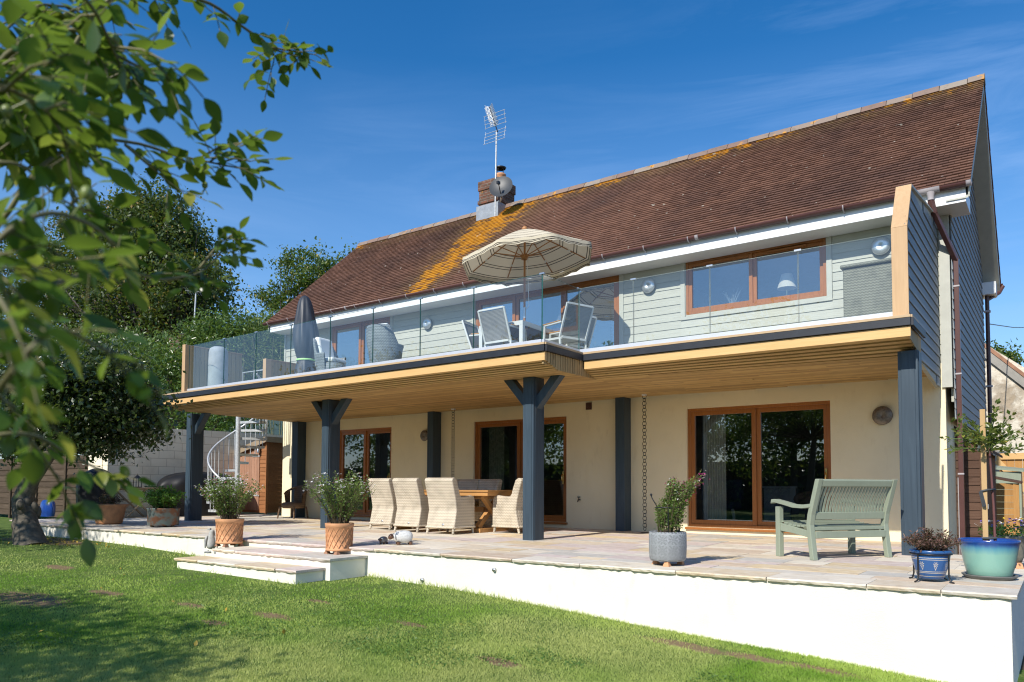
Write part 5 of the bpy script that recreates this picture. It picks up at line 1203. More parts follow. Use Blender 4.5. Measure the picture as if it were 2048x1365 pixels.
# rooms behind the glass: table lamp and vase on the sill, curtains
def lamp(u,v,label):
    p=W(u,v,1,13.42); t=thing('table_lamp',(p[0],13.42,p[2]),label,'lamp'); b=MB()
    b.lathe([(.055,0),(.05,.012),(.012,.02),(.016,.06),(.010,.10),(.016,.14),(.010,.2)],p,14); b.build('base',M['brass'],t)
    b=MB(); b.lathe([(.165,.20),(.16,.205),(.09,.45),(.085,.45),(.085,.44),(.155,.21)],p,32); b.build('shade',M['lampshade'],t); return t
zs=4.04
p=W(1574,590,1,13.45); lamp(1574,float(0) or 600,'cream pleated table lamp on the window sill upstairs')
b=MB(); b.box(-5.5,-3.1,YW+.2,YW+.42,3.98,4.02); b.build('window_board',M['white'],house)
p=W(1465,612,1,13.42); 
t=thing('vase',(p[0],13.42,4.02),'white basket vase of dry twigs behind the left window pane upstairs','vase'); b=MB(); b.lathe([(0,0),(.05,0),(.07,.12),(.066,.12),(.05,.01)],(p[0],13.42,4.02),18); b.build('basket',M['cushion'],t)
sprigs('twig',t,(p[0],13.42,4.10),26,.36,.24,leafmat('pale dry leaf',(.25,.3,.28),(.5,.55,.5),.3),9,.016,seed=31,r0=.03,stemmat=plain('grey twig',(.3,.33,.32),.8))
def curtain(x0,x1,y,z0,z1,mat,label,amp=.035,n=9):
    t=MB(); k=n*8; vs=[];fs=[]
    for i in range(k+1):
        s=i/k; w_=amp*math.sin(s*n*2*math.pi); vs+=[(x0+(x1-x0)*s,y+w_*.7,z0),(x0+(x1-x0)*s,y+w_,z1)]
    for i in range(k): fs.append((2*i,2*i+2,2*i+3,2*i+1))
    t.add(vs,fs,True); c=t.build('curtain',mat); return tag(c,label,'curtain','curtains behind the doors')
curtain(-5.42,-4.98,YW+.42,.11,2.3,M['curtain'],'cream pleated curtain behind the left pane of the right hand sliding doors'); curtain(-3.22,-3.1,YW+.42,.11,2.3,M['curtain'],'thin edge of a cream curtain behind the right hand sliding doors',.02,3)
curtain(-10.48,-10.05,YW+.42,.11,2.3,M['curtain2'],'sage patterned curtain behind the middle sliding doors',.035,7); 
curtain(-14.75,-14.42,YW+.42,2.93,5.0,M['cover_grey'],'dark curtain gathered behind the left sliding doors upstairs',.04,5)
# downstairs room: armchair, cabinet and bed end seen through the right hand doors
p=W(1445,1030,1,14.3); t=thing('blue_armchair',(p[0],14.3,.1),'navy upholstered armchair with a pale curved leg inside the right hand doors','armchair')
x=p[0]; b=MB(); b.box(x-.32,x+.30,14.05,14.6,.40,.58); b.box(x-.36,x-.20,14.05,14.7,.58,.95); b.box(x-.2,x+.3,14.52,14.7,.58,1.0); b.build('seat',M['blue_cloth'],t,.05)
for dx in (-.28,.27):
    b=MB(); b.tube([(x+dx,14.1,.42),(x+dx+.04,14.06,.28),(x+dx+.01,14.09,.10)],[.035,.028,.018],8); b.build('leg',M['curtain'],t)
p=W(1545,1030,1,14.9); t=thing('bedroom_chest',(p[0],14.9,.1),'pale grey low chest inside the right hand doors','chest'); x=p[0]
b=MB(); b.box(x-.1,x+.5,14.7,15.2,.1,.82); b.box(x-.13,x+.53,14.67,15.22,.82,.86); b.build('cabinet',M['greycloth'],t,.005); b=MB()
for z in (.3,.6): b.sphere((x+.2,14.685,z),.018,8,6); b.brk()
b.split('knob',M['black'],t)
p=W(1620,1030,1,14.6); x=p[0]; t=thing('bed_bench',(x,14.6,.1),'dark upholstered bench under a fringed throw inside the right hand doors','bench')
b=MB(); b.box(x-.3,x+.45,14.4,14.95,.12,.52); b.build('seat',M['cover_grey'],t,.03); b=MB(); b.sphere((x+.05,14.65,.62),.3,16,10,(1.2,.9,.55)); b.build('throw',plain('rust and cream throw',(.16,.11,.08),.95,0,.7,7),t)
# ---------------------------------------------------------------- left side
# block wall
t=thing('block_wall',(-20.2,11,0),'cream painted blockwork wall behind the folding table at the left of the patio','wall')
b=MB(); b.prism([(9.72,-.1),(9.72,2.30),(10.9,2.40),(12.8,2.44),(16.5,2.46),(16.5,-.1)],-20.35,-20.1,'yz'); b.build('wall_run',M['block'],t)
b=MB(); b.box(-21.1,-20.351,9.70,9.95,-.1,2.32); b.build('wall_end',M['block'],t)
# dark fence panels
t=thing('board_fence',(-26,9.9,-.2),'dark weathered board fence in the shade behind the leaning apple tree','fence'); M['oldwood']=wood('dark weathered fence',(.07,.05,.035),(.12,.09,.065),'x',.9,1,False,.3,.1)
r=random.Random(3); b=MB(); x=-21.2
while x>-33:
    for k in range(10):
        z=-.1+k*.175; b.tint=(r.uniform(.3,.65),)*3+(1,); b.hexa([(x-1.75,9.97,z),(x,9.97,z),(x,10.01,z),(x-1.75,10.01,z),(x-1.75,9.99,z+.19),(x,9.99,z+.19),(x,10.01,z+.19),(x-1.75,10.01,z+.19)])
    b.brk(); x-=1.85
b.split('fence_panel',M['oldwood'],t)
b=MB(); x=-21.2
while x>-33: b.box(x,x+.1,9.93,10.04,-.3,1.75); b.brk(); x-=1.85
b.split('fence_post',M['oldwood'],t)
# shed
M['shed']=wood('red brown shed board',(.26,.105,.04),(.36,.165,.07),'x',.75,1,False,.2,.2); M['shed_door']=wood('faded shed door',(.30,.15,.09),(.42,.25,.17),'z',.85,1,False,.2,.2)
x1,x0,yf,yb=-18.67,-21.6,13.55,15.4
t=thing('garden_shed',(-20,yf,0),'red brown timber shed with a plank door and sloping roof behind the spiral stairs','shed'); r=random.Random(6)
zr=lambda x: 2.22+(x-x1)*.24
b=MB(); z=.05
while z<2.2:
    b.tint=(r.uniform(.4,.6),)*3+(1,); xl=max(x0,x1-(2.22-z-.1)/.24)
    if xl<x1-.1: b.hexa([(xl,yf-.018,z),(x1,yf-.018,z),(x1,yf,z),(xl,yf,z),(xl,yf-.004,z+.125),(x1,yf-.004,z+.125),(x1,yf,z+.125),(xl,yf,z+.125)])
    z+=.12
b.box(x0+.02,x1-.02,yf+.005,yf+.02,.05,1.5); b.build('front_boards',M['shed'],t)
b=MB(); z=.05
while z<2.15: b.tint=(r.uniform(.4,.6),)*3+(1,); b.hexa([(x1,yf,z),(x1+.018,yf,z),(x1+.018,yb,z),(x1,yb,z),(x1,yf,z+.125),(x1+.004,yf,z+.125),(x1+.004,yb,z+.125),(x1,yb,z+.125)]); z+=.12
b.box(x1-.005,x1+.026,yf-.03,yf+.045,.03,2.2); b.build('side_boards',M['shed'],t)
b=MB(); x=x1-.30; 
for k in range(8): b.tint=(r.uniform(.35,.65),)*3+(1,); b.box(x-.115,x,yf-.035,yf-.019,.12,min(1.92,zr(x-.115)-.22)); x-=.12
d_=b.build('door',M['shed_door'],t)
b=MB(); 
for z in (.55,1.7): b.bar((x1-.28,yf-.042,z),(x1-.62,yf-.042,z),.012,.04,(0,0,1)); b.brk()
b.split('hinge',M['galv'],d_)
b=MB(); b.box(x1-1.2,x1-1.12,yf-.06,yf-.036,.98,1.06); b.tube([(x1-1.3,yf-.05,.85),(x1-1.3,yf-.05,1.1)],.012,6); b.build('latch',M['galv'],d_)
b=MB(); b.hexa([(x0-.1,yf-.10,zr(x0-.1)-.03),(x1+.08,yf-.10,zr(x1+.08)-.03),(x1+.08,yb,zr(x1+.08)-.03),(x0-.1,yb,zr(x0-.1)-.03),(x0-.1,yf-.10,zr(x0-.1)+.02),(x1+.08,yf-.10,zr(x1+.08)+.02),(x1+.08,yb,zr(x1+.08)+.02),(x0-.1,yb,zr(x0-.1)+.02)])
b.build('roof',M['oldwood'],t)
b=MB(); b.hexa([(x0-.1,yf-.115,zr(x0-.1)-.14),(x1+.09,yf-.115,zr(x1+.09)-.14),(x1+.09,yf-.1,zr(x1+.09)-.14),(x0-.1,yf-.1,zr(x0-.1)-.14),(x0-.1,yf-.115,zr(x0-.1)+.025),(x1+.09,yf-.115,zr(x1+.09)+.025),(x1+.09,yf-.1,zr(x1+.09)+.025),(x0-.1,yf-.1,zr(x0-.1)+.025)]); b.box(x1+.08,x1+.095,yf-.1,yb,2.1,2.26); b.build('barge_board',M['teak_grey'],t)
b=MB(); b.lathe([(.05,0),(.05,.17),(.04,.18),(0,.18)],(x1-.28,yf-.09,1.80),14); b.build('lantern',M['steel'],t)
# spiral stair
c=Vector((-17.72,11.95,0))
t=thing('spiral_stair',c,'galvanised spiral staircase with a curved handrail rising to the left end of the balcony','staircase')
b=MB(); b.tube([c,c+Vector((0,0,3.05))],.066,14)
for k in range(15): b.tube([c+Vector((0,0,.2*k+.02)),c+Vector((0,0,.2*k+.05))],.064,14)
b.build('pole',M['galv'],t)
rise=.212; NT_=13; Rr=.74
def sa(k): return R_(-89-22.5*(k-1))
for k in range(1,NT_+1):
    a0=sa(k)+R_(13); a1=sa(k)-R_(13); z=rise*k
    q=[(c.x+.06*math.cos(a0),c.y+.06*math.sin(a0)),(c.x+Rr*math.cos(a0),c.y+Rr*math.sin(a0)),(c.x+Rr*math.cos(a1),c.y+Rr*math.sin(a1)),(c.x+.06*math.cos(a1),c.y+.06*math.sin(a1))][::-1]
    b=MB(); b.prism(q,z-.012,z,'xy'); 
    for (i,j) in ((0,1),(2,3),(1,2)): b.bar((q[i][0],q[i][1],z-.03),(q[j][0],q[j][1],z-.03),.008,.062)
    b.build('tread',M['galv'],t)
    for f in (-.25,.25):
        a=sa(k+f); b=MB(); x,y=c.x+(Rr-.01)*math.cos(a),c.y+(Rr-.01)*math.sin(a); zz=rise*(k+f); b.tube([(x,y,z-.06),(x,y,zz+1.0)],.011,6); b.build('baluster',M['galv'],t)
hp=[]
for i in range(61):
    k=-.4+i/60*13.4; a=sa(k); rr=Rr-.01 if k>.2 else (Rr-.01); hp.append((c.x+rr*math.cos(a),c.y+rr*math.sin(a),rise*k+1.0))
b=MB(); b.tube(hp,.026,10); b.build('handrail',M['galv'],t)
b=MB(); b.box(-17.0,-16.5,11.0,11.5,2.84,2.88)
for yy in (10.85,11.5): b.tube([(-16.9,yy,2.88),(-16.9,yy,3.72),(-16.0,yy,3.72),(-16.0,yy,2.9)],.02,8)
b.build('landing',M['galv'],t)
# folding table with lanterns
tc_=Vector((-19.35,10.1,0)); 
t=thing('folding_table',tc_,'weathered folding garden table with crossed legs against the block wall','table')
hz=.775; b=MB(); r=random.Random(8); y=9.5
while y<10.7: b.tint=(r.uniform(.4,.6),)*3+(1,); b.box(-19.75,-18.95,y,y+.075,hz-.022,hz); y+=.082
b.box(-19.7,-19.66,9.55,10.65,hz-.07,hz-.023); b.box(-19.04,-19.0,9.55,10.65,hz-.07,hz-.023); b.build('tabletop',M['teak_grey'],t)
for x in (-19.6,-19.1):
    b=MB(); b.bar((x,9.7,hz-.07),(x,10.45,0.01),.03,.05,(1,0,0)); b.bar((x+.032,10.45,hz-.07),(x+.032,9.7,.01),.03,.05,(1,0,0)); b.build('cross_legs',M['teak_grey'],t)
b=MB(); b.bar((-19.6,9.8,.15),(-19.1,9.8,.15),.03,.04); b.build('stretcher',M['teak_grey'],t)
def lantern(x,y,s,label,mat):
    t=thing('lantern',(x,y,hz),label,'lantern','lanterns on the folding table'); b=MB(); b.box(x-.07*s,x+.07*s,y-.07*s,y+.07*s,hz,hz+.02); b.build('base',mat,t)
    b=MB()
    for dx in (-.06,.06):
        for dy in (-.06,.06): b.box(x+dx*s-.006,x+dx*s+.006,y+dy*s-.006,y+dy*s+.006,hz+.02,hz+.2*s)
    b.build('cage',mat,t); b=MB(); b.lathe([(.10*s,.2*s),(.03*s,.27*s),(.0,.28*s)],(x,y,hz),4); b.tube([(x+.02*math.cos(a),y,hz+.29*s+.02*math.sin(a)) for a in np.linspace(0,6.28,9)],.004,5,False); b.build('cap',mat,t)
lantern(-19.35,9.8,1.05,'small green metal lantern on the folding table, nearest the kettle barbecue',plain('verdigris lantern',(.16,.20,.15),.5,.4)); lantern(-19.3,10.1,1.15,'dark square metal lantern in the middle of the folding table',M['black'])
t=thing('serving_tray',(-19.3,10.45,hz),'shallow dark green tray with two small bottles on the folding table','tray'); b=MB(); b.lathe([(0,.004),(.13,.004),(.17,.045),(.165,.045),(.125,.012),(0,.012)],(-19.3,10.45,hz),20); M['dkgreen']=plain('dark green enamel',(.02,.05,.05),.3); b.build('dish',M['dkgreen'],t)
for dy in (-.04,.04):
    b=MB(); b.lathe([(.02,.012),(.024,.05),(.008,.07),(.008,.10),(0,.10)],(-19.3,10.45+dy,hz),10); b.build('bottle',M['dkgreen'],t)
# covered barbecues
def drape(t,prof,c,sx,sy,mat,seed=1,rot=0,pw=2.6):
    n=44; vs=[];fs=[]; rr=random.Random(seed); ph=[rr.uniform(0,6) for _ in range(4)]
    for i,(h,k) in enumerate(prof):
        for j in range(n):
            a=2*math.pi*j/n; ca,sa_=math.cos(a),math.sin(a); e=(abs(ca)**pw+abs(sa_)**pw)**(-1/pw); wv=1+(.05*math.sin(a*6+ph[0]+h*3)+.035*math.sin(a*11+ph[1]-h*5))*(1-h*.35)
            x=e*ca*sx*k*wv; y=e*sa_*sy*k*wv; vs.append((c[0]+x*math.cos(rot)-y*math.sin(rot),c[1]+x*math.sin(rot)+y*math.cos(rot),c[2]+h+.02*math.sin(a*3+ph[2])*(h>.5)))
    for i in range(len(prof)-1):
        for j in range(n): fs.append((i*n+j,i*n+(j+1)%n,(i+1)*n+(j+1)%n,(i+1)*n+j))
    b=MB(); b.add(vs,fs,True); o=b.build('cover',mat,t); m=o.modifiers.new('u','SUBSURF'); m.levels=m.render_levels=1
t=thing('covered_barbecue',(-19.45,11.95,0),'wide barbecue hidden under a glossy black cover between block wall and spiral stairs','barbecue')
drape(t,[(0,.93),(.25,.92),(.55,.96),(.80,1.03),(.92,1.0),(1.08,.86),(1.17,.62),(1.19,.3),(1.195,.02)],(-19.45,11.95,0),.52,1.15,M['cover'],4,R_(-4))
p=W(178,1030,2,0); kx,ky=-19.9,9.35
t=thing('kettle_barbecue',(kx,ky,0),'round kettle barbecue under a black cover by the end of the block wall','barbecue')
drape(t,[(.30,.9),(.5,.97),(.8,1.0),(.95,.95),(1.1,.78),(1.2,.5),(1.24,.2),(1.245,.02)],(kx,ky,0),.46,.46,M['cover'],7,0,2)
b=MB()
for k in range(3): a=k*2.1; b.tube([(kx+.2*math.cos(a),ky+.2*math.sin(a),.5),(kx+.32*math.cos(a),ky+.32*math.sin(a),0)],.016,6); b.brk()
b.split('leg',M['steel'],t)
# blue sack
p=W(95,1028,1,9.0); t=thing('compost_sack',(p[0],9.0,0),'shiny blue plastic sack leaning on the fence beside the kettle barbecue','sack'); b=MB(); n=20; vs=[];fs=[]
for i,(h,k) in enumerate(((0,.9),(.12,1),(.25,.97),(.36,.9),(.42,.7),(.44,.4))):
    for j in range(n): a=2*math.pi*j/n; vs.append((p[0]+.30*k*math.cos(a)*(1+.06*math.sin(a*5+h*9)),9.0+.15*k*math.sin(a)*(1+.1*math.sin(a*7)),h))
for i in range(5):
    for j in range(n): fs.append((i*n+j,i*n+(j+1)%n,(i+1)*n+(j+1)%n,(i+1)*n+j))
b.add(vs,fs+[tuple(range(5*n,6*n))],True); b.build('bag',plain('blue plastic',(.01,.05,.26),.25,0,.2,spec=.6),t)
# ---------------------------------------------------------------- trees, hedges
M['bark']=plain('grey lichened bark',(.11,.095,.07),.9,0,.4,14,.8,30); M['bark_dark']=plain('dark bark',(.06,.05,.04),.9,0,.3,14,.5,30)
M['lf_oak']=leafmat('olive oak leaf',(.018,.040,.008),(.085,.115,.028),.22,yellow=(.22,.15,.03)); M['lf_apple']=leafmat('dark apple leaf',(.012,.030,.009),(.065,.095,.04),.2,.35,.6)
M['lf_green']=leafmat('mid green leaf',(.025,.065,.012),(.11,.16,.035),.3,yellow=(.26,.22,.04)); M['lf_laurel']=leafmat('laurel leaf',(.03,.075,.015),(.14,.21,.05),.3,.3,.6); M['lf_bamboo']=leafmat('bamboo leaf',(.05,.095,.02),(.20,.25,.075),.35)
def crown(name,parent,ell,n,size,mat,clump=.55,per=60,seed=1,asp=.55,up=.4,shell=.55,limb=None,limbmat=None,gaps=0.0):
    g=np.random.default_rng(seed); C=[];S=[];T=[]; tot=sum(e[2] for e in ell); mb=MB()
    for c,rad,wt in ell:
        c=np.array(c,float); rad=np.array(rad,float); k=max(1,int(n*wt/tot/per))
        d=g.normal(size=(k,3)); d/=np.linalg.norm(d,axis=1,keepdims=True); q=shell+(1-shell)*g.random(k)**.6
        cc=c+d*rad*q[:,None]; cr=clump*(.5+g.random(k))
        for i in range(k):
            m=int(per*(.5+g.random())); off=g.normal(size=(m,3))*np.array([.5,.5,.36])*cr[i]
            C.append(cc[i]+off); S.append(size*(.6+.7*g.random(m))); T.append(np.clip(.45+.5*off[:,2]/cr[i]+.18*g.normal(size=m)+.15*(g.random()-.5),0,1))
            if limb is not None and i%3==0:
                L0=np.array(limb); m1=(L0+cc[i])/2+g.normal(size=3)*.12*np.linalg.norm(cc[i]-L0)*.4; mb.tube([L0,m1,cc[i]],[.05*np.mean(rad)*.5,.03*np.mean(rad)*.5,.008],6,False)
    C=np.concatenate(C);S=np.concatenate(S);T=np.concatenate(T); dirs=g.normal(size=C.shape)+np.array([0,0,-.25])
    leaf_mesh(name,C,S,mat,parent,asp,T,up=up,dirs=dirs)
    if limb is not None: mb.build('limbs',limbmat or M['bark_dark'],parent)
def pt(u,v,y): return W(u,v,1,y)
# tall tree beyond the wall
b0=(-36.5,20.5,-.3); t=thing('oak_tree',b0,'tall rounded dark green tree rising behind the neighbouring brick chimney','tree')
b=MB(); b.tube([b0,(-36.5,20.5,3),(-36.2,20.6,8)],[.42,.34,.2],12); b.build('trunk',M['bark_dark'],t)
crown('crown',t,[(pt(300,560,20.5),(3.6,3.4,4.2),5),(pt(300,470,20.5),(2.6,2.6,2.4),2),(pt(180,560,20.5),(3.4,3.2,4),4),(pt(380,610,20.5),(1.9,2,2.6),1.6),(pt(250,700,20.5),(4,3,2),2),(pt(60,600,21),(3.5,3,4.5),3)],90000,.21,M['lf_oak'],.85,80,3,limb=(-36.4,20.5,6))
# airy tree behind the roof end
b0=(-30,22.5,-.3); t=thing('alder_tree',b0,'airy light green tree with spreading branches behind the left roof end','tree')
b=MB(); b.tube([b0,(-29.8,22.6,4),(-29.2,22.8,10)],[.25,.2,.07],10); b.build('trunk',M['bark_dark'],t)
ell=[(pt(600,580,22.5),(1.5,1.5,1.7),3),(pt(640,560,23),(1.3,1.3,1.6),2),(pt(590,530,22.5),(.6,.8,.8),.7),(pt(545,600,22.5),(.9,.7,.35),.6),(pt(530,660,22.5),(1.3,1,.5),.9),(pt(500,640,22.5),(.5,.5,.22),.2),(pt(600,660,22.5),(1.6,1.5,1.2),2),(pt(520,590,22.5),(.35,.4,.18),.14),(pt(700,508,22.8),(.25,.3,.25),.1),(pt(650,545,22.8),(.6,.6,.7),.5)]
crown('crown',t,ell,13000,.15,M['lf_green'],.42,40,5,limb=(-29.4,22.7,6),shell=.2)
# greenery behind the left of the balcony
t=thing('bamboo_hedge',(-25.5,18,-.2),'pale feathery bamboo growing behind the timber screens of the balcony','bamboo')
ell=[(pt(540,720,18.2),(1.6,1.2,1.9),3),(pt(500,740,18.0),(1.3,1.2,2),2.5),(pt(580,740,18.6),(1.3,1,1.9),2.5),(pt(525,680,18.4),(.9,.8,1.0),1.2),(pt(470,800,17.5),(2,1.2,1.6),2)]
crown('foliage',t,ell,20000,.24,M['lf_bamboo'],.55,36,7,asp=.2,shell=.1)
b=MB(); r=random.Random(4)
for k in range(60):
    p=Vector(pt(r.uniform(300,590),960,r.uniform(16.6,18.4))); b.tube([(p.x,p.y,-.2),(p.x+r.uniform(-.3,.3),p.y,2.5),(p.x+r.uniform(-.7,.7),p.y+r.uniform(-.5,.3),r.uniform(4.5,6.6))],[.022,.018,.006],5,False)
b.build('canes',plain('bamboo cane',(.16,.15,.06),.6),t)
t=thing('laurel_hedge',(-28,16.8,-.2),'dense green laurel hedge above the block wall left of the balcony corner','hedge')
ell=[(pt(440,700,16.9),(1.9,1.1,1.3),2),(pt(380,740,16.6),(2.0,1.2,1.5),3),(pt(330,770,16.4),(1.8,1.2,1.6),3),(pt(400,830,16.2),(3,.9,1.2),2.5),(pt(270,730,16.6),(2.2,1.2,1.8),3),(pt(450,680,17.2),(1.6,.9,.9),1.6),(pt(200,740,17),(2.6,1.2,2.2),3),(pt(100,740,17),(3,1.2,2.4),3),(pt(20,830,15.5),(3.2,1.0,2.2),3),(pt(120,880,15.5),(2.6,.8,1.2),2),(pt(-90,830,14.5),(3.2,1.0,2.4),2)]
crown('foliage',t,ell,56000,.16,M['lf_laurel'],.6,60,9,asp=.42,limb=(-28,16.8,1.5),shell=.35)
# neighbouring house with brick chimney
nb=pt(364,690,18.6); nt_=pt(364,676,18.6)[2]
t=thing('neighbouring_house',(nb[0],20,0),'neighbouring house whose short brick chimney shows above the hedge','house')
b=MB(); b.box(nb[0]-6,nb[0]+3.5,18.3,23,-.3,4.6); b.build('wall',M['block'],t)
b=MB(); b.prism([(18,4.5),(23.3,4.5),(20.6,6.3)],nb[0]-6.3,nb[0]+3.8); rf=b.build('roof',M['terra_dark'],t)
wN=.46; b=MB(); b.box(nb[0]-wN,nb[0]+wN,18.3,19.1,4.0,nt_-.12); b.box(nb[0]-wN-.05,nb[0]+wN+.05,18.25,19.15,nt_-.12,nt_); ck=b.build('chimney',M['brick'],rf)
b=MB(); b.lathe([(.16,0),(.15,.12),(.11,.13)],(nb[0]+.0,18.7,nt_),16); b.build('chimney_pot',M['terracotta'],ck); b=MB(); b.lathe([(.24,.14),(.16,.19),(0,.24)],(nb[0],18.7,nt_),16); b.build('cowl',M['steel'],ck)
ax=pt(384,690,18.8); at_=pt(392,585,18.8)
t=thing('tv_aerial',(ax[0],18.8,ax[2]-.6),'small aerial on a thin leaning mast above the neighbouring brick chimney','aerial'); b=MB(); b.tube([(ax[0],18.8,ax[2]-1.4),at_],.035,6); b.build('mast',M['galv'],t)
b=MB(); q=Vector(at_); b.tube([q+Vector((-.5,-.2,.1)),q+Vector((.5,.2,-.05))],.012,5)
for k in range(8): p=q+Vector((-.45+.12*k,-.18+.05*k,.09-.02*k)); b.tube([p+Vector((.05,-.16,.12)),p-Vector((.05,-.16,.12))],.01,4)
b.build('elements',M['galv'],t)
# leaning apple tree
A0=W(64,1088,2,-.25); A0=np.array([A0[0],A0[1],-.25])
A0[2]=float(gz(A0[0],A0[1]))-.12; t=thing('apple_tree',A0,'old leaning apple tree with lichened trunk and dark leaves at the left of the lawn','tree')
yA=A0[1]; tp=[A0,W(52,1050,1,yA),W(45,1000,1,yA+.05),W(62,960,1,yA+.1),W(95,915,1,yA+.25),W(130,860,1,yA+.5),W(175,815,1,yA+.8)]
b=MB(); b.tube(tp,[.30,.21,.18,.15,.12,.09,.05],12); b.sphere(W(40,1010,1,yA-.16),.10,12,8,(1,.6,1)); b.sphere(W(45,945,1,yA+.0),.07,10,8); 
r=random.Random(2)
for k in range(26):
    a=r.uniform(0,6.28); h=r.random(); p=np.array(tp[0])*(1-h)+np.array(tp[2])*h; b.sphere((p[0]+.2*math.cos(a),p[1]+.2*math.sin(a),p[2]),r.uniform(.05,.09),8,6,(1,1,1.6))
for q in ((210,775,yA+1.0),(120,760,yA+.2),(250,860,yA+1.4),(60,800,yA-.2),(270,800,yA+1.2),(170,720,yA+.6)):
    e=W(*q[:2],1,q[2]); s=np.array(tp[5]); b.tube([s,(s+e)/2+np.array([0,0,.15]),e],[.06,.04,.015],7,False)
b.build('trunk',M['bark'],t)
ell=[(W(150,800,1,yA+.6),(1.1,1.1,.75),3),(W(60,790,1,yA+.2),(1.1,1.0,.9),3),(W(240,815,1,yA+1.2),(.75,.9,.6),2),(W(190,740,1,yA+.7),(.9,.9,.45),2),(W(110,875,1,yA+.6),(.9,.9,.35),1.5),(W(200,890,1,yA+1.0),(.55,.6,.22),.7),(W(280,850,1,yA+1.5),(.35,.5,.3),.6),(W(20,880,1,yA+.3),(.7,.7,.4),1),(W(-80,800,1,yA),(1.2,1,1),2)]
crown('crown',t,ell,32000,.10,M['lf_apple'],.34,40,11,asp=.6,shell=.3)
t=thing('pear_tree',(-17.6,1.2,-.4),'loose orchard tree left of the picture that dapples the patio corner','tree')
b=MB(); b.tube([(-17.6,1.2,-.6),(-17.5,1.3,1.5),(-17.2,1.4,3)],[.17,.14,.09],10); b.build('trunk',M['bark_dark'],t)
crown('crown',t,[((-17.8,1.3,3.9),(2.6,1.7,1.4),4),((-15.4,1.2,4.3),(1.6,1.3,.9),1.4),((-19.6,1.6,3.2),(1.8,1.6,1.2),2)],9500,.13,M['lf_green'],.45,40,15,limb=(-17.4,1.3,2.8),shell=.3)
# trees out of frame: they shade the lawn and stand in the glass reflections
t=thing('cherry_tree',(-7.6,-2.6,-.6),'spreading garden tree behind the camera that shades the near lawn','tree')
b=MB(); b.tube([(-7.6,-2.6,-.7),(-7.5,-2.6,1.2),(-7.3,-2.5,3)],[.16,.13,.08],10); b.build('trunk',M['bark_dark'],t)
crown('crown',t,[((-7.2,-2.3,3.6),(2.1,1.2,.55),3),((-8.8,-2.3,3.9),(1.4,1.0,.6),1.6),((-5.6,-2.1,3.5),(.9,.5,.25),.5),((-9.9,-2.2,3.2),(1.2,1.0,.5),1)],9000,.11,M['lf_green'],.45,40,13,limb=(-7.4,-2.5,2.6),shell=.3)
r=random.Random(9)
for k,(x,y,h,rd) in enumerate(((-11,-13,9.5,2.6),(-16.5,-15,8,3.2),(-23,-14,10,3.4),(-30,-13,9,3.6),(-6,-17,6.5,2.6),(-38,-12,9,3.5))):
    t=thing('field_tree',(x,y,-.7),'leafy tree at the far end of the garden behind the camera','tree','trees behind the camera')
    b=MB(); b.tube([(x,y,-.8),(x,y,h*.5)],[.22,.12],8); b.build('trunk',M['bark_dark'],t)
    crown('crown',t,[((x,y,h*.62),(rd,rd,h*.36),2),((x+rd*.5,y,h*.45),(rd*.7,rd*.7,h*.25),1),((x-rd*.5,y+.4,h*.4),(rd*.7,rd*.7,h*.28),1)],7000,.26,M['lf_green'],.8,36,20+k)
t=thing('reflection_hedge',(-16,-18,-.7),'unseen hedge added behind the camera to darken the door reflections','hedge')  # added out of view so the ground floor doors reflect dark green
crown('foliage',t,[((x,-18,1.2),(3.2,1.0,2.2),1) for x in range(-48,8,5)],20000,.3,M['lf_laurel'],.8,50,40,shell=.6)
b=MB(); b.box(-50,8,-18.4,-17.7,-.8,2.4); b.build('stems',M['bark_dark'],t)  # one solid dark core filling the added hedge
# ---------------------------------------------------------------- right side
M['rubble']=None
def rubble():
    q=NT('patchy rubble and lime render'); n=q.noise(.7,6); m=q.noise(6,6); vo=q.n('ShaderNodeTexVoronoi'); vo.inputs['Scale'].default_value=5; q.l(q.pos(),vo.inputs['Vector'])
    st=q.mix(q.mix((.36,.28,.19),(.46,.40,.31),vo.outputs['Color']),(.26,.22,.17),q.ramp(m,[(.45,0.),(.7,1.)])); c=q.mix(st,(.66,.60,.49),q.ramp(q.math('ADD',q.math('MULTIPLY',n,.8),q.math('MULTIPLY',q.noise(3,7,None,.7),.5)),[(.60,0.),(.68,1.)])); c=q.mix(c,(.20,.16,.11),q.math('MULTIPLY',q.ramp(q.noise(9,6,None,.75),[(.55,0.),(.68,1.)]),.7))
    q.col(c).set(.95,spec=.1); q.bump(q.math('ADD',m,vo.outputs['Distance']),.6,.03); return q.m
M['rubble']=rubble()
ys=24; t=thing('stone_barn',(0,ys,0),'old rubble stone barn gable with patchy lime render and a sloping tiled verge','barn')
a=W(1978,704,1,ys); c=W(2048,757,1,ys); sl=(c[2]-a[2])/(c[0]-a[0]); xr=3.5; xl=a[0]-.8
Zv=lambda x:a[2]+sl*(x-a[0])
b=MB(); b.prism([(xl-1.5,-.8),(xr,-.8),(xr,max(.5,Zv(xr))),(xl,Zv(xl)),(xl-1.5,Zv(xl)-1.2)],ys,ys+7,'xz'); b.build('gable_wall',M['rubble'],t)
b=MB(); b.hexa([(xl,ys-.12,Zv(xl)+.02),(xr,ys-.12,Zv(xr)+.02),(xr,ys+7,Zv(xr)+.02),(xl,ys+7,Zv(xl)+.02),(xl,ys-.12,Zv(xl)+.14),(xr,ys-.12,Zv(xr)+.14),(xr,ys+7,Zv(xr)+.14),(xl,ys+7,Zv(xl)+.14)]); b.build('roof',M['terra_dark'],t)
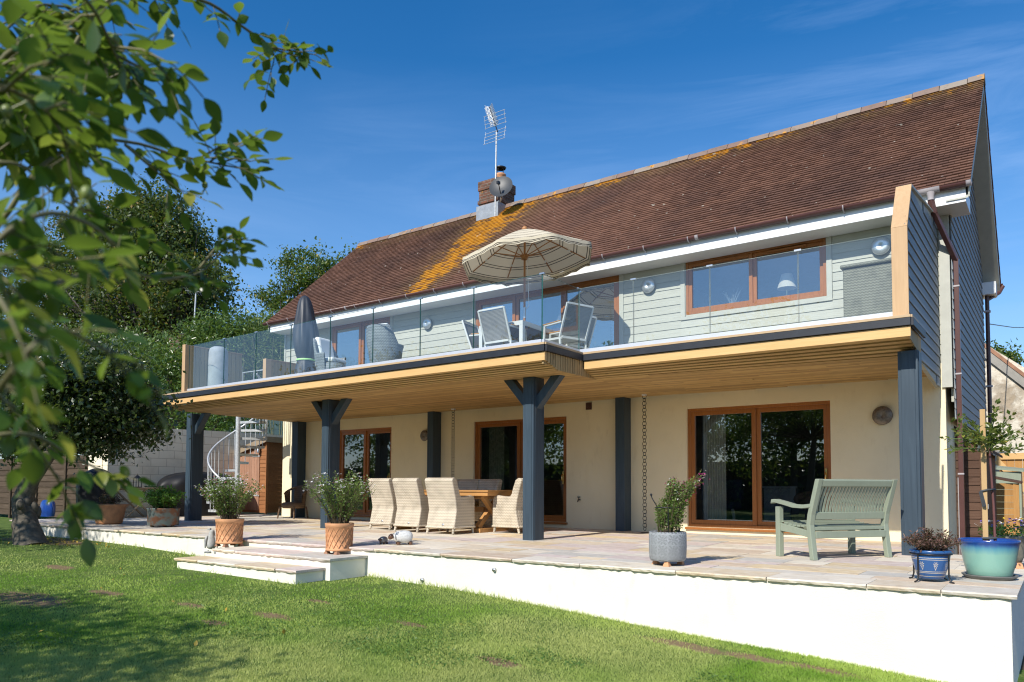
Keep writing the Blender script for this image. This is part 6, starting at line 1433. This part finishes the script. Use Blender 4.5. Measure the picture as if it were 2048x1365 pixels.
b=MB(); b.hexa([(xl,ys-.08,Zv(xl)-.26),(xr,ys-.08,Zv(xr)-.26),(xr,ys-.001,Zv(xr)-.26),(xl,ys-.001,Zv(xl)-.26),(xl,ys-.1,Zv(xl)+.015),(xr,ys-.1,Zv(xr)+.015),(xr,ys-.001,Zv(xr)+.015),(xl,ys-.001,Zv(xl)+.015)]); b.build('verge',plain('cement verge',(.34,.32,.28),.9),t)
t=thing('ash_tree',(-2,34,0),'tip of a light green tree showing above the stone barn roof','tree'); q=W(1990,712,1,33)
b=MB(); b.tube([(q[0]-.8,33,-.3),(q[0]-.6,33,q[2])],[.2,.06],8); b.build('trunk',M['bark_dark'],t)
crown('crown',t,[(W(1985,725,1,33),(.75,.8,.5),2),(W(2000,712,1,33),(.45,.5,.28),1),(W(1965,720,1,33),(.8,.8,.6),1)],2600,.16,M['lf_green'],.35,26,60,shell=.1)
# overhead wire
t=MB(); p=Vector(W(1976,648,1,19.5)); q=Vector(W(2060,653,1,30)); t.tube([p,p.lerp(q,.5)-Vector((0,0,.06)),q+(q-p)*1.2],.012,5); tag(t.build('overhead_wire',M['black']),'thin black cable running from the house gable to the right','cable')
# fence behind
M['newwood']=wood('orange stained fence',(.42,.21,.06),(.52,.28,.09),'z',.75,1,False,.15)
t=thing('plank_gate',(0,20.5,-.4),'orange brown plank gate with a diagonal brace in front of the stone barn','gate'); zt=W(2020,907,1,20.5)[2]; r=random.Random(5)
b=MB(); x=-1.15
while x<3: b.tint=(r.uniform(.4,.6),)*3+(1,); b.box(x,x+.14,20.5,20.53,-.6,zt-.02); x+=.147
b.build('planks',M['newwood'],t)
b=MB(); b.box(-1.2,3,20.455,20.495,zt-.14,zt); b.bar((-1.2,20.47,zt-.16),(.3,20.47,-.4),.045,.13,(1,0,0)); b.build('brace',M['pine'],t)
# lean-to store
M['creo']=wood('dark creosoted board',(.085,.045,.028),(.13,.075,.05),'x',.8,1,True,.3,.2)
yl=14.2; xL,xR=-1.395,W(1969,960,1,yl)[0]; zL=W(1918,858,1,yl)[2]; zR=W(1969,895,1,yl)[2]
t=thing('lean_to_store',(xL,yl,-.4),'dark brown weatherboarded lean-to store against the side of the house','store'); r=random.Random(4)
b=MB(); z=-.6; slp=(zR-zL)/(xR-xL)
while z<zL:
    e=z+.135; b.tint=(r.uniform(.35,.65),)*3+(1,); x2=xR if e<zR else min(xR,xL+(zL-e)/(-slp))
    if x2-xL>.03: b.hexa([(xL,yl-.02,z),(x2,yl-.02,z),(x2,yl,z),(xL,yl,z),(xL,yl-.004,e+.01),(x2,yl-.004,e+.01),(x2,yl,e+.01),(xL,yl,e+.01)])
    z=e
b.build('boards',M['creo'],t)
b=MB(); b.box(xR-.06,xR+.02,yl-.03,yl+.05,-.6,zR-.02); b.box(xR-.01,xR+.02,yl+.05,yl+2.2,-.6,zR-.06); b.build('side_door',M['creo'],t)
b=MB(); xo=xR+.13; zo=zR+slp*.13; b.hexa([(xL,yl-.10,zL),(xo,yl-.10,zo),(xo,yl+2.3,zo),(xL,yl+2.3,zL),(xL,yl-.10,zL+.045),(xo,yl-.10,zo+.045),(xo,yl+2.3,zo+.045),(xL,yl+2.3,zL+.045)]); b.build('roof',M['oldwood'],t)
b=MB(); b.box(xR+.021,xR+.03,yl+.2,yl+.24,.5,.58); b.build('hinge',M['galv'],t)
# log store and green box
y2=17.2; x0=W(1992,1000,1,y2)[0]; x1=W(2036,1000,1,y2)[0]; zt=W(2010,962,1,y2)[2]
t=thing('log_store',(x0,y2,-.4),'small orange brown timber bin with a dark lid behind the lean-to store','store'); r=random.Random(7)
b=MB(); z=-.5
while z<zt-.1: b.tint=(r.uniform(.35,.65),)*3+(1,); b.box(x0,x1-.07,y2,y2+.02,z,z+.115); z+=.12
b.build('boards',M['newwood'],t); b=MB(); b.box(x1-.07,x1+.02,y2-.02,y2+.06,-.5,zt-.05); b.build('corner_post',M['newwood'],t)
b=MB(); b.hexa([(x0-.04,y2-.06,zt+.04),(x1+.06,y2-.06,zt-.06),(x1+.06,y2+.6,zt-.04),(x0-.04,y2+.6,zt+.06),(x0-.04,y2-.06,zt+.07),(x1+.06,y2-.06,zt-.03),(x1+.06,y2+.6,zt-.0),(x0-.04,y2+.6,zt+.1)]); b.build('lid',M['creo'],t)
y3=18.8; x0=W(1990,950,1,y3)[0]; x1=W(2042,950,1,y3)[0]; zt=W(2015,935,1,y3)[2]; zb=W(2015,962,1,y3)[2]-.5
t=thing('cold_frame',(x0,y3,zb),'pale green painted box with a sloping lid behind the timber bin','box')
b=MB(); b.box(x0,x1,y3,y3+.6,-.5,zt-.09); b.build('body',M['sage_paint'],t); b=MB(); b.hexa([(x0-.03,y3-.05,zt-.04),(x1+.05,y3-.05,zt-.10),(x1+.05,y3+.65,zt-.05),(x0-.03,y3+.65,zt+.02),(x0-.03,y3-.05,zt-.0),(x1+.05,y3-.05,zt-.06),(x1+.05,y3+.65,zt-.01),(x0-.03,y3+.65,zt+.06)]); b.build('lid',M['sage_paint'],t)
# ---------------------------------------------------------------- turf
def vn(x,y,s,seed):
    g=np.random.default_rng(seed); T=g.random((64,64)); a=x*s;b=y*s; i=np.floor(a).astype(int);j=np.floor(b).astype(int); f=a-i;h=b-j; f=f*f*(3-2*f);h=h*h*(3-2*h)
    q=lambda u,v:T[u%64,v%64]
    return (q(i,j)*(1-f)+q(i+1,j)*f)*(1-h)+(q(i,j+1)*(1-f)+q(i+1,j+1)*f)*h
def fbm(x,y,s,seed): return .5*vn(x,y,s,seed)+.3*vn(x,y,s*2.1,seed+1)+.2*vn(x,y,s*4.3,seed+2)
def turf(n,seed):
    g=np.random.default_rng(seed); u=g.uniform(-120,2120,n); v=1060+(1430-1060)*g.random(n)**.62
    gv=W(1024,1200,2,-.5); 
    # spread over the lawn with more blades close to the camera
    d=RI[None]*((u-1024)/F)[:,None]-UP[None]*((v-CY)/F)[:,None]+FW[None]
    k=np.full(n,5.0)
    for _ in range(12): P=CAM+d*k[:,None]; z=gz(P[:,0],P[:,1]); k=(z-CAM[2])/d[:,2]; k=np.clip(k,.5,60)
    P=CAM+d*k[:,None]; return P
P=turf(520000,5); x,y=P[:,0],P[:,1]
ok=(y<7.085)&(y>-1)&(x>-24)&~((x>-10.17)&(x<-7.52)&(y>6.42))&~((x>-10.44)&(x<-7.64)&(y>5.99))&(x<.3)
P=P[ok]; x,y=P[:,0],P[:,1]; g=np.random.default_rng(8)
jit=g.normal(size=(len(x),2))*.05; x=x+jit[:,0]; y=np.minimum(y+jit[:,1],7.08)
insteps=((x>-10.17)&(x<-7.52)&(y>6.42))|((x>-10.44)&(x<-7.64)&(y>5.99)); x=x[~insteps]; y=y[~insteps]
bare=fbm(x,y,.9,31); dry=fbm(x,y,.55,47); pat=fbm(x,y,1.7,53)
soil=np.clip((bare-.66)*9,0,1)*.7
# a worn strip along the foot of the tall wall and bare ground under the apple tree

for (px,py,ra,rb) in PATCH:
    e=np.hypot((x-px)/ra,(y-py)/rb)+(fbm(x,y,3.5,19)-.5)*1.2; soil=np.maximum(soil,np.clip((1.15-e)*1.6,0,1)*.95)
keep=g.random(len(x))>soil*.93; x,y,dry,pat,soil=x[keep],y[keep],dry[keep],pat[keep],soil[keep]
n=len(x); z=gz(x,y); edge=np.exp(-((y-7.07)/.09)**2)+np.exp(-((y-6.0)/.07)**2)*((x>-10.7)&(x<-7.5)); edge=edge*(fbm(x,y,3,77)>.42)*np.clip((-x-3.2)/2.5,.12,1)
dist=np.hypot(x,y); hgt=(.011+.018*g.random(n))*(1-.4*soil)*(1+.5*(pat-.5))+edge*.075*g.random(n); wd=(.0022+.0022*g.random(n))*np.clip(dist/6.5,.9,2.2)
lean=g.normal(size=(n,2))*.55*hgt[:,None]; a=g.random(n)*6.283; ca,sa_=np.cos(a)*wd,np.sin(a)*wd
V=np.empty((n,3,3)); V[:,0]=np.stack([x-ca,y-sa_,z-.004],1); V[:,1]=np.stack([x+ca,y+sa_,z-.004],1); V[:,2]=np.stack([x+lean[:,0],y+lean[:,1],z+hgt],1)
me=bpy.data.meshes.new('grass'); me.vertices.add(3*n); me.vertices.foreach_set('co',V.astype(np.float32).ravel()); me.loops.add(3*n); me.loops.foreach_set('vertex_index',np.arange(3*n,dtype=np.int32)); me.polygons.add(n); me.polygons.foreach_set('loop_start',np.arange(n,dtype=np.int32)*3); me.polygons.foreach_set('loop_total',np.full(n,3,np.int32)); me.update(calc_edges=True)
tt=np.ones((n,4)); tt[:,0]=np.clip(.25+3.2*(dry-.47)+.25*g.random(n),0,1); tt[:,1]=np.clip(g.random(n)*.9+soil*.1,0,1); tt[:,2]=np.clip(.5+2.4*(pat-.5),0,1)*(1-.6*np.clip(edge,0,1))
at=me.attributes.new('tint','FLOAT_COLOR','FACE'); at.data.foreach_set('color',tt.astype(np.float32).ravel())
def grass_mat():
    q=NT('mown grass blade'); _,t=q.tint(); c=q.mix((.20,.36,.04),(.46,.58,.13),t[2]); c=q.mix(c,(.60,.58,.24),q.math('MULTIPLY',t[0],.62)); c=q.mix(c,(.42,.36,.18),q.ramp(t[1],[(.86,0.),(.95,.8)]))
    q.col(c).set(.55,spec=.3); tr=q.n('ShaderNodeBsdfTranslucent'); q.l(q.mix(c,(.4,.7,.06),.3),tr.inputs[0]); ms=q.n('ShaderNodeMixShader'); ms.inputs[0].default_value=.4; q.l(q.p.outputs[0],ms.inputs[1]); q.l(tr.outputs[0],ms.inputs[2]); q.l(ms.outputs[0],q.o.inputs[0]); return q.m
me.materials.append(grass_mat()); ob=bpy.data.objects.new('grass',me); COL.objects.link(ob); tag(ob,'short mown lawn grass with dry and worn patches','grass',kind='stuff')
# clover and fallen leaves
g=np.random.default_rng(12); P=turf(60000,77); x,y=P[:,0],P[:,1]; k=(y<5.9)&(x<-.5)&(x>-20)&(fbm(x,y,.8,91)>.52); x,y=x[k],y[k]; x=x+g.normal(size=len(x))*.04; y=y+g.normal(size=len(y))*.04
C=np.stack([x,y,gz(x,y)+.014+.012*g.random(len(x))],1); o=leaf_mesh('clover',C,.013+.010*g.random(len(x)),leafmat('clover leaf',(.05,.12,.02),(.15,.26,.06),.3),None,.9,up=2.5); tag(o,'patches of low clover growing through the lawn','clover',kind='stuff')
n=260; x=np.concatenate([-15.6+g.normal(size=n)*1.0,g.uniform(-14,-4,26)]); y=np.concatenate([6.55+g.normal(size=n)*.3,g.uniform(2.5,6.2,26)]); k=y<7.0; x,y=x[k],y[k]
o=leaf_mesh('fallen_leaves',np.stack([x,y,gz(x,y)+.03],1),.03+.035*g.random(len(x)),leafmat('yellow fallen leaf',(.35,.22,.04),(.62,.42,.06),.2),None,.6,up=2); tag(o,'yellow leaves fallen under the apple tree and over the lawn','fallen leaves',kind='stuff')
# ---------------------------------------------------------------- foreground rose
M['lf_rose']=leafmat('glossy rose leaf',(.014,.042,.005),(.095,.165,.022),.40,.3,.55,yellow=(.30,.30,.05)); M['hip']=plain('green rose hip',(.20,.25,.06),.4,0,.25,9); M['rosewood']=plain('rose stem',(.14,.13,.05),.6,0,.35,12); M['rosetip']=plain('reddish rose shoot',(.16,.05,.04),.6)
rb_=np.array([-1.9,.55,-.75]); rose=thing('rose_bush',rb_,'large rose bush with green hips leaning into the picture from the left foreground','shrub')
LV=[];LF=[];LT=[];hips=MB(); stm=MB(); tip=stm; rr=random.Random(23)
def leaflet(p,d,nv,L_,wd,tint):
    d=d.normalized(); s=d.cross(nv)
    if s.length<1e-3: s=d.orthogonal()
    s.normalize(); nv=s.cross(d).normalized(); o=len(LV); curl=rr.uniform(-.12,.32); fold=rr.uniform(.05,.35)
    prof=[(0,.0),(.12,.42),(.3,.88),(.48,1.0),(.66,.82),(.84,.45),(1,.0)]
    for t_,w_ in prof:
        c=p+d*L_*t_-nv*curl*L_*t_*t_; e=w_*wd*.5*(1+rr.uniform(-.06,.06)); LV.extend([c+s*e+nv*fold*e,c,c-s*e+nv*fold*e])
    for i in range(6):
        a=o+i*3; LF.extend([(a,a+1,a+4,a+3),(a+1,a+2,a+5,a+4)]); LT.extend([tint]*2)
def rose_leaf(p,d,L_=.045):
    L_*=1.25
    up=Vector((rr.gauss(0,.5),rr.gauss(0,.5),1)).normalized(); d=(d+Vector((0,0,-.25))).normalized(); k=rr.choice([1,3,3,5]); n2=(k-1)//2; tn=(rr.random(),rr.random(),.5,1); ln=L_*(.75+.55*n2)
    sd=d.cross(up).normalized()
    q0=p; ax=[p+d*ln*s-Vector((0,0,.15*ln*s*s)) for s in (0,.33,.66,1)]; tip.tube(ax,.0011,4,False)
    for i in range(n2):
        s=.35+.55*i/max(1,n2); c=p+d*ln*s-Vector((0,0,.15*ln*s*s))
        for sg in (-1,1): leaflet(c,(d*.55+sd*sg+Vector((rr.gauss(0,.2),rr.gauss(0,.2),rr.gauss(-.15,.25)))),up+Vector((rr.gauss(0,.3),rr.gauss(0,.3),0)),L_*rr.uniform(.75,1.05),L_*rr.uniform(.5,.62),tn)
    leaflet(ax[-1],d+Vector((rr.gauss(0,.15),rr.gauss(0,.15),rr.gauss(-.2,.2))),up,L_*rr.uniform(.9,1.25),L_*rr.uniform(.55,.68),tn)
def cane(pts,r0=.006,nl=12,L_=.045,hip=0,start=.15,tipred=False,twigs=0):
    P=[Vector(WD(p[0],p[1],p[2]*1.22)) if len(p)==3 else Vector(p[:3]) for p in pts]; S=[]
    for i in range(len(P)-1):
        a=P[max(i-1,0)];b=P[i];c=P[i+1];d=P[min(i+2,len(P)-1)]
        for k in range(5):
            t_=k/5; S.append(.5*((2*b)+(c-a)*t_+(2*a-5*b+4*c-d)*t_*t_+(3*b-a-3*c+d)*t_**3))
    S.append(P[-1]); m=len(S); (tip if tipred else stm).tube(S,[r0*(1-.75*i/m) for i in range(m)],6,False)
    for i in range(nl):
        f=start+(1-start)*(i+rr.uniform(.1,.9))/nl; j=min(m-2,int(f*(m-1))); p=S[j].lerp(S[j+1],f*(m-1)-j); tg=(S[j+1]-S[j]).normalized()
        sd=Vector((rr.gauss(0,1),rr.gauss(0,1),rr.gauss(0,.6))).normalized(); rose_leaf(p,tg*.6+sd,L_)
    rose_leaf(S[-1],(S[-1]-S[-3]).normalized(),L_*.8)
    for i in range(twigs):
        f=rr.uniform(start,.95); j=int(f*(m-1)); p=S[j]; d=((S[min(j+1,m-1)]-S[max(0,j-1)]).normalized()+Vector((rr.gauss(0,.7),rr.gauss(0,.7),rr.gauss(0,.6)))).normalized(); ln=rr.uniform(.05,.13); e=p+d*ln; stm.tube([p,(p+e)/2+Vector((0,0,.01)),e],[.0028,.0022,.0015],5,False)
        for q in range(4): rose_leaf(p.lerp(e,.3+.7*q/3),d+Vector((rr.gauss(0,.8),rr.gauss(0,.8),rr.gauss(0,.6))),L_)
    for i in range((hip+1)//3):
        f=rr.uniform(.5,1); j=min(m-1,int(f*(m-1))); p=S[j]+Vector((rr.uniform(-.04,.04),rr.uniform(-.03,.03),rr.uniform(-.07,.05))); hips.brk(); hips.tube([S[j],p],.0014,4,False); R1=rr.uniform(.006,.0075); hips.sphere(p,R1,10,8,(1,1,1.3))
        for q in range(4): a=q*1.57; hips.tube([p+Vector((0,0,-R1*1.2)),p+Vector((.008*math.cos(a),.008*math.sin(a),-R1*1.2-.012))],.001,4,False)
B=lambda x=0,y=0:(rb_[0]+x,rb_[1]+y,-.75,0)
# long shoots: from the root up, then out to where they hang in view
cane([B(.1,.1),(-150,700,1.9),(60,250,1.75),(240,-20,1.75),(400,0,1.8),(480,50,1.85),(540,95,1.88),(590,112,1.9)],.007,15,.034,0,.4,False,2)
cane([(480,50,1.85),(545,100,1.9),(540,150,1.92)],.003,5,.031,0,.3,True)
cane([(540,95,1.88),(600,105,1.9),(630,110,1.92)],.003,5,.026,0,.3,True)
cane([B(-.1,.2),(-200,500,1.6),(-20,150,1.45),(130,60,1.4),(230,110,1.4),(310,150,1.45)],.008,10,.038,3,.4,False,3)
cane([B(.2,.0),(-120,800,1.6),(20,420,1.45),(150,290,1.5),(260,285,1.55),(350,310,1.6),(420,325,1.62),(485,338,1.62)],.006,14,.036,2,.35,False,3)
cane([(250,290,1.5),(320,350,1.55),(365,385,1.55)],.003,5,.036,0,.2)
cane([B(.1,.2),(-100,900,1.2),(20,640,1.05),(130,560,1.1),(250,545,1.25),(340,560,1.4),(400,535,1.5),(425,505,1.55)],.0055,7,.030,2,.45,False,2)
cane([(330,558,1.38),(400,545,1.45),(455,492,1.5)],.0025,3,.026,0,.7)
cane([B(-.2,.1),(-200,750,1.0),(-40,520,.85),(80,430,.85),(180,450,.9),(240,500,1.0)],.006,8,.036,3,.35,False,2)
cane([B(0,-.1),(-150,950,.9),(-20,800,.74),(60,700,.70),(120,660,.72),(190,690,.75),(270,725,.80)],.005,4,.028,3,.5,False,0)
cane([B(0,.1),(-200,950,1.2),(-40,880,1.05),(60,870,1.05),(130,905,1.1),(200,940,1.15),(225,950,1.15)],.0045,6,.030,1,.45,False,0)
cane([(60,880,1.05),(110,950,1.1),(135,1000,1.15)],.003,4,.032,0,.3)
cane([B(-.2,.2),(-180,300,1.3),(-60,-60,1.25),(80,-70,1.3),(180,10,1.3),(230,110,1.35),(255,160,1.4)],.006,10,.038,2,.35,False,3)
cane([B(-.1,.1),(-150,420,1.2),(-30,200,1.05),(60,200,1.05),(120,260,1.1),(140,340,1.1)],.005,9,.038,2,.35,False,3)
cane([(-60,60,1.6),(60,90,1.6),(170,130,1.65),(240,170,1.7)],.004,9,.040,1,.45,False,3)
cane([(-60,330,1.2),(40,330,1.2),(110,390,1.25),(180,430,1.3)],.004,8,.038,1,.45,False,2)
cane([(-60,560,.7),(0,600,.66),(40,680,.64)],.004,2,.028,1,.2,False,0)
cane([(-60,760,.8),(10,770,.78),(60,800,.78)],.004,3,.030,1,.2,False,0)
for i in range(14):
    u=rr.uniform(-90,130); v=rr.uniform(-60,330); d=rr.uniform(1.3,2.0); cane([(u-80,v+60,d),(u,v,d),(u+rr.uniform(20,80),v+rr.uniform(-40,60),d+.05)],.003,6,.038,rr.choice([0,0,1]),.5,False,2)
for i in range(4):
    u=rr.uniform(-80,60); v=rr.uniform(430,820); d=rr.uniform(.9,1.3); cane([(u-80,v+40,d),(u,v,d),(u+rr.uniform(20,60),v+rr.uniform(-30,70),d+.05)],.003,4,.034,rr.choice([0,1]),.5,False,1)
stm.build('stems',M['rosewood'],rose); hips.split('rose_hip',M['hip'],rose)
b=MB(); b.v=[tuple(v) for v in LV]; b.f=[list(f) for f in LF]; b.m=[0]*len(LF); b.t=LT; b.sm=[True]*len(LF); b.build('leaves',M['lf_rose'],rose)
